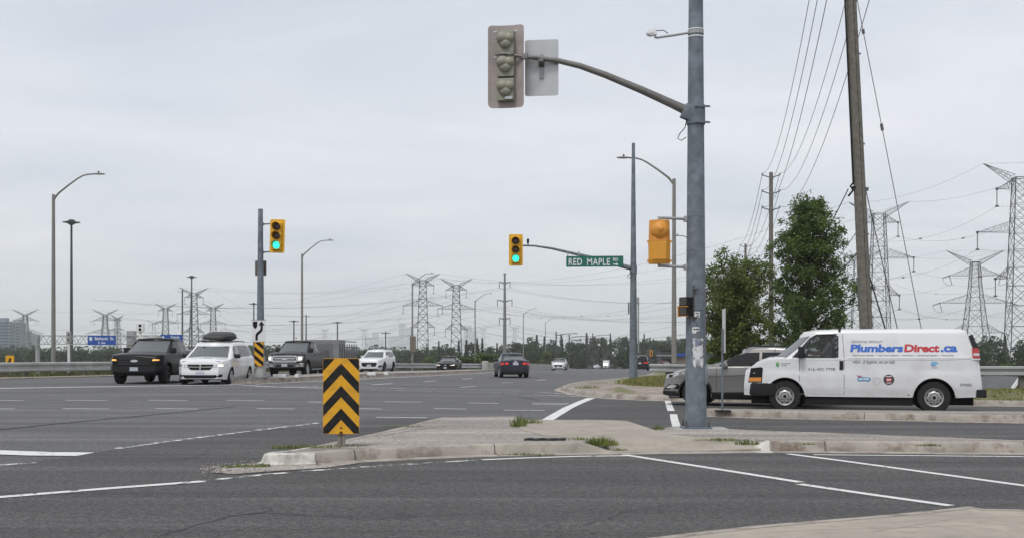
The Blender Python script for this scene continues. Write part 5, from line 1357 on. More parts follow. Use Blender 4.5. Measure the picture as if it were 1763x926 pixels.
# ---------------- crossovers and saloons from one routine
def family_car(name, label, cat, x, Y, fwd, L, W, H, kind, paint, away=False, lit=None, rim=M_RIM, style='twin', dark_roof=False):
    t = thing(name, label, cat)
    suv = kind == 'suv'
    R_ = 0.37 if suv else 0.325
    if suv:
        deck = [(0, 0.88), (0.05, 0.95), (0.25, 1.03), (1.0, 1.10), (1.3, 1.12), (L-0.3, 1.18), (L, 1.12)]; zb = 1.11
        cab = dict(xf=(1.12, 1.95), xr=(L-0.05, L-0.42), w=(0.475*W, 0.39*W), zb=zb, rr=0.09, roof=[(1.9, H-0.08), (2.4, H-0.02), (3.2, H), (L-0.5, H-0.07)], bf=0.22, br=0.12, rc=0.13)
    else:
        deck = [(0, 0.66), (0.05, 0.71), (0.3, 0.80), (1.2, 0.92), (1.5, 0.95), (3.6, 1.0), (L-0.3, 1.03), (L-0.06, 1.0), (L, 0.95)]; zb = 0.94
        cab = dict(xf=(1.35, 2.15), xr=(L-0.45, L-1.25), w=(0.47*W, 0.36*W), zb=zb, rr=0.09, roof=[(2.0, H-0.09), (2.5, H-0.01), (2.9, H), (L-1.3, H-0.09)], bf=0.24, br=0.16, rc=0.13)
    wb0 = 0.95 if suv else 0.90
    c = Car(L, W, deck, [(0, 0.26), (0.5, 0.2), (L-0.6, 0.22), (L, 0.34)], (wb0, wb0+(0.575 if suv else 0.585)*L), R_, R_+0.075, cab, rf=0.8, pf=0.68, nf=2.2, rr=0.6, pr=0.74,
            vert=[(0.2, 0.93), (0.45, 0.985), (0.65, 1.0), (0.9, 0.985), (1.15, 0.96)], rake=(0.5, 0.2), rrake=(0.5, 0.12), crown=0.05)
    c.body(paint, t); c.cabin(M_GLASSD if dark_roof else paint, t)
    c.screen('windshield', 0.02, 0.96, M_GLASS, t); c.screen('rear_window', 0.12 if not suv else 0.25, 0.93, M_GLASS if not suv else M_GLASSD, t, True)
    rl = lambda x_: c.roof(x_)-0.14
    if suv: wins = [[(1.75, zb+.03), (2.5, zb+.03), (2.5, rl(2.5)), (2.15, rl(2.2))], [(2.57, zb+.03), (3.45, zb+.04), (3.45, rl(3.4)), (2.57, rl(2.6))], [(3.52, zb+.05), (L-0.5, zb+.12), (L-0.68, rl(4)-0.02), (3.52, rl(3.6))]]
    else: wins = [[(1.95, zb+.03), (2.62, zb+.03), (2.62, rl(2.62)+.02), (2.35, rl(2.4)-0.02)], [(2.69, zb+.03), (3.55, zb+.04), (3.3, rl(3.3)-.02), (2.69, rl(2.69)+.02)]]
    for sg in (-1, 1):
        for wv in wins: c.side('side_window', wv, sg, M_GLASSD, t)
        for xx in (2.53, 3.4): c.side('door_gap', [(xx, 0.35), (xx+0.012, 0.35), (xx+0.012, zb), (xx, zb)], sg, M_SEAM, t, 0.002, cabin=False)
        for xx in (2.3, 3.2): c.side('door_handle', [(xx, zb-0.16), (xx+0.17, zb-0.16), (xx+0.17, zb-0.12), (xx, zb-0.12)], sg, paint, t, 0.03, cabin=False)
        c.side('sill_trim', [(1.5, 0.23), (3.4, 0.23), (3.4, 0.32), (1.5, 0.32)], sg, M_TRIM, t, 0.008, cabin=False)
        if suv:
            for wx in c.wheels:
                c.side('arch_trim', [(wx+(c.Ra+0.05)*math.cos(R(a)), R_+(c.Ra+0.045)*math.sin(R(a))) for a in range(0, 181, 15)]+[(wx+(c.Ra+0.005)*math.cos(R(a)), R_+(c.Ra)*math.sin(R(a))) for a in range(180, -1, -15)], sg, M_TRIM if name != 'white' else paint, t, 0.012, 0.03, None, False)
    hz = 0.78 if suv else 0.60
    h0 = 0.02 if suv else 0.0
    for po in both([(0.50, hz-0.05), (0.84*W/2, hz-0.02), (0.93*W/2, hz+0.06), (0.90*W/2, hz+0.10), (0.55, hz+0.03)]):
        h = c.front('headlight', po, M_CLEAR, t, 0.01)
        if lit == 'front': c.front('lamp', [(y*0.97, hz+0.01+(z-hz)*0.5) for y, z in po], M_LAMPON, h, 0.02)
    c.front('grille', [(-0.48, hz-0.30), (0.48, hz-0.30), (0.60, hz-0.10), (0.50, hz-0.01), (-0.50, hz-0.01), (-0.60, hz-0.10)], M_BLACK, t, 0.012)
    c.front('grille_bar', [rect(-0.5, 0.5, hz-0.06, hz-0.045), rect(-0.54, 0.54, hz-0.16, hz-0.145)], M_TRIM, t, 0.025)
    for po in both([(0.66, hz-0.36), (0.86, hz-0.33), (0.90, hz-0.20), (0.74, hz-0.22)]): c.front('corner_intake', po, M_BLACK, t, 0.01)
    c.front('lower_intake', [(-0.6, 0.24), (0.6, 0.24), (0.66, 0.33), (-0.66, 0.33)], M_TRIM, t, 0.012)
    c.front('emblem', [(0.07*math.cos(a*math.pi/6), hz+0.01+0.045*math.sin(a*math.pi/6)) for a in range(12)], M_CHROME, t, 0.03)
    if not away: c.plate(t, hz-0.22)
    tz0 = 0.90 if suv else 0.80
    for po in both([(0.40, tz0), (0.90*W/2, tz0-0.03), (0.955*W/2, tz0+0.02), (0.95*W/2, tz0+0.12), (0.45, tz0+0.11)]): c.front('tail_light', po, M_RED if not away else M_REDL, t, 0.012, rear=True)
    if away: c.plate(t, tz0+0.04 if not suv else tz0-0.02, True)
    c.front('rear_bumper_trim', [(-0.7, 0.28), (0.7, 0.28), (0.78, 0.40), (-0.78, 0.40)], M_TRIM, t, 0.012, rear=True)
    c.front('trunk_gap', [rect(-0.62, 0.62, 0.58, 0.592)], M_SEAM, t, 0.004, rear=True)
    if away: c.front('emblem', [(0.07*math.cos(a*math.pi/6), tz0+0.17+0.04*math.sin(a*math.pi/6)) for a in range(12)], M_CHROME, t, 0.02, rear=True)
    if suv:
        m = MB()
        for sg in (-1, 1): m.tube([(2.2-L/2, sg*0.58, H-0.02), (2.3-L/2, sg*0.58, H+0.03), (L-0.9-L/2, sg*0.58, H+0.0), (L-0.8-L/2, sg*0.58, H-0.05)], 0.017, 6)
        m.build('roof_rail', M_TRIM, t)
        c.front('rear_spoiler', rect(-0.6, 0.6, 1.0, 1.01), M_TRIM, t, 0.004, rear=True)
    c.mirrors(paint, t, 1.72 if suv else 1.92, zb+0.09, 0.12, 0.2, 0.15, 0.10)
    c.wheelset(t, rim, style)
    put(t, x, Y, fwd)
    return t, c
GREYB = paint_mat('blue_grey_paint', (0.028, 0.033, 0.042), 0.3)
BLACKP = paint_mat('black_paint', (0.012, 0.012, 0.013), 0.2)
t, c = family_car('crossover', 'white crossover following behind the trailer with dark wheels', 'crossover', at(637, 86)+0.3, 88.0, -7.5, 4.95, 1.93, 1.73, 'suv', WHITE, rim=M_RIMD)
family_car('saloon_car', 'black saloon car with pale headlights driving in front of the far guardrail', 'car', at(767, 108.5)+0.2, 111, -5.5, 4.95, 1.90, 1.42, 'sedan', BLACKP, lit='front', rim=M_RIMD)
family_car('saloon_car', 'dark blue-grey saloon car seen from behind driving away in mid-road', 'car', at(884, 68.2)-0.15, 70.4, 180-(-7)-0, 4.64, 1.78, 1.46, 'sedan', GREYB, away=True)
family_car('crossover', 'small distant white crossover with black grille coming over the crest', 'crossover', at(964.5, 160), 162, -7, 5.0, 1.98, 1.62, 'suv', WHITE, rim=M_RIMD, dark_roof=True)
family_car('crossover', 'black crossover seen from behind, half hidden by the slim steel pole', 'crossover', at(1106, 133), 135, 180-8, 4.92, 2.0, 1.76, 'suv', BLACKP, away=True, rim=M_RIMD)
# far traffic
MAROON = paint_mat('maroon_paint', (0.10, 0.012, 0.014), 0.2)
GREYP = paint_mat('mid_grey_paint', (0.16, 0.165, 0.17), 0.3)
family_car('car', 'maroon car standing before the dark low building beyond the guardrail', 'car', at(1151, 225), 230, 20, 4.7, 1.85, 1.65, 'suv', MAROON)
family_car('car', 'tiny grey car far down the road beside the box truck', 'car', at(1057.5, 440), 445, -10, 4.7, 1.85, 1.65, 'suv', GREYP)
family_car('car', 'tiny white car far down the road, further from the box truck than the grey one', 'car', at(1068.5, 430), 436, -10, 4.8, 1.85, 1.7, 'suv', WHITE)
family_car('car', 'tiny white car far down the road at the near side of the box truck', 'car', at(1028, 420), 424, -30, 4.6, 1.8, 1.5, 'sedan', WHITE)
family_car('car', 'tiny white car far down the road, last of the line by the dark poles', 'car', at(1018, 430), 434, -30, 4.6, 1.8, 1.55, 'suv', WHITE)
t = thing('box_truck', 'white box truck far down the road driving this way', 'truck', (at(1045, 462), 466, g(38, 466)), R(90-8))
MB().box((1.2, 0, 2.05), (5.2, 2.45, 2.6), bev=0.05).build('cargo_box', M_WHITE, t)
m = MB(); m.prism([(-3.2, 0.45), (-3.2, 1.25), (-2.9, 1.45), (-2.5, 2.25), (-1.45, 2.3), (-1.45, 0.45)], lambda u, v, d: (u, d, v), -1.0, 1.0); m.build('cab', WHITE, t)
m = MB(); m.add([(-2.93, -0.85, 1.46), (-2.93, 0.85, 1.46), (-2.54, 0.85, 2.2), (-2.54, -0.85, 2.2)], [(0, 1, 2, 3)]); m.build('windshield', M_GLASS, t)
MB().box((-3.22, 0, 0.85), (0.05, 1.3, 0.4)).build('grille', M_BLACK, t)
for x_ in (-2.4, 2.4):
    for y_ in (-0.95, 0.95): MB().lathe([(0.25, -0.13), (0.44, -0.13), (0.44, 0.13), (0.25, 0.13)], 16, (x_, y_, 0.44), 'Y').build('wheel', M_TYRE, t)

# ---------------- trailer and cone
t = thing('utility_trailer', 'grey high-sided utility trailer towed by the charcoal pickup', 'trailer')
M_TRL = mat('trailer_grey', (0.21, 0.215, 0.22), 0.6, 0.1, var=0.15, vscale=1.5, dirt=(0.15, 0.145, 0.14), dscale=2)
M_TRLD = mat('trailer_grey_panel', (0.15, 0.155, 0.16), 0.6, 0.1)
m = MB(); m.box((0, 0, 1.32), (0.08, 2.1, 1.55)); m.build('front_panel', M_TRL, t)
MB().box((-0.05, -0.1, 1.45), (0.03, 1.1, 0.85), bev=0.01).build('toolbox_door', M_TRLD, t)
m = MB(); m.box((2.3, 0, 0.62), (4.6, 2.1, 0.12)); m.build('deck', M_TRLD, t)
for sg in (-1, 1):
    m = MB(); m.box((2.3, sg*1.03, 1.03), (4.5, 0.04, 0.75)); m.box((2.3, sg*1.06, 1.66), (4.6, 0.07, 0.09)); m.box((0.8, sg*1.03, 1.75), (1.6, 0.04, 0.68)); m.build('side_panel', M_TRL, t)
    for i in range(8): MB().box((0.1+i*0.63, sg*1.075, 1.25), (0.07, 0.06, 1.2)).build('stake', M_TRLD, t)
    m = MB(); m.box((3.1, sg*1.06, 2.0), (3.0, 0.05, 0.06)); m.build('top_rail', M_TRL, t)
    for x_ in (2.0, 2.9): MB().lathe([(0.2, -0.1), (0.34, -0.1), (0.34, 0.1), (0.2, 0.1)], 18, (x_, sg*1.18, 0.34), 'Y').build('wheel', M_TYRE, t)
MB().box((4.6, 0, 1.1), (0.05, 2.0, 0.9)).build('tailgate', M_TRL, t)
MB().bar((-1.2, 0, 0.55), (0.1, 0, 0.55), 0.09).build('drawbar', M_STEELD, t)
fx_, fy_ = math.sin(R(-5)), -math.cos(R(-5))
put(t, dp_.location.x-fx_*4.05+0.25, dp_.location.y-fy_*4.05, -5.0)
t = thing('traffic_cone', 'orange and white traffic cone standing in the bed of the charcoal pickup', 'traffic cone')
M_CONE = mat('cone_orange', (0.62, 0.13, 0.03), 0.5)
MB().box((0, 0, 0.015), (0.36, 0.36, 0.03), bev=0.008).build('base', M_CONE, t)
MB().lathe([(0.14, 0.03), (0.10, 0.26)], 16, cap=False).build('cone_body', M_CONE, t, smooth=60); MB().lathe([(0.10, 0.26), (0.075, 0.42)], 16, cap=False).build('reflective_band', M_WHITE, t, smooth=60)
MB().lathe([(0.075, 0.42), (0.06, 0.50)], 16, cap=False).build('cone_body', M_CONE, t, smooth=60); MB().lathe([(0.06, 0.50), (0.045, 0.60)], 16, cap=False).build('reflective_band', M_WHITE, t, smooth=60); MB().lathe([(0.045, 0.60), (0.025, 0.71), (0.0, 0.715)], 16, cap=False).build('cone_tip', M_CONE, t, smooth=60)
bx, by = 1.9, -0.55   # in the pickup's own frame (towards the tail, near the driver's side)
th_ = dp_.rotation_euler[2]; bx, by = 1.55, 0.62
t.location = (dp_.location.x+bx*math.cos(th_)-by*math.sin(th_), dp_.location.y+bx*math.sin(th_)+by*math.cos(th_), dp_.location.z+1.49)

# ---------------- silver crossover at the stop bar
SILVER = paint_mat('silver_grey_paint', (0.195, 0.187, 0.18), 0.3, 0.36)
t = thing('crossover', 'silver-grey crossover waiting at the stop bar alongside the white van', 'crossover')
L = 4.69
c = Car(L, 1.88, [(0, 0.80), (0.05, 0.86), (0.18, 0.92), (0.65, 1.035), (1.25, 1.09), (4.3, 1.18), (4.69, 1.12)], [(0, 0.30), (0.3, 0.23), (0.6, 0.24), (3.9, 0.27), (4.69, 0.42)], (0.95, 3.65), 0.365, 0.44,
        dict(xf=(1.18, 2.15), xr=(4.62, 4.25), w=(0.90, 0.72), zb=1.09, rr=0.085, roof=[(2.0, 1.57), (2.5, 1.64), (3.1, 1.65), (4.3, 1.58)], bf=0.22, br=0.12, rc=0.13), rf=0.8, pf=0.66, nf=2.1, rr=0.6, pr=0.76,
        vert=[(0.2, 0.92), (0.35, 0.965), (0.55, 0.97), (0.80, 0.985), (0.87, 1.0), (0.95, 0.985), (1.1, 0.965)], rake=(0.5, 0.3), crown=0.05)
c.body(SILVER, t); c.cabin(SILVER, t)
c.screen('windshield', 0.02, 0.96, M_GLASS, t); c.screen('rear_window', 0.25, 0.93, M_GLASSD, t, True)
for sg in (-1, 1):
    c.side('side_window', [(1.60, 1.115), (2.72, 1.125), (2.72, 1.50), (2.35, 1.49), (2.0, 1.38)], sg, M_GLASSD, t)
    c.side('side_window', [(2.79, 1.13), (3.6, 1.15), (3.6, 1.50), (2.79, 1.50)], sg, M_GLASSD, t); c.side('side_window', [(3.66, 1.16), (4.15, 1.24), (4.0, 1.47), (3.66, 1.50)], sg, M_GLASSD, t)
    for xx in (1.55, 2.74, 3.6): c.side('door_gap', [(xx, 0.38), (xx+0.01, 0.38), (xx+0.01, 1.09), (xx, 1.09)], sg, M_SEAM, t, 0.002, cabin=False)
    for xx in (2.35, 3.3): c.side('door_handle', [(xx, 0.90), (xx+0.18, 0.905), (xx+0.18, 0.94), (xx, 0.935)], sg, M_CHROME, t, 0.03, cabin=False)
    c.side('character_line_shade', [(1.2, 0.815), (2.3, 0.875), (3.6, 0.895), (3.6, 0.880), (2.3, 0.86), (1.2, 0.805)], sg, mat('silver_crease_shade', (0.10, 0.098, 0.095), 0.4, 0.4), t, 0.004, cabin=False)  # darker strip of the silver paints in the shade along the body crease
    c.side('sill_trim', [(1.42, 0.25), (3.2, 0.27), (3.2, 0.40), (1.42, 0.38)], sg, M_TRIM, t, 0.012, cabin=False)
    c.side('sill_moulding', [(1.42, 0.40), (3.2, 0.42), (3.2, 0.46), (1.42, 0.44)], sg, SILVER, t, 0.016, cabin=False)
    for wx in c.wheels:
        c.side('arch_trim', [(wx+0.495*math.cos(R(a)), 0.365+0.49*math.sin(R(a))) for a in range(0, 181, 15)]+[(wx+0.445*math.cos(R(a)), 0.365+0.44*math.sin(R(a))) for a in range(180, -1, -15)], sg, M_TRIM, t, 0.012, 0.03, None, False)
    c.side('side_bumper_trim', [(0.18, 0.28), (0.5, 0.27), (0.5, 0.36), (0.12, 0.40)], sg, M_TRIM, t, 0.012, cabin=False)
for po in both([(0.50, 0.76), (0.80, 0.80), (0.915, 0.90), (0.90, 0.95), (0.60, 0.87)]):
    h = c.front('headlight', po, M_CLEAR, t, 0.012)
    cy = 0.73 if po[0][0] > 0 else -0.73
    c.front('lamp', [(cy+0.05*math.cos(a*math.pi/5), 0.835+0.04*math.sin(a*math.pi/5)) for a in range(10)], M_GLASSD, h, 0.02)
for po in both([(0.62, 0.45), (0.86, 0.47), (0.90, 0.62), (0.72, 0.60)]):
    h = c.front('fog_light_surround', po, M_BLACK, t, 0.012)
    cy = sum(p[0] for p in po)/4; c.front('fog_light', [(cy+(y-cy)*0.6, 0.535+(z-0.535)*0.55) for y, z in po], M_CLEAR, h, 0.022)
c.front('grille', [(-0.5, 0.55), (0.5, 0.55), (0.56, 0.80), (-0.56, 0.80)], M_BLACK, t, 0.012); c.front('grille_bar', [rect(-0.5, 0.5, 0.60, 0.625), rect(-0.52, 0.52, 0.67, 0.695), rect(-0.53, 0.53, 0.74, 0.765)], M_CHROME, t, 0.035)
c.front('front_bumper_trim', [(-0.86, 0.30), (0.86, 0.30), (0.84, 0.41), (-0.84, 0.41)], M_TRIM, t, 0.02); c.plate(t, 0.47)
for po in both([(0.45, 0.92), (0.86, 0.90), (0.90, 1.05), (0.5, 1.04)]): c.front('tail_light', po, M_RED, t, 0.012, rear=True)
m = MB()
for sg in (-1, 1): m.tube([(2.3-L/2, sg*0.58, 1.60), (2.42-L/2, sg*0.58, 1.675), (3.9-L/2, sg*0.58, 1.655), (4.05-L/2, sg*0.58, 1.58)], 0.02, 6)
m.build('roof_rail', M_TRIM, t)
c.mirrors(SILVER, t, 1.78, 1.16, 0.16, 0.2, 0.16, 0.10)
c.wheelset(t, M_RIM, 'twin', 5)
YAW = R(-19)
def side_place(t, xpx, Yf, L, W, yaw):
    # the near front corner stands on the sight line xpx at depth Yf; yaw turns the nose away
    t.rotation_euler = (0, 0, yaw); o = Matrix.Rotation(yaw, 3, 'Z') @ Vector((-L/2+0.12, -W/2*0.86, 0))
    t.location = (at(xpx, Yf)-o.x, Yf-o.y, 0.0)
side_place(t, 1147, 32.9, L, 1.88, YAW)

# ---------------- the plumber's van
t = thing('cargo_van', 'white plumber cargo van with blue and red lettering waiting beside the median', 'van')
VW = mat('van_white_paint', (0.68, 0.685, 0.695), 0.3, coat=0.5, dirt=(0.55, 0.545, 0.53), dscale=1.3, damt=0.7)
L = 5.68
c = Car(L, 2.01, [(0, 1.02), (0.10, 1.10), (0.20, 1.18), (0.32, 1.255), (0.58, 1.335), (0.9, 1.36), (5.45, 1.36), (5.68, 1.35)], [(0, 0.42), (0.9, 0.40), (5.0, 0.39), (5.68, 0.42)], (1.02, 4.57), 0.395, 0.495,
        dict(xf=(0.74, 1.36), xr=(5.66, 5.38), w=(0.985, 0.86), zb=1.355, rr=0.10, roof=[(1.3, 1.96), (1.75, 2.045), (2.4, 2.065), (5.4, 2.05)], bf=0.34, br=0.04, rc=0.07, tf=0.05, tr=0.02),
        rf=0.6, pf=0.78, nf=2.3, rr=0.25, pr=0.90, vert=[(0.38, 0.975), (0.545, 0.985), (0.56, 1.0), (0.97, 1.0), (1.04, 0.983), (1.2, 0.981), (1.36, 0.978)], rake=(0.7, 0.12), rrake=(0.6, 0.10), sh=0.012, crown=0.05, wt=0.24)
c.body(VW, t)
win = [(1.20, 1.375), (2.32, 1.375), (2.32, 1.90), (2.28, 1.925), (1.74, 1.925), (1.62, 1.86)]
def hole(x, y, z): return inside(x, z, [(1.30, 1.36), (2.27, 1.36), (2.27, 1.915), (1.76, 1.915), (1.64, 1.84)]) and abs(y) > 0.6
c.cab['rr'] = 0.10
def cabin_ns(): pass
_ring = c.ring; c.ring = lambda v, inset=0.0, dz=0.0, ns=60: _ring(v, inset, dz, ns)
c.cabin(VW, t, hole, 'upper_body')
c.screen('windshield', 0.0, 0.98, M_GLASS, t, edge=0.97)
VG = tint_glass('van_side_glass', (0.62, 0.66, 0.66))
for sg in (-1, 1):
    c.side('side_window', win, sg, VG, t, 0.006, 0.004)
    fr = win; cx_, cz_ = 1.85, 1.64
    inn = [(cx_+(x-cx_)*0.955, cz_+(z-cz_)*0.93) for x, z in win]
    for i in range(6): c.side('window_seal', [win[i], win[(i+1) % 6], inn[(i+1) % 6], inn[i]], sg, M_TRIM, t, 0.009, 0.012)
    c.side('quarter_panel', [(1.20, 1.375), (1.46, 1.375), (1.46, 1.60)], sg, M_TRIM, t, 0.011, 0.012)
    for xx in (1.37, 2.45): c.side('door_gap', [(xx, 0.46), (xx+0.011, 0.46), (xx+0.011, 1.355), (xx, 1.355)], sg, M_SEAM, t, 0.0025, cabin=False)
    c.side('door_gap', [(2.45, 1.36), (2.461, 1.36), (2.425, 1.95), (2.414, 1.95)], sg, M_SEAM, t, 0.003)
    c.side('door_gap', [(1.37, 0.455), (2.46, 0.455), (2.46, 0.463), (1.37, 0.463)], sg, mat('faint_gap', (0.3, 0.3, 0.3), 0.8), t, 0.002, cabin=False)
    c.side('door_handle', [(2.345, 1.07), (2.435, 1.07), (2.435, 1.29), (2.345, 1.29)], sg, M_TRIM, t, 0.02, cabin=False)
    c.side('belt_crease', [(2.55, 1.349), (5.42, 1.349), (5.42, 1.361), (2.55, 1.361)], sg, VW, t, 0.012, cabin=False)
    c.side('arch_lip', [(1.02+0.53*math.cos(R(a)), 0.395+0.525*math.sin(R(a))) for a in range(5, 176, 10)]+[(1.02+0.485*math.cos(R(a)), 0.395+0.478*math.sin(R(a))) for a in range(175, 4, -10)], sg, VW, t, 0.018, 0.03, None, False)
    c.side('arch_lip', [(4.57+0.53*math.cos(R(a)), 0.395+0.525*math.sin(R(a))) for a in range(5, 176, 10)]+[(4.57+0.485*math.cos(R(a)), 0.395+0.478*math.sin(R(a))) for a in range(175, 4, -10)], sg, VW, t, 0.018, 0.03, None, False)
    c.side('headlight', [(0.10, 0.74), (0.45, 0.74), (0.45, 1.10), (0.40, 1.13), (0.13, 1.10)], sg, M_BLACK, t, 0.008, cabin=False)
    c.side('marker_lamp', [(0.115, 0.765), (0.43, 0.765), (0.43, 0.87), (0.115, 0.86)], sg, M_AMBER, t, 0.018, cabin=False)
    c.side('rear_side_glass', [(5.37, 1.90), (5.46, 1.94), (5.60, 1.60), (5.46, 1.60)], sg, M_GLASSD, t, 0.008)
    c.side('tail_light', [(5.45, 1.36), (5.62, 1.36), (5.59, 1.60), (5.44, 1.60)], sg, M_RED, t, 0.012, 0.03)
    c.side('reverse_lamp', [(5.475, 1.42), (5.61, 1.42), (5.605, 1.48), (5.47, 1.48)], sg, M_CLEAR, t, 0.016, 0.02)
    c.side('rust_spot', [(3.955, 0.44), (4.0, 0.435), (3.99, 0.475), (3.96, 0.47)], sg, mat('rust', (0.25, 0.10, 0.03), 0.9), t, 0.003, cabin=False)
c.front('grille', [(-0.62, 0.74), (0.62, 0.74), (0.66, 1.03), (-0.66, 1.03)], M_BLACK, t, 0.012); c.front('grille_bar', [rect(-0.6, 0.6, 0.87, 0.90)], M_CHROME, t, 0.03)
# bumpers wrap round the corners
def bumper(name, x0, x1, z0, z1, rear=False):
    m = MB(); V = []; n = 24
    for i in range(n+1):
        y = -1+2*i/n
        if rear: xx, yy = x1-0.05*abs(y)**4, y*0.98
        else: xx, yy = x0+0.26*abs(y)**3.5, y*1.0
        for dz, dd in ((z0, 0.03), (z0+0.05, 0), (z1-0.05, 0), (z1, 0.03)):
            V.append((xx+(dd if not rear else -dd)-L/2, yy*(1-dd*0.3), dz))
        V.append(((xx+0.3 if not rear else xx-0.15)-L/2, yy*0.9, z1-0.01))
    k = 5; m.add(V, [(i*k+j, i*k+j+1, (i+1)*k+j+1, (i+1)*k+j) for i in range(n) for j in range(k-1)])
    for sg in (-1, 1):
        if not rear: m.box((0.48-L/2, sg*0.955, (z0+z1)/2), (0.56, 0.14, z1-z0-0.02), bev=0.02)
        else: m.box((x1-0.15-L/2, sg*0.90, (z0+z1)/2), (0.24, 0.18, z1-z0), bev=0.02)
    m.build(name, M_TRIM, t, smooth=40)
bumper('front_bumper', -0.02, 0.4, 0.40, 0.735); bumper('rear_bumper', 5.4, 5.80, 0.40, 0.60, True)
for sg in (-1, 1):
    m = MB(); m.box((1.42-L/2, sg*1.12, 1.50), (0.15, 0.18, 0.29), bev=0.04); m.tube([(1.5-L/2, sg*0.98, 1.42), (1.44-L/2, sg*1.1, 1.42)], 0.03, 6); m.build('wing_mirror', M_TRIM, t, smooth=50)
m = MB(); m.box((0.88-L/2, -0.3, 1.40), (0.03, 0.5, 0.02)); m.tube([(0.72-L/2, -0.75, 1.36), (0.80-L/2, -0.78, 1.62)], 0.006, 5); m.build('wiper', M_BLACK, t)
c.wheelset(t, mat('steel_wheel_silver', (0.42, 0.42, 0.41), 0.4, 0.45, var=0.1, vscale=8), 'steel', rimr=0.56, tw=0.245)
# cab interior
m = MB(); m.box((2.35-L/2, 0, 1.55), (0.06, 1.7, 1.1)); m.box((1.6-L/2, 0, 0.95), (1.6, 1.75, 0.1)); m.box((1.15-L/2, 0, 1.28), (0.35, 1.7, 0.16)); m.build('bulkhead', mat('dark_interior', (0.03, 0.03, 0.03), 0.8), t)
for sg in (-1, 1):
    m = MB(); m.box((2.1-L/2, sg*0.5, 1.15), (0.55, 0.5, 0.14), bev=0.04); m.box((2.26-L/2, sg*0.5, 1.50), (0.13, 0.48, 0.66), Matrix.Rotation(R(10), 3, 'Y'), bev=0.05); m.build('seat', mat('seat_cloth', (0.05, 0.05, 0.052), 0.9), t, smooth=40)
m = MB(); m.lathe([(0.17, -0.012), (0.19, 0), (0.17, 0.012), (0.155, 0)], 20, axis='X', cap=False); sw_ = m.build('steering_wheel', M_TRIM, t); sw_.location = (1.56-L/2, -0.5, 1.42); sw_.rotation_euler = (0, R(25), 0)
# lettering and decals, near side
sm = lambda off: (lambda u, v, d=0.0: (u-L/2, -(c.Ys(u, v)+off+d), v))
B_ = mat('lettering_blue', (0.03, 0.13, 0.50), 0.4); RD = mat('lettering_red', (0.48, 0.03, 0.045), 0.4); GR = mat('lettering_grey', (0.06, 0.062, 0.07), 0.5)
MIDG = mat('lettering_mid_grey', (0.24, 0.25, 0.27), 0.5)
m = MB(); text_fit(m, 'Plumbers', 2.60, 3.855, 1.505, 1.70, sm(0.006), 0.043, 0.10, 0, 0.97); m.build('blue_lettering', B_, t)
m = MB(); text_fit(m, 'Direct', 3.875, 4.695, 1.505, 1.70, sm(0.006), 0.043, 0.08, 0, 0.97); m.build('red_lettering', RD, t)
m = MB(); text_fit(m, '.ca', 4.72, 5.11, 1.505, 1.655, sm(0.006), 0.043, 0.04, 0, 0.97); m.build('blue_lettering', B_, t)
m = MB(); text_fit(m, 'RESIDENTIAL SPECIALIST', 2.63, 3.38, 1.735, 1.792, sm(0.005), 0.004, 0.3); m.build('tagline', mat('lettering_soft_grey', (0.15, 0.155, 0.17), 0.5), t)
m = MB(); text_fit(m, 'Flood Prevention Specialists   |   Video Camera Inspections   |   Boiler Repairs   |   Pipe Bursting & Upgrades   |   Waterproofing', 2.66, 5.02, 1.40, 1.447, sm(0.006), 0.006); m.build('service_list', GR, t)
m = MB(); text_fit(m, 'when ...it happens, we can help', 2.67, 3.66, 1.20, 1.315, sm(0.005), -0.005, 0.42, 0, 0.95); m.build('slogan', GR, t)
m = MB(); text_fit(m, '416.402.7798', 1.58, 2.24, 1.035, 1.115, sm(0.005), 0.0, 0, 0, 1.05); m.build('phone_number', GR, t)
m = MB(); text_fit(m, 'EP70005', 5.17, 5.43, 0.675, 0.745, sm(0.005), 0.0, 0, 0, 0.95); m.build('fleet_number', GR, t)
m = MB(); m.prism([(0.84, 1.27), (0.80, 1.22), (0.805, 1.16), (0.845, 1.125), (0.885, 1.17), (0.88, 1.22)], sm(0.004), 0, 0.002); m.build('leaf_decal', mat('decal_green', (0.05, 0.28, 0.06), 0.5), t)
m = MB(); m.prism([(0.835, 1.25), (0.855, 1.2), (0.850, 1.14), (0.843, 1.14), (0.846, 1.2), (0.828, 1.24)], sm(0.007), 0, 0.001); m.build('leaf_vein', M_WHITE, t)
m = MB(); text_fit(m, '~~~~~~~', 0.93, 1.16, 1.205, 1.235, sm(0.004)); text_fit(m, '~~~~', 0.93, 1.07, 1.155, 1.185, sm(0.004)); m.build('decal_lettering', MIDG, t)
LB = mat('decal_light_blue', (0.10, 0.30, 0.52), 0.5)
m = MB(); m.prism([(2.78, 0.79), (3.0, 0.79), (3.02, 0.75), (3.03, 0.79), (3.08, 0.80), (3.09, 0.85), (3.06, 0.885), (2.80, 0.895), (2.77, 0.85)], sm(0.004), 0, 0.002); m.build('speech_decal', LB, t)
m = MB()
text_fit(m, '~~~~', 2.80, 3.06, 0.82, 0.87, sm(0.008)); m.build('decal_lettering', M_WHITE, t)
m = MB(); m.prism([(2.745, 0.95), (2.765, 0.94), (2.785, 0.90), (2.80, 0.95), (2.815, 0.90), (2.835, 0.93), (2.85, 0.90), (2.86, 0.95), (2.875, 0.90), (2.85, 0.885), (2.79, 0.885)], sm(0.004), 0, 0.002); m.build('flame_decal', RD, t)
def disc(cx_, cz_, r_, n=22): return [(cx_+r_*math.cos(2*math.pi*i/n), cz_+r_*math.sin(2*math.pi*i/n)) for i in range(n)]
m = MB(); m.prism(disc(3.515, 0.83, 0.128), sm(0.004), 0, 0.002); m.build('round_badge', mat('badge_black', (0.05, 0.05, 0.06), 0.5), t)
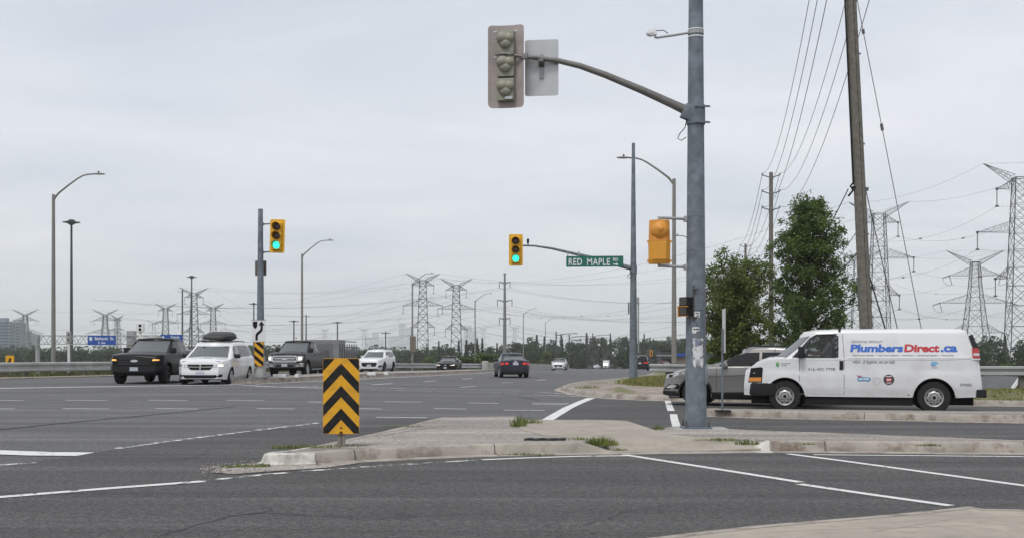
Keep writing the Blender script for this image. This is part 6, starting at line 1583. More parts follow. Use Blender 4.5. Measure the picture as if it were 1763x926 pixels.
m = MB(); text_fit(m, '~~~', 3.44, 3.59, 0.895, 0.93, sm(0.008)); m.build('badge_lettering', M_WHITE, t); m = MB(); text_fit(m, '~~~', 3.46, 3.57, 0.735, 0.765, sm(0.008)); m.build('badge_lettering', M_WHITE, t)
m = MB(); m.prism([(3.45, 0.775), (3.58, 0.775), (3.58, 0.88), (3.45, 0.88)], sm(0.0065), 0, 0.001); m.build('badge_centre', RD, t)
m = MB(); text_fit(m, '~~~', 3.465, 3.565, 0.80, 0.86, sm(0.009), 0.02); m.build('badge_letters', M_WHITE, t)
vs = []; n = 28
for r_ in (0.078, 0.088): vs += [sm(0.004)(3.23+r_*math.cos(2*math.pi*i/n), 0.795+r_*math.sin(2*math.pi*i/n)) for i in range(n)]
MB().add(vs, [(i, (i+1) % n, n+(i+1) % n, n+i) for i in range(n)]).build('fuel_ring', mat('ring_grey', (0.45, 0.45, 0.45), 0.5), t)
m = MB(); m.prism([(4.49, 1.20), (4.56, 1.175), (4.66, 1.22), (4.66, 1.255), (4.60, 1.28), (4.5, 1.275)], sm(0.004), 0, 0.002); m.build('fish_decal', mat('decal_pale_blue', (0.22, 0.45, 0.66), 0.5), t)
m = MB(); text_fit(m, '~~~', 4.50, 4.60, 1.165, 1.19, sm(0.007)); m.build('decal_lettering', B_, t); m = MB(); text_fit(m, '~~~', 4.51, 4.65, 1.115, 1.14, sm(0.004)); m.build('decal_lettering', MIDG, t)
m = MB(); m.prism([(5.09, 1.07), (5.25, 1.07), (5.25, 1.28), (5.09, 1.28)], sm(0.003), 0, 0.001); m.build('blank_patch', mat('patch_white', (0.66, 0.665, 0.67), 0.4), t)
side_place(t, 1289, 29.6, L, 2.01, R(-14.5)); van = t

# ---------------- driver
def person_driver():
    o = thing('person', 'van driver in a light grey shirt with both arms towards the steering wheel', 'person', tuple(van.location+Matrix.Rotation(van.rotation_euler[2], 3, 'Z') @ Vector((2.06-L/2, -0.5, 1.20))), van.rotation_euler[2])
    J = [((0, 0, 0.06), .15, .17, None), ((0.03, 0, 0.30), .13, .16, 0), ((0.05, 0, 0.47), .11, .17, 1), ((0.03, 0, 0.58), .055, .055, 2), ((0.0, 0, 0.64), .06, .06, 3), ((-0.02, 0, 0.72), .095, .075, 4), ((-0.01, 0, 0.80), .085, .07, 5),
         ((0.05, -0.19, 0.50), .065, .065, 2), ((-0.10, -0.24, 0.28), .05, .05, 7), ((-0.36, -0.17, 0.27), .036, .036, 8), ((-0.44, -0.14, 0.29), .035, .025, 9),
         ((0.05, 0.19, 0.50), .065, .065, 2), ((-0.10, 0.24, 0.28), .05, .05, 11), ((-0.36, 0.17, 0.30), .036, .036, 12), ((-0.44, 0.14, 0.32), .035, .025, 13),
         ((-0.25, -0.12, 0.08), .085, .085, 0), ((-0.48, -0.13, 0.10), .065, .065, 15), ((-0.55, -0.13, -0.28), .045, .045, 16), ((-0.25, 0.12, 0.08), .085, .085, 0), ((-0.48, 0.13, 0.10), .065, .065, 18), ((-0.55, 0.13, -0.28), .045, .045, 19)]
    me = bpy.data.meshes.new('body'); me.from_pydata([j[0] for j in J], [(i, j[3]) for i, j in enumerate(J) if j[3] is not None], [])
    b = bpy.data.objects.new('body', me); COL.objects.link(b)
    sk = b.modifiers.new('s', 'SKIN'); b.modifiers.new('d', 'SUBSURF').levels = 2
    for v, j in zip(me.skin_vertices[0].data, J): v.radius = (j[1], j[2])
    me.skin_vertices[0].data[0].use_root = True
    dg = bpy.context.evaluated_depsgraph_get(); me2 = bpy.data.meshes.new_from_object(b.evaluated_get(dg)); bpy.data.objects.remove(b)
    b = bpy.data.objects.new('body', me2); COL.objects.link(b); b.parent = o
    SH = mat('shirt', (0.34, 0.35, 0.37), 0.9, var=0.15, vscale=10); SK = mat('skin', (0.36, 0.20, 0.14), 0.6); TR = mat('trousers', (0.04, 0.045, 0.06), 0.9)
    for q in (SH, SK, TR): me2.materials.append(q)
    for p in me2.polygons:
        c_ = p.center; p.use_smooth = True
        p.material_index = 1 if (c_.z > 0.575 or (c_.x < -0.14 and c_.z > 0.2)) else (2 if (c_.x < -0.12 and c_.z < 0.2) or c_.z < 0.0 else 0)
    m = MB(); k, n = 6, 14
    V = [(0.015+0.108*math.sin(j/k*1.65)*math.cos(t_*2*math.pi/n), 0.087*math.sin(j/k*1.65)*math.sin(t_*2*math.pi/n), 0.775+0.118*math.cos(j/k*1.65)) for j in range(k+1) for t_ in range(n)]
    m.add(V, [(j*n+t_, j*n+(t_+1) % n, (j+1)*n+(t_+1) % n, (j+1)*n+t_) for j in range(k) for t_ in range(n)]); m.build('hair', mat('dark_hair', (0.03, 0.02, 0.015), 0.8), o, smooth=60)
    for sg in (-1, 1):
        m = MB(); m.tube([(-0.11, sg*0.033, 0.735), (-0.095, sg*0.033, 0.735)], 0.012, 8); m.build('eye', M_INK, o)
        for i, (ln_, dz) in enumerate(((0.075, 0.02), (0.085, 0.005), (0.08, -0.012), (0.065, -0.028))):
            m = MB(); x0, y0, z0 = -0.45, sg*0.14, (0.29 if sg < 0 else 0.32)+dz
            m.tube([(x0, y0, z0), (x0-ln_*0.5, y0-sg*0.01, z0+0.004), (x0-ln_*0.8, y0-sg*0.035, z0-0.005), (x0-ln_*0.75, y0-sg*0.06, z0-0.012)], [0.0095, 0.009, 0.008, 0.006], 7); m.build('finger', SK, o, smooth=60)
        m = MB(); m.tube([(-0.43, sg*0.125, (0.29 if sg < 0 else 0.32)), (-0.455, sg*0.09, (0.30 if sg < 0 else 0.33)+0.02), (-0.48, sg*0.075, (0.31 if sg < 0 else 0.34)+0.025)], [0.011, 0.010, 0.007], 7); m.build('thumb', SK, o, smooth=60)
        m = MB(); m.lathe([(0.0, -0.006), (0.02, -0.004), (0.024, 0.004), (0, 0.008)], 10, (0.0, sg*0.078, 0.725), 'Y'); m.build('ear', SK, o, smooth=60)
    m = MB(); m.tube([(-0.10, 0, 0.745), (-0.133, 0, 0.70), (-0.11, 0, 0.69)], [0.008, 0.016, 0.012], 8); m.build('nose', SK, o, smooth=60)
person_driver()
# ------------------------------------------------------------------ pylons and wires
def pylon_mb(H, widths, arms, top, npan=13, leg=0.26, br=0.15):
    """lattice tower; widths: (height fraction, width fraction); arms: (height fraction, half span fraction, depth fraction)"""
    body = MB(); wd = lambda h: interp(widths, h)*H
    hs = [0.0]; h = 0.0
    htop = top[0]
    while h < htop-1e-3:
        h = min(htop, h+max(0.03, interp(widths, h)*0.85)); hs.append(h)
    sg = ((-1, -1), (1, -1), (1, 1), (-1, 1))
    cor = lambda h, s: (s[0]*wd(h)/2, s[1]*wd(h)/2*(0.9), h*H)
    for a, b in zip(hs, hs[1:]):
        for i in range(4):
            s, q = sg[i], sg[(i+1) % 4]
            body.bar(cor(a, s), cor(b, s), leg)
            body.bar(cor(a, s), cor(b, q), br); body.bar(cor(a, q), cor(b, s), br)
            body.bar(cor(b, s), cor(b, q), br)
    amb = []; tips = []
    for hf, sp, dp in arms:
        for sd in (-1, 1):
            m = MB(); w_ = wd(hf)/2; z = hf*H; tip = (sd*sp*H, 0, z); zt = z+dp*H; wt_ = wd(hf+dp)/2
            n = 5
            for yy in (-1, 1):
                b0 = Vector((sd*w_, yy*w_*0.9, z)); u0 = Vector((sd*wt_, yy*wt_*0.9, zt)); T = Vector(tip)
                m.bar(b0, T, br*0.95); m.bar(u0, T, br*0.95)
                for i in range(n):
                    p = b0.lerp(T, i/n); q = u0.lerp(T, (i+0.5)/n); r_ = b0.lerp(T, (i+1)/n); m.bar(p, q, br*0.6); m.bar(q, r_, br*0.6)
            m.box(tip, (0.5, 0.5, 0.5)); amb.append(m); tips.append((tip[0], tip[1], tip[2]))
    h0, sp, rise = top
    m = MB(); z = h0*H; w_ = wd(h0)/2
    for sd in (-1, 1):
        T = Vector((sd*sp*H, 0, z+rise*H))
        for yy in (-1, 1):
            b0 = Vector((sd*w_*0.6, yy*w_, z-0.035*H)); u0 = Vector((sd*w_, yy*w_*0.8, z+0.01*H)); m.bar(b0, T, br*1.1); m.bar(u0, T, br*1.1)
            for i in range(6):
                p = b0.lerp(T, i/6); q = u0.lerp(T, (i+0.5)/6); r_ = b0.lerp(T, (i+1)/6); m.bar(p, q, br*0.6); m.bar(q, r_, br*0.6)
        tips.append(tuple(T))
    return body, amb, m, tips
def make_pylon(H, widths, arms, top, ins, leg=0.26, br=0.15, strain=False):
    t = thing('pylon', 'pylon', 'pylon')
    body, amb, tm, tips = pylon_mb(H, widths, arms, top, leg=leg, br=br)
    body.build('lattice_body', M_PYLON, t, fix=False)
    for a, tp_ in zip(amb, tips):
        o = a.build('crossarm', M_PYLON, t, fix=False)
        m = MB()
        if strain:
            s = 1 if tp_[0] > 0 else -1
            m.tube([tp_, (tp_[0]+s*2.6, tp_[1], tp_[2]-0.9)], 0.16, 6); m.tube([tp_, (tp_[0]-s*1.0, tp_[1], tp_[2]-ins)], 0.12, 6)
            m.tube([(tp_[0]+s*2.6, 0, tp_[2]-0.9), (tp_[0]+s*1.8, 0, tp_[2]-ins*0.8), (tp_[0], 0, tp_[2]-ins*1.15), (tp_[0]-s*1.0, 0, tp_[2]-ins)], 0.06, 5)
        else:
            m.tube([tp_, (tp_[0], tp_[1], tp_[2]-ins)], 0.10, 6); m.box((tp_[0], tp_[1], tp_[2]-ins), (0.7, 0.4, 0.35))
        m.build('insulator_string', M_PYLON, o)
    tm.build('earth_wire_arms', M_PYLON, t, fix=False)
    return t, tips, ins
WA = [(0, 0.19), (0.17, 0.118), (0.45, 0.098), (0.7, 0.08), (0.93, 0.062), (1.0, 0.06)]
AA = [(0.48, 0.112, 0.055), (0.69, 0.19, 0.05), (0.885, 0.105, 0.045)]
WB = [(0, 0.27), (0.4, 0.15), (0.7, 0.085), (0.93, 0.055), (1.0, 0.05)]
AB = [(0.35, 0.21, 0.07), (0.585, 0.275, 0.07), (0.80, 0.20, 0.07)]
protoA = make_pylon(50.0, WA, AA, (0.935, 0.165, 0.065), 3.9, 0.17, 0.085)
protoB = make_pylon(48.0, WB, AB, (0.91, 0.225, 0.09), 3.4, 0.24, 0.105, True)
protoD = make_pylon(48.0, WB, AB, (0.91, 0.225, 0.09), 3.4, 0.42, 0.19, True)
protoC = make_pylon(52.0, WA, AA, (0.935, 0.165, 0.065), 3.9, 0.33, 0.165)     # heavier members
used_p = set()
PYL = {}
def pylon(key, proto, Hp, x, ytop, Y, yaw, label, base=None):
    X = at(x, Y); bz = terrain(X, Y) if base is None else base
    s = (zat(ytop, Y)-bz)/Hp
    root, tips, ins = proto
    if id(root) in used_p: r = dup(root, (X, Y, bz), R(yaw), label)
    else: used_p.add(id(root)); r = root; r.location = (X, Y, bz); r.rotation_euler = (0, 0, R(yaw)); r['label'] = label
    r.scale = (s, s, s); r['group'] = 'lattice pylons of the power corridor'
    c_, s_ = math.cos(R(yaw)), math.sin(R(yaw))
    PYL[key] = [Vector((X+s*(a*c_-b*s_), Y+s*(a*s_+b*c_), bz+s*(cc-(ins if i < 6 else 0)))) for i, (a, b, cc) in enumerate(tips)]
    return r
pylon('A', protoA, 50.0, 1758, 281, 267, -6, 'largest lattice pylon, cut off by the picture edge above the van tail')
pylon('C', protoA, 50.0, 1513, 348, 337, -5, 'tall lattice pylon rising just behind the leaning wooden pole')
pylon('D', protoA, 50.0, 1478, 432, 510, -8, 'slimmer lattice pylon partly covered by the wooden pole and tree')
pylon('B', protoB, 48.0, 1679, 431, 500, -4, 'broad spreading lattice pylon above the van roof with horizontal insulators')
pylon('E', protoC, 52.0, 728, 471, 640, 4, 'dark lattice pylon directly behind the street lamp with the box')
pylon('F', protoC, 52.0, 785.5, 480, 690, 4, 'lattice pylon with V top next to the one behind the street lamp')
pylon('K', protoC, 52.0, 334, 495, 784, 12, 'densest lattice pylon of the far group, behind the minivan roof box')
pylon('L', protoC, 52.0, 367, 522, 1035, 8, 'pale lattice pylon just beside the densest far one')
pylon('J', protoC, 52.0, 285, 522, 1035, 8, 'pale lattice pylon above the Yonge highway sign')
pylon('I', protoD, 48.0, 181, 532, 1190, 5, 'squat V-topped pylon standing over the Bathurst highway sign')
pylon('H', protoD, 48.0, 43.5, 532, 1190, 5, 'squat V-topped pylon beside the glass apartment tower')
pylon('I2', protoC, 52.0, 202, 542, 1400, 60, 'narrow pylon seen edge-on close to the squat one over the blue sign')
pylon('M', protoA, 50.0, 559, 564, 2000, 6, 'tiny far pylon above the trailer')
pylon('N', protoA, 50.0, 627, 563, 2000, 3, 'tiny far pylon above the white crossover')
pylon('P', protoA, 50.0, 832, 562, 1900, 3, 'tiny faint pylon close beside the monopole')
pylon('Q', protoA, 50.0, 886, 560, 1900, 3, 'tiny faint pylon over the grey saloon car')
pylon('S', protoA, 50.0, 265, 551, 1700, 20, 'faint pylon low behind the gantry truss')
for k_ in [p for p in (protoA, protoB, protoC)]: pass
# steel monopole
YG2 = 480.0; gx = at(869, YG2); gb = terrain(gx, YG2)
mp2 = thing('power_monopole', 'slim steel power pole with upswept arms between the lamp and the grey saloon', 'power pole', (gx, YG2, gb))
h = zat(470, YG2)-gb; pole_mb(h, 0.95, 0.38, 10).build('pole', mat('grey_monopole', (0.16, 0.16, 0.16), 0.6), mp2, smooth=40)
TG = []
for yy, sp in ((485, 2.2), (516, 3.0), (547, 2.2)):
    z = zat(yy, YG2)-gb
    for sd in (-1, 1):
        m = MB(); m.tube([(0, 0, z-0.9), (sd*sp*0.5, 0, z-0.3), (sd*sp, 0, z)], [0.26, 0.2, 0.14], 6); o = m.build('arm', M_PYLON, mp2)
        MB().tube([(sd*sp, 0, z), (sd*sp, 0, z-2.6)], 0.14, 6).build('insulator_string', M_PYLON, o); TG.append(Vector((gx+sd*sp, YG2, gb+z-2.6)))
MB().tube([(-0.9, 0, h-0.3), (0.9, 0, h-0.3)], 0.1, 5).build('top_bar', M_PYLON, mp2)
# the other bare posts around the far pylons
for x, yt, Y, lab in ((314, 497, 600, 'bare steel post beside the dense far pylon'), (527, 541, 700, 'bare thin post above the dark pickup roof')):
    bz = terrain(at(x, Y), Y); t = thing('power_monopole', lab, 'power pole', (at(x, Y), Y, bz)); h = zat(yt, Y)-bz
    pole_mb(h, 0.6, 0.35, 8).build('pole', M_PYLON, t)
    m = MB(); [m.tube([(-2.4, 0, h*q), (2.4, 0, h*q)], 0.12, 5) for q in (0.97,)]; m.build('arm', M_PYLON, t)

def wire(a, b, sag, r, name, label, cat, group, n=26, spacers=0):
    a, b = Vector(a), Vector(b); pts = []
    for i in range(n+1):
        t = i/n; p = a.lerp(b, t); p.z -= 4*sag*t*(1-t); pts.append(p-a)
    m = MB().tube(pts, r, 4, False)
    for i in range(spacers):
        p = pts[int(n*(i+1)/(spacers+1))]; m.box(p, (0.6, 0.4, 0.3))
    o = m.build(name, M_WIRE, fix=False); o.location = a; tag(o, label, cat, group); return o
WL = ('power_line', 'one of the thin conductors sagging between the steel pylons', 'power line', 'conductors strung between the pylons')
def span(p, q, sag, r, sp=0):
    for i, (a, b) in enumerate(zip(p, q)): wire(a, b, sag*(0.6 if i >= 6 else 1), r*0.5, *WL, spacers=sp if i < 6 else 0)
off = lambda key, dx, dy, dz: [v+Vector((dx, dy, dz)) for v in PYL[key]]
span(off('A', 150, -90, 4), PYL['A'], 6, 0.045); span(PYL['A'], PYL['C'], 4, 0.05, 1); span(PYL['C'], PYL['F'], 17, 0.065, 3); span(PYL['F'], PYL['K'], 10, 0.075, 2)
span(off('B', 260, -30, 8), PYL['B'], 9, 0.06, 1); span(PYL['B'], PYL['D'], 6, 0.055, 1); span(PYL['D'], PYL['E'], 17, 0.065, 2); span(PYL['E'], PYL['J'], 17, 0.08, 2)
span(PYL['K'], off('I2', -20, 0, 4), 16, 0.09, 1); span(PYL['L'], PYL['I'], 12, 0.09); span(PYL['I'], PYL['H'], 6, 0.09); span(PYL['H'], off('H', -260, 10, 0), 8, 0.09)
span(PYL['N'], PYL['E'], 26, 0.08); span(PYL['M'], PYL['K'], 26, 0.09)
for i, a in enumerate(TG):
    wire(a, (at(1283+(i % 2)*6, 420)+30, 420, a.z-1), 7, 0.034, *WL); wire(a, a+Vector((-190, 60, -2)), 6, 0.034, *WL)

# ---- wooden poles with crossarms beside the corner
WPOLES = [(at(1497, 40), 40.0, -0.78, 17.2), (at(1327.5, 100), 100.0, 0, 17.0), (at(1283.5, 167), 167.0, 0, 17.0)]
TIP = []
for i, (X, Y, ln_, h) in enumerate(WPOLES):
    bz = -0.3 if i == 0 else terrain(X, Y)
    h = h if i == 0 else zat((0, 297, 420)[i], Y)-bz
    t = thing('wooden_pole', ('thick leaning wooden utility pole rising behind the white van', 'wooden utility pole with three crossarms showing above the taller tree', 'farthest wooden utility pole, peeping over the smaller tree')[i], 'utility pole', (X, Y, bz), 0, 'wooden utility poles along the side road')
    pole_mb(h, 0.235, 0.165, 12, (ln_, 0), 8).build('pole', M_WOOD, t, smooth=40)
    tips = []
    for lv in (0.25, 1.65, 3.05):
        for sd in (-1, 1):
            z = h-lv; xo = ln_*z/h; m = MB(); m.tube([(xo, 0, z-0.22), (xo+sd*0.75, 0, z+0.02)], 0.045, 6); o = m.build('crossarm', M_STEELD, t)
            MB().lathe([(0.05, -0.02), (0.07, 0.03), (0.05, 0.06), (0.07, 0.1), (0.03, 0.16)], 8, (xo+sd*0.75, 0, z+0.02)).build('insulator', M_STEELD, o)
            tips.append(Vector((X+xo+sd*0.75, Y, bz+z+0.16)))
    TIP.append(tips)
    if i == 0:
        xo = lambda z: ln_*z/h
        MB().tube([(xo(z)-0.23-0.0*z, -0.05, z) for z in (7.6, 10, 13, 16.5)], 0.03, 6).build('riser_cable', M_BLACK, t)
        m = MB(); m.tube([(xo(7.6)-0.23, -0.05, 7.6), (xo(7.5)-0.33, -0.05, 7.5), (xo(7.3)-0.25, -0.05, 7.35), (xo(7.2)-0.42, -0.05, 7.15)], 0.035, 6); m.box((xo(7.4)-0.12, -0.05, 7.45), (0.3, 0.12, 0.08)); m.build('cable_hook', M_BLACK, t)
        m = MB(); m.tube([(xo(z)+0.02, -0.215+0.004*z, z) for z in (0.5, 4, 8, 12, 16)], 0.018, 6); m.build('ground_wire_moulding', M_BLACK, t)
        MB().box((xo(7.4)+0.24, 0, 7.4), (0.1, 0.1, 0.12)).build('guy_bracket', M_STEELD, t)
        for k in range(9):
            z = 1.2+k*1.55; MB().box((xo(z)+(0.19 if k % 2 else -0.2), -0.05, z), (0.08, 0.05, 0.05)).build('bolt', M_STEELD, t)
UL = ('overhead_wire', 'one of six thin wires running along the wooden pole tops', 'overhead wire', 'wires along the wooden poles')
for i in range(6):
    wire(TIP[0][i], TIP[1][i], 2.3, 0.014, *UL); wire(TIP[1][i], TIP[2][i], 1.4, 0.02, *UL)
    wire(TIP[2][i], TIP[2][i]+Vector((10, 62, -0.4)), 1.4, 0.022, *UL); wire(TIP[0][i], TIP[0][i]+Vector((-10, -58, 0.3)), 1.6, 0.012, *UL)
X0, Y0, ln_, h0 = WPOLES[0]
def pp(z): return Vector((X0+ln_*z/h0, Y0, z-0.3))
g1_ = wire(pp(14.6)+Vector((0.1, 0, 0)), (at(1609, 41.5), 41.5, -0.1), 0.0, 0.013, 'guy_wire', 'long guy wire with small insulators running from pole top to the yellow guard', 'guy wire', None)
e = Vector((at(1609, 41.5), 41.5, -0.1))-(pp(14.6)+Vector((0.1, 0, 0)))
for f_, s_ in ((0.12, 0.05), (0.345, 0.075)):
    MB().tube([e*(f_-s_*0.11), e*(f_+s_*0.11)], 0.055, 8).build('strain_insulator', mat('insulator_grey', (0.12, 0.12, 0.12), 0.5), g1_)
MB().tube([e*0.885, e*0.999], 0.05, 8).build('yellow_guard', M_SYEL, g1_)
wire(pp(7.4)+Vector((0.2, 0, 0)), (at(1572, 41), 41, -0.1), 0.0, 0.016, 'guy_wire', 'shorter guy wire slanting from the pole bracket down behind the van roof', 'guy wire', None)
wire(pp(4.4)+Vector((0.2, 0, 0)), (at(1560, 41), 41, -0.1), 0.0, 0.026, 'guy_wire', 'lowest thick guy wire with spliced grips beside the wooden pole', 'guy wire', None)
wire(pp(7.4)+Vector((-0.4, 0, 0)), (at(1330, 66), 66, zat(545, 66)), 0.4, 0.02, 'service_cable', 'dark service cable dropping from the pole hook into the taller tree', 'service cable', None)
wire(pp(5.9)+Vector((-0.2, 0, 0)), (at(1340, 66), 66, zat(560, 66)), 0.3, 0.014, 'service_cable', 'thin middle service cable from the wooden pole into the tree', 'service cable', None)
wire(pp(5.2)+Vector((-0.2, 0, 0)), (at(1345, 60), 60, zat(572, 60)), 0.1, 0.024, 'service_cable', 'lowest thick service cable from the wooden pole into the tree', 'service cable', None)
# ------------------------------------------------------------------ trees, grass, buildings
M_LEAF1 = leaf_mat('leaf_dark', (0.044, 0.082, 0.024), (0.15, 0.215, 0.06), 1.6)
M_LEAF2 = leaf_mat('leaf_olive', (0.06, 0.095, 0.026), (0.18, 0.225, 0.065), 1.6)
M_LEAFF = leaf_mat('leaf_far', (0.020, 0.042, 0.018), (0.055, 0.085, 0.032), 0.22)
M_LEAFL = leaf_mat('leaf_far_light', (0.055, 0.085, 0.022), (0.12, 0.16, 0.05), 0.3)
M_CONI = leaf_mat('conifer', (0.018, 0.036, 0.018), (0.045, 0.07, 0.032), 0.3)
M_BARK = mat('bark', (0.085, 0.07, 0.055), 0.9, var=0.3, vscale=10)
def leaf(V, F_, p, s, rnd, up=0.4):
    n = Vector((rnd.gauss(0, 1), rnd.gauss(0, 1), rnd.gauss(up, 1))).normalized()
    a = n.orthogonal().normalized(); a = (a*math.cos(rnd.random()*6.3)+n.cross(a)*math.sin(rnd.random()*6.3)).normalized(); b = n.cross(a)
    w = s*rnd.uniform(0.35, 0.6); k = len(V)
    V += [p-a*s*0.5, p+b*w*0.5+n*s*0.06, p+a*s*0.5, p-b*w*0.5+n*s*0.06]; F_.append((k, k+1, k+2, k+3))
def near_tree(name, label, x, Y, ytop, half_px, seed, lm, nlimb, multi, dens, env):
    rnd = random.Random(seed); bz = -0.1; H = zat(ytop, Y)-bz; Rm = half_px*Y/F
    t = thing(name, label, 'tree', (at(x, Y), Y, bz))
    tr = MB(); V = []; F_ = []
    def clump(c, r, n, s):
        for _ in range(n):
            d = Vector((rnd.gauss(0, 1), rnd.gauss(0, 1), rnd.gauss(0, 0.8))); d = d.normalized()*r*rnd.random()**0.45; leaf(V, F_, c+d, s*rnd.uniform(0.7, 1.35), rnd)
    stems = []
    for q in range(multi):
        a = 2*math.pi*q/max(1, multi)+rnd.random(); sp = 0.0 if multi == 1 else Rm*rnd.uniform(0.25, 0.7)
        hh = H*(0.97 if q == 0 else rnd.uniform(0.72, 0.95)); pts = []
        for i in range(9):
            f = i/8; pts.append(Vector((math.cos(a)*sp*f**0.8+rnd.gauss(0, 0.04), math.sin(a)*sp*f**0.8+rnd.gauss(0, 0.04), hh*f)))
        r0 = 0.14 if multi == 1 else 0.075; tr.tube(pts, [r0*(1-0.9*i/8)+0.008 for i in range(9)], 8); stems.append((pts, hh))
    for i in range(nlimb):
        pts, hh = stems[i % len(stems)]; f = 0.05+0.93*((i+rnd.random())/nlimb); k = min(7, int(f*8)); p = pts[k].lerp(pts[k+1], f*8-k)
        zf = p.z/H; rad = Rm*interp(env, zf)*rnd.uniform(0.62, 1.18)
        if multi > 1: rad *= 0.72
        a = i*2.399+rnd.gauss(0, 0.3); rise = rnd.uniform(0.35, 0.9)*(0.9 if multi == 1 else 1.6); L_ = []
        for j in range(6): s = j/5; L_.append(p+Vector((math.cos(a)*rad*s, math.sin(a)*rad*s, rad*rise*(s**1.25)))+Vector((rnd.gauss(0, .03), rnd.gauss(0, .03), rnd.gauss(0, .03))))
        tr.tube(L_, [0.045*(1-f*0.5)*(1-0.85*j/5)+0.004 for j in range(6)], 5)
        for j in range(2, 6):
            for q in range(2):
                c = L_[j]+Vector((rnd.gauss(0, 0.2), rnd.gauss(0, 0.2), rnd.gauss(0.05, 0.18)))*(0.6+0.4*Rm/2); tr.tube([L_[j], c], 0.008, 4); clump(c, rnd.uniform(0.16, 0.34), int(dens*rnd.uniform(0.4, 1.5)), 0.125)
        clump(L_[-1], rnd.uniform(0.2, 0.32), int(dens*1.1), 0.12)
    for pts, hh in stems: clump(pts[-1], 0.2, int(dens*1.5), 0.12); clump(pts[-2], 0.32, int(dens*2), 0.12)
    tr.build('trunk', M_BARK, t, smooth=50); MB().add(V, F_).build('crown', lm, t, fix=False)
    return t
near_tree('tree', 'taller dark green leafy tree with pointed top beside the leaning wooden pole', 1392, 50, 343, 83, 4, M_LEAF1, 132, 1, 36, [(0, 0.8), (0.15, 1.0), (0.35, 0.97), (0.55, 0.76), (0.75, 0.52), (0.9, 0.28), (1.0, 0.08)])
near_tree('tree', 'shorter olive green tree of many upright stems behind the silver crossover', 1265, 47, 445, 57, 9, M_LEAF2, 112, 7, 32, [(0, 0.7), (0.3, 1.0), (0.75, 0.95), (0.92, 0.6), (1, 0.3)])

# ---- distant trees: a few kinds, each copy a tree of its own
def far_tree_mesh(seed, H, Wd, lm, conifer=False, n=900, s=1.25):
    rnd = random.Random(seed); t = thing('distant_tree', 'tree', 'tree'); V = []; F_ = []
    tr = MB(); tr.tube([(0, 0, -2.5), (0.2, 0, H*0.35), (0, 0.1, H*0.85)], [0.3, 0.22, 0.05], 6)
    if conifer:
        for i in range(n):
            f = rnd.random()**1.3; r = Wd*0.5*(1-f)*(0.75+0.25*math.sin(f*40))*rnd.random()**0.35; a = rnd.random()*6.283
            leaf(V, F_, Vector((math.cos(a)*r, math.sin(a)*r, H*(0.04+0.96*f)-r*0.25)), s*rnd.uniform(0.6, 1.1), rnd)
    else:
        lobes = []
        for i in range(15):
            f = rnd.uniform(0.12, 0.86); a = rnd.random()*6.283; rr = Wd*0.36*math.sin(math.pi*min(1, 0.22+f*0.8))*rnd.random()**0.5
            lobes.append((Vector((math.cos(a)*rr, math.sin(a)*rr, H*f)), Wd*rnd.uniform(0.13, 0.24)))
            tr.tube([(0, 0, H*f*0.55), lobes[-1][0]], [0.12, 0.04], 4)
        for i in range(n):
            c, r = lobes[int(rnd.random()*len(lobes))]; d = Vector((rnd.gauss(0, 1), rnd.gauss(0, 1), rnd.gauss(0, 1))).normalized()*r*rnd.random()**0.3
            leaf(V, F_, c+d*1.0, s*rnd.uniform(0.6, 1.3), rnd)
    tr.build('trunk', M_BARK, t); MB().add(V, F_).build('crown', lm, t, fix=False); return t, H
KINDS_T = [(far_tree_mesh(1, 15, 12, M_LEAFF), 'broad'), (far_tree_mesh(2, 17, 10.5, M_LEAFF), 'tall'), (far_tree_mesh(3, 13, 12, M_LEAFL), 'light'), (far_tree_mesh(4, 18, 6.5, M_CONI, True), 'spruce'), (far_tree_mesh(6, 15, 11, M_LEAFF, n=1000, s=1.15), 'round'), (far_tree_mesh(7, 20, 8, M_CONI, True, 700), 'pine')]
LAB = {'broad': 'broad dark leafy tree in the hazy woods along the valley', 'tall': 'tall oval leafy tree in the hazy woods along the valley', 'light': 'lighter yellow-green leafy tree among the darker far woods', 'spruce': 'narrow dark spruce poking above the far woods', 'round': 'round-headed leafy tree in the hazy woods along the valley', 'pine': 'tall ragged dark pine poking above the far woods'}
first_t = set(); rt = random.Random(77)
def put_tree(k, x, ytop, Y, label=None, wide=1.0):
    (root, H), kn = KINDS_T[k]; X = at(x, Y); bz = terrain(X, Y); s = max(0.15, (zat(ytop, Y)-bz)/H)
    lab = label or LAB[kn]; grp = None if label else 'trees of the far woods'
    w_ = max(s*wide, 0.45*wide if Y > 150 else 0)
    if k in first_t: r = dup(root, (X, Y, bz), rt.random()*6.28, lab, grp)
    else: first_t.add(k); r = root; r.location = (X, Y, bz); r.rotation_euler = (0, 0, rt.random()*6.28); r['label'] = lab
    if grp: r['group'] = grp
    elif 'group' in r: del r['group']
    r.scale = (w_, w_, s)
    return r
def belt(x0, x1, step, Y, dY, tops, kinds, jit=4, wide=1.0):
    x = x0
    while x < x1:
        yt = interp(tops, x)+rt.uniform(-jit, jit)
        k = rt.choice(kinds); yt -= 3 if k in (3, 5) else 0
        put_tree(k, x, yt, Y+rt.uniform(-dY, dY), None, wide*rt.uniform(0.85, 1.25)); x += step*rt.uniform(0.7, 1.3)
belt(-60, 760, 15, 690, 40, [(-60, 595), (200, 595), (460, 591), (700, 596), (760, 592)], [0, 1, 4, 4, 0], 3, 1.35)
belt(-50, 560, 18, 500, 40, [(0, 603), (120, 597), (250, 601), (560, 604)], [0, 1, 4, 0], 4, 1.2)
belt(560, 760, 17, 540, 40, [(560, 604), (760, 600)], [0, 1, 4], 3, 1.4)
belt(735, 915, 12, 520, 40, [(735, 598), (800, 588), (835, 591), (870, 590), (915, 586)], [0, 1, 3, 4, 5, 1], 6)
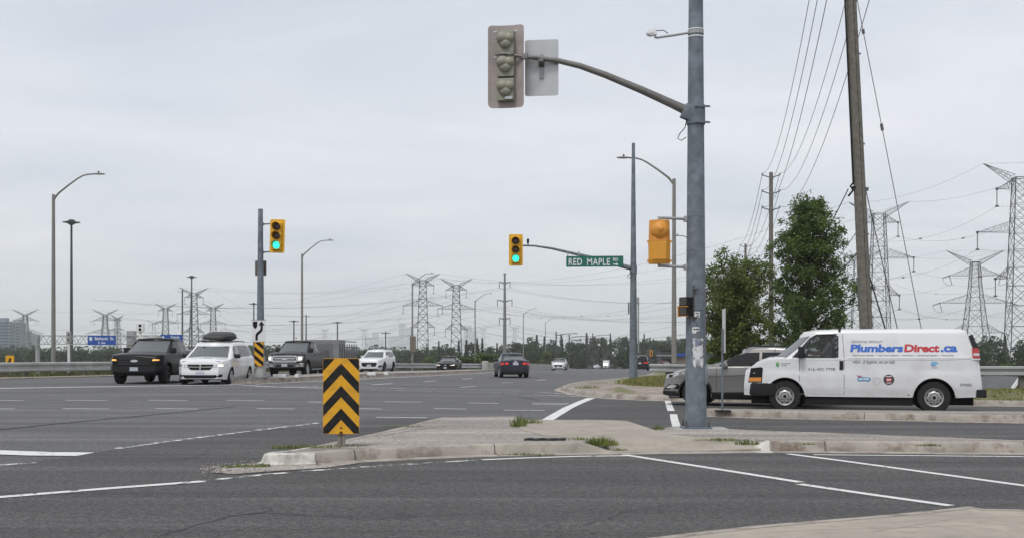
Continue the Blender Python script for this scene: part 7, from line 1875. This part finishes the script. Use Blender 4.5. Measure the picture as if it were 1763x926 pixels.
belt(740, 900, 15, 330, 30, [(740, 611), (800, 606), (900, 607)], [0, 4, 2, 0], 4)
belt(900, 1215, 13, 640, 40, [(900, 583), (960, 580), (1040, 576), (1100, 580), (1215, 576)], [0, 1, 3, 4, 5, 1], 5)
belt(905, 1215, 15, 500, 40, [(905, 590), (1000, 587), (1100, 588), (1215, 585)], [0, 1, 4, 3, 0], 5)
belt(915, 1010, 14, 380, 20, [(915, 600), (1010, 604)], [2, 0, 4], 4); belt(1080, 1215, 15, 400, 20, [(1080, 602), (1215, 600)], [0, 4, 2, 0], 4)
belt(1440, 1800, 22, 420, 30, [(1440, 592), (1560, 590), (1600, 576), (1660, 580), (1800, 580)], [0, 1, 4, 3, 0], 4)
belt(1640, 1800, 26, 250, 20, [(1640, 600), (1720, 596), (1800, 590)], [0, 2, 4, 1], 5)
put_tree(2, 838, 605, 180, 'light green rounded bush beyond the guardrail near the grey saloon', 1.2); put_tree(2, 805, 612, 170, 'low light green bush beyond the guardrail behind the black saloon', 1.3)
put_tree(4, 178, 617, 95, 'dark rounded bush between guardrail and black pickup', 1.8); put_tree(2, 1735, 622, 110, 'bright green bush behind the guardrail beyond the van tail', 1.5)
put_tree(0, 1066, 608, 330, 'green tree standing right beside the slim steel pole far down the road', 1.2)

# ---- a far wooded ridge on the horizon
m = MB(); nx = 210; ny = 24; V = []; rr = random.Random(8)
for j in range(ny+1):
    for i in range(nx+1):
        X = 40+i*4.0; Y = 2300+j*23.3; f = sst((X-190)/170)*(1-sst((X-560)/300)); V.append((X, Y, -14+f*38*math.sin(math.pi*min(1, (j+0.5)/ny))+rr.uniform(0, 9)*min(1, f*2)))
m.add(V, [(j*(nx+1)+i, j*(nx+1)+i+1, (j+1)*(nx+1)+i+1, (j+1)*(nx+1)+i) for j in range(ny) for i in range(nx)])
m.build('wooded_hill', leaf_mat('ridge_wood', (0.03, 0.055, 0.022), (0.07, 0.10, 0.035), 0.06), kind='structure')

# ---- grass
def tuft(label, x, y, dz, r, hgt, n, seed, rx=1.0, flat=None):
    X, Y = pt(x, y, dz); rnd = random.Random(seed); V = []; F_ = []
    for i in range(n):
        a = rnd.random()*6.283; d = r*rnd.random()**0.6; px_, py_ = math.cos(a)*d*rx, math.sin(a)*d
        h = hgt*rnd.uniform(0.35, 1.1)*(1-0.5*d/r); b = rnd.random()*6.283; ln = rnd.uniform(0.1, 0.55)*h; w_ = rnd.uniform(0.003, 0.007)
        q = Vector((-math.sin(b), math.cos(b), 0))*w_; p0 = Vector((px_, py_, 0)); p1 = p0+Vector((math.cos(b)*ln*0.4, math.sin(b)*ln*0.4, h*0.6)); p2 = p0+Vector((math.cos(b)*ln, math.sin(b)*ln, h))
        k = len(V); V += [p0-q, p0+q, p1+q*0.8, p1-q*0.8, p2]; F_ += [(k, k+1, k+2, k+3), (k+3, k+2, k+4)]
    o = MB().add(V, F_).build('weed_tuft', M_WEED, fix=False); tag(o, label, 'weed', 'weeds growing in the paving cracks', (X, Y, g(X, Y)+dz)); return o
M_WEED = leaf_mat('weed_green', (0.085, 0.12, 0.025), (0.20, 0.235, 0.06), 6)
M_DRYD = leaf_mat('dry_weeds', (0.09, 0.085, 0.04), (0.15, 0.13, 0.07), 5)
M_DRY = leaf_mat('dry_grass', (0.20, 0.19, 0.06), (0.32, 0.28, 0.13), 5)
tuft('thick green weed clump at the end of the island kerb by the walkway', 1035, 766, 0.10, 0.20, 0.19, 420, 1, 1.3)
tuft('thin strip of green weeds trailing along the walkway edge', 1000, 758, 0.13, 0.16, 0.09, 160, 2, 2.6)
tuft('sparse tall weeds where the paving meets the walkway corner', 893, 734, 0.14, 0.22, 0.30, 150, 3, 0.8)
tuft('low weeds along the walkway corner beside the painted line', 912, 729, 0.14, 0.2, 0.16, 170, 4, 1.3)
tuft('long low green weeds along the island back kerb behind the chevron post', 524, 772, 0.13, 0.13, 0.10, 330, 5, 4.2)
tuft('sparse weeds beside the chevron post foot', 600, 768, 0.14, 0.12, 0.06, 110, 6, 2.6)
tuft('flat yellow-green weeds in the broken nose of the island', 415, 804, 0.01, 0.11, 0.06, 260, 7, 2.6)
tuft('small weed patch against the worn white kerb end', 452, 803, 0.01, 0.08, 0.07, 120, 8, 1.4)
tuft('small weed patch at the pole side of the walkway', 1133, 741, 0.12, 0.14, 0.14, 170, 9, 0.9)
tuft('line of short weeds along the walkway border near the thick pole', 1240, 758, 0.14, 0.1, 0.07, 200, 10, 4.0)
tuft('weeds at the paving corner before the second kerb', 1285, 765, 0.12, 0.12, 0.12, 150, 11, 1.6)
tuft('dry weeds in the gutter below the island kerb', 905, 783, 0.01, 0.05, 0.045, 200, 12, 9.0)
tuft('dry grass tuft in the gutter at the walkway foot', 1065, 777, 0.01, 0.08, 0.07, 160, 13, 2.2)
tuft('dry tuft growing from the corner pavement crack', 1012, 668, 0.15, 0.3, 0.2, 200, 14, 1.6)
tuft('faint weeds on the island edge above the slip road', 690, 735, 0.14, 0.12, 0.07, 120, 15, 3.5)
tuft('scattered weeds on top of the second kerb', 1390, 765, 0.15, 0.06, 0.05, 60, 16, 2.0)
tuft('few short weeds on the kerb top toward the picture edge', 1600, 767, 0.15, 0.05, 0.05, 120, 17, 4.0)
for nm, lab, mt, poly, n, hh, sd in (('verge_grass', 'tufty green and straw grass on the verge beside the corner pavement', M_DRY, [(4.3, 47.5), (4.6, 43.5), (5.3, 41.0), (7.2, 38.5), (9.2, 37), (12, 40), (8, 46), (6, 52)], 5200, 0.22, 3),
                                  ('verge_grass', 'mown green and straw grass on the bank behind the white van', M_DRY, [(9, 34.3), (13.6, 32.6), (20, 30.4), (26, 28.5), (26, 39), (12, 41.5)], 9000, 0.10, 4),
                                  ('shoulder_weeds', 'rough low weeds growing under the far guardrail', M_WEED, [(-60, 56.4), (-31, 56.6), (-25.2, 59.2), (-21.2, 71), (-16.4, 96), (-12.8, 117), (-14.5, 117), (-18, 97), (-23.4, 72), (-27, 61.5), (-32, 59), (-60, 58.8)], 7000, 0.34, 6)):
    rnd = random.Random(sd); V = []; F_ = []; mi = []
    x0, x1 = min(p[0] for p in poly), max(p[0] for p in poly); y0, y1 = min(p[1] for p in poly), max(p[1] for p in poly); c = 0
    while c < n:
        x, y = rnd.uniform(x0, x1), rnd.uniform(y0, y1)
        if not inside(x, y, poly): continue
        c += 1; z = verge_z(x, y) if nm == 'verge_grass' else g(x, y)+0.02
        h = hh*rnd.uniform(0.3, 1.1); w_ = rnd.uniform(0.02, 0.045); b = rnd.random()*6.28; q = Vector((math.cos(b)*w_, math.sin(b)*w_, 0)); k = len(V)
        p = Vector((x, y, z-0.01)); V += [p-q, p+q, p+Vector((rnd.gauss(0, .4)*h, rnd.gauss(0, .4)*h, h))]; F_.append((k, k+1, k+2)); mi.append(1 if rnd.random() < 0.7+0.4*math.sin(x*0.7)*math.sin(y*0.9) else 0)
    mb = MB(); mb.v = [tuple(p) for p in V]; mb.f = F_; mb.mi = mi
    o = mb.build(nm, [M_WEED, mt] if nm == 'verge_grass' else [M_LEAF2, M_DRYD], fix=False, kind='stuff'); o['label'] = lab; o['category'] = 'grass'

# ---- buildings
M_ROOF = mat('slate_grey_roof', (0.13, 0.135, 0.14), 0.85, var=0.12, vscale=0.8)
M_STONE = mat('brown_stone', (0.16, 0.135, 0.115), 0.9, var=0.35, vscale=3)
M_BRICK = mat('brown_brick', (0.21, 0.14, 0.10), 0.9, var=0.2, vscale=4)
HX, HYY = at(1742, 66), 66.0; hb_ = -4.2
t = thing('house', 'grey-roofed house below the guardrail with a white-trimmed stone gable', 'house', (HX, HYY, hb_))
rz0 = zat(650, HYY)-hb_; ez = rz0-1.9
m = MB(); m.box((0, 4, ez/2), (16, 8, ez)); m.build('wall', M_BRICK, t)
m = MB(); m.prism([(-0.6, ez-0.2), (4.0, rz0), (8.6, ez-0.2), (8.6, ez-0.35), (4.0, rz0-0.15), (-0.6, ez-0.35)], lambda u, v, d: (d, u, v), -8.5, 8.5); m.build('roof', M_ROOF, t)
m = MB(); m.prism([(-1.3, rz0-1.9), (0, rz0-0.05), (1.3, rz0-1.9), (1.3, ez-1.4), (-1.3, ez-1.4)], lambda u, v, d: (u, d, v), -1.0, 3.6); gb_ = m.build('gable', M_STONE, t)
m = MB()
for sg in (-1, 1): m.bar((0, -1.05, rz0+0.0), (sg*1.45, -1.05, rz0-2.0), 0.16)
m.build('gable_trim', M_WHITE, t)
m = MB()
for sg in (-1, 1): m.add([(0, -1.1, rz0+0.1), (0, 3.7, rz0+0.1), (sg*1.6, 3.7, rz0-2.15), (sg*1.6, -1.1, rz0-2.15)], [(0, 1, 2, 3)])
m.build('gable_roof', M_ROOF, t)
for x_ in (-5, -2.8, 3, 5.2): 
    f = MB().box((x_, -0.03, ez-1.5), (1.1, 0.08, 1.3)).build('window', M_WHITE, t); MB().box((x_, -0.08, ez-1.5), (0.95, 0.02, 1.15)).build('pane', M_GLASSD, f)
def block(name, label, x0, x1, ytop, Y, col, floors, bays, depth=25, roofbox=True, base=-14, rough=0.4):
    X0, X1 = at(x0, Y), at(x1, Y); w_ = X1-X0; zt = zat(ytop, Y); h = zt-base
    t = thing(name, label, 'apartment tower' if name == 'apartment_tower' else 'tower', ((X0+X1)/2, Y, base))
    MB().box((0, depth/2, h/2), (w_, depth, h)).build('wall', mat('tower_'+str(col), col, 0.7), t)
    m = MB(); fh = h/floors
    for i in range(floors):
        m.box((0, -0.15, (i+0.55)*fh), (w_*0.95, 0.3, fh*0.55)); m.box((-w_/2, depth/2, (i+0.55)*fh), (0.3, depth*0.9, fh*0.55)); m.box((w_/2, depth/2, (i+0.55)*fh), (0.3, depth*0.9, fh*0.55))
    m.build('window_band', mat('tower_glass', (0.05, 0.08, 0.11), 0.1, coat=0.5), t)
    m = MB()
    for i in range(bays+1): m.box((-w_/2+w_*i/bays, -0.35, h/2), (w_*0.02+0.25, 0.3, h))
    m.build('mullions', mat('tower_'+str(col), col, 0.7), t)
    if roofbox: MB().box((0, depth/2, h+1.5), (w_*0.5, depth*0.5, 3)).build('roof_plant', mat('tower_'+str(col), col, 0.7), t)
    return t
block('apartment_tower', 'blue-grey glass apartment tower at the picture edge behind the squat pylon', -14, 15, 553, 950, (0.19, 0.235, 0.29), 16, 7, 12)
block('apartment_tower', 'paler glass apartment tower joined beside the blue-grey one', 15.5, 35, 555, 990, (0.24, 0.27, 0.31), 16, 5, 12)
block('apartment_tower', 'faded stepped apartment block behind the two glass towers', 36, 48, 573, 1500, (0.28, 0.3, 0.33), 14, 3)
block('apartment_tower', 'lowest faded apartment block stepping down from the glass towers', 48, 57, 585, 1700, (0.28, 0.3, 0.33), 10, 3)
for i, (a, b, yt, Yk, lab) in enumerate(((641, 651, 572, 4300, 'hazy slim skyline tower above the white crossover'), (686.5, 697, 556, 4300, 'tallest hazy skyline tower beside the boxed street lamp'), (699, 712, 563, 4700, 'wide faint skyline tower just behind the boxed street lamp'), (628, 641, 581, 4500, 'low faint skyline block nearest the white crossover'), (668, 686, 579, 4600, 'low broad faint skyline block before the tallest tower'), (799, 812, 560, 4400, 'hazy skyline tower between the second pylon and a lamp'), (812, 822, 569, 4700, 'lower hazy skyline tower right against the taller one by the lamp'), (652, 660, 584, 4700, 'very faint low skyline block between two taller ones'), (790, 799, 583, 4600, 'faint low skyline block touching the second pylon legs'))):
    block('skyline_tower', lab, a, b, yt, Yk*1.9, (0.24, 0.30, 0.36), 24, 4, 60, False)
Yb_ = 265.0; bz = terrain(at(1150, Yb_), Yb_)
t = thing('shop_building', 'dark flat-roofed low building far beyond the guardrail', 'building', (at(1151, Yb_), Yb_, bz))
h = zat(604, Yb_)-bz; MB().box((0, 4, h/2), (3.4, 8, h)).build('wall', mat('charcoal_wall', (0.045, 0.045, 0.05), 0.7), t); MB().box((0, 4, h-1.0), (3.7, 8.4, 0.25)).build('fascia', M_GALV2, t); MB().box((0, 4, h+0.1), (3.6, 8.2, 0.3)).build('roof', M_BLACK, t)
MB().box((0, -0.05, h*0.45), (2.6, 0.08, 1.4)).build('window', M_GLASSD, t)
t = thing('awning_building', 'low building with a blue fascia beside the dark one', 'building', (at(1178, Yb_), Yb_+6, bz))
MB().box((0, 4, h*0.42), (2.6, 8, h*0.84)).build('wall', mat('tan_wall', (0.2, 0.17, 0.14), 0.8), t); MB().box((0, -0.3, h*0.8), (2.6, 0.6, 0.7)).build('fascia', M_BLUE, t)
# a far signal down the road and its mast
Ys_ = 205.0; bz = terrain(at(1121, Ys_), Ys_)
t = thing('traffic_signal', 'small far orange traffic signal beyond the black crossover', 'traffic signal', (at(1121, Ys_), Ys_, bz))
MB().tube([(0, 0.2, 0), (0, 0.2, zat(612, Ys_)-bz)], 0.09, 8).build('post', M_STEELD, t)
zc = zat(607.5, Ys_)-bz; MB().box((0, 0, zc), (0.5, 0.15, 1.1), bev=0.04).build('backplate', M_SORG, t); MB().box((0, -0.1, zc), (0.22, 0.1, 0.8)).build('lamp_housing', M_LENSD2, t)
# ------------------------------------------------------------------ sky, air, sun, camera
SUN_EL, SUN_AZ = 58.0, 205.0      # azimuth clockwise from +Y
w = bpy.data.worlds.new('World'); SC.world = w; w.use_nodes = True
nt = w.node_tree; N, Lk = nt.nodes.new, nt.links.new
bg = nt.nodes['Background']
sky = N('ShaderNodeTexSky'); sky.sky_type = 'NISHITA'; sky.sun_disc = False
sky.sun_elevation = R(SUN_EL); sky.sun_rotation = R(SUN_AZ); sky.air_density = 1.0; sky.dust_density = 3.0; sky.ozone_density = 1.0
tc = N('ShaderNodeTexCoord'); sep = N('ShaderNodeSeparateXYZ'); Lk(tc.outputs['Generated'], sep.inputs['Vector'])
mz = N('ShaderNodeMath'); mz.operation = 'MAXIMUM'; mz.inputs[1].default_value = 0.0; Lk(sep.outputs['Z'], mz.inputs[0])
ad = N('ShaderNodeMath'); ad.operation = 'ADD'; ad.inputs[1].default_value = 0.10; Lk(mz.outputs[0], ad.inputs[0])
dv = N('ShaderNodeVectorMath'); dv.operation = 'DIVIDE'
cmb = N('ShaderNodeCombineXYZ'); [Lk(ad.outputs[0], cmb.inputs[i]) for i in range(3)]
Lk(tc.outputs['Generated'], dv.inputs[0]); Lk(cmb.outputs[0], dv.inputs[1])
mp = N('ShaderNodeMapping'); mp.inputs['Scale'].default_value = (0.75, 1.0, 0.0); mp.inputs['Location'].default_value = (3.2, 1.4, 0); mp.inputs['Rotation'].default_value = (0, 0, R(8)); Lk(dv.outputs[0], mp.inputs['Vector'])
n1 = N('ShaderNodeTexNoise'); n1.inputs['Scale'].default_value = 0.95; n1.inputs['Detail'].default_value = 7; n1.inputs['Roughness'].default_value = 0.56; n1.inputs['Distortion'].default_value = 0.35
Lk(mp.outputs['Vector'], n1.inputs['Vector'])
r1 = N('ShaderNodeValToRGB'); r1.color_ramp.elements[0].position = 0.30; r1.color_ramp.elements[1].position = 0.72
r1.color_ramp.elements[0].color = (5.75, 6.2, 7.0, 1); r1.color_ramp.elements[1].color = (8.1, 8.25, 8.65, 1)
Lk(n1.outputs['Fac'], r1.inputs['Fac'])
mx = N('ShaderNodeMix'); mx.data_type = 'RGBA'; mx.inputs['Factor'].default_value = 0.93
Lk(sky.outputs['Color'], mx.inputs['A']); Lk(r1.outputs['Color'], mx.inputs['B'])
Lk(mx.outputs['Result'], bg.inputs['Color']); bg.inputs['Strength'].default_value = 0.09

sl = bpy.data.lights.new('sun', 'SUN'); sl.energy = 1.5; sl.angle = R(14); sl.color = (1.0, 0.965, 0.91)
so = bpy.data.objects.new('sun', sl); COL.objects.link(so)
d = Vector((math.sin(R(SUN_AZ))*math.cos(R(SUN_EL)), math.cos(R(SUN_AZ))*math.cos(R(SUN_EL)), math.sin(R(SUN_EL))))
so.rotation_euler = d.to_track_quat('Z', 'Y').to_euler(); so.location = (0, 0, 80)

if HAZE:
    hm = bpy.data.materials.new('haze_air'); hm.use_nodes = True; nt = hm.node_tree
    nt.nodes.remove(nt.nodes['Principled BSDF'])
    pv = nt.nodes.new('ShaderNodeVolumePrincipled'); pv.inputs['Color'].default_value = (0.93, 0.95, 0.97, 1); pv.inputs['Density'].default_value = HAZE; pv.inputs['Anisotropy'].default_value = 0.0
    nt.links.new(pv.outputs['Volume'], nt.nodes['Material Output'].inputs['Volume'])
    h = MB().box((0, 6000, 67.5), (23000, 13000, 505)).build('haze', hm, kind='stuff')
    h['label'] = 'pale summer haze over the whole valley'; h['category'] = 'haze'

cd = bpy.data.cameras.new('camera'); co = bpy.data.objects.new('camera', cd); COL.objects.link(co)
co.location = (0, 0, CAMH); co.rotation_euler = (R(90), 0, 0)
cd.sensor_width = 36; cd.lens = 36*F/1763; cd.shift_y = (HY-463)/1763; cd.clip_start = 0.1; cd.clip_end = 30000
SC.camera = co
vs_ = SC.view_settings; vs_.view_transform = 'Standard'; vs_.look = 'None'; vs_.gamma = 1.0; vs_.exposure = EXPO; vs_.use_curve_mapping = False
SC.render.engine = 'CYCLES'
cy = SC.cycles; cy.max_bounces = 6; cy.diffuse_bounces = 2; cy.glossy_bounces = 3; cy.transmission_bounces = 4; cy.transparent_max_bounces = 24; cy.volume_bounces = 2
cy.use_denoising = True; cy.use_adaptive_sampling = True; cy.adaptive_threshold = 0.015; cy.caustics_reflective = False; cy.caustics_refractive = False
SC.render.use_persistent_data = False
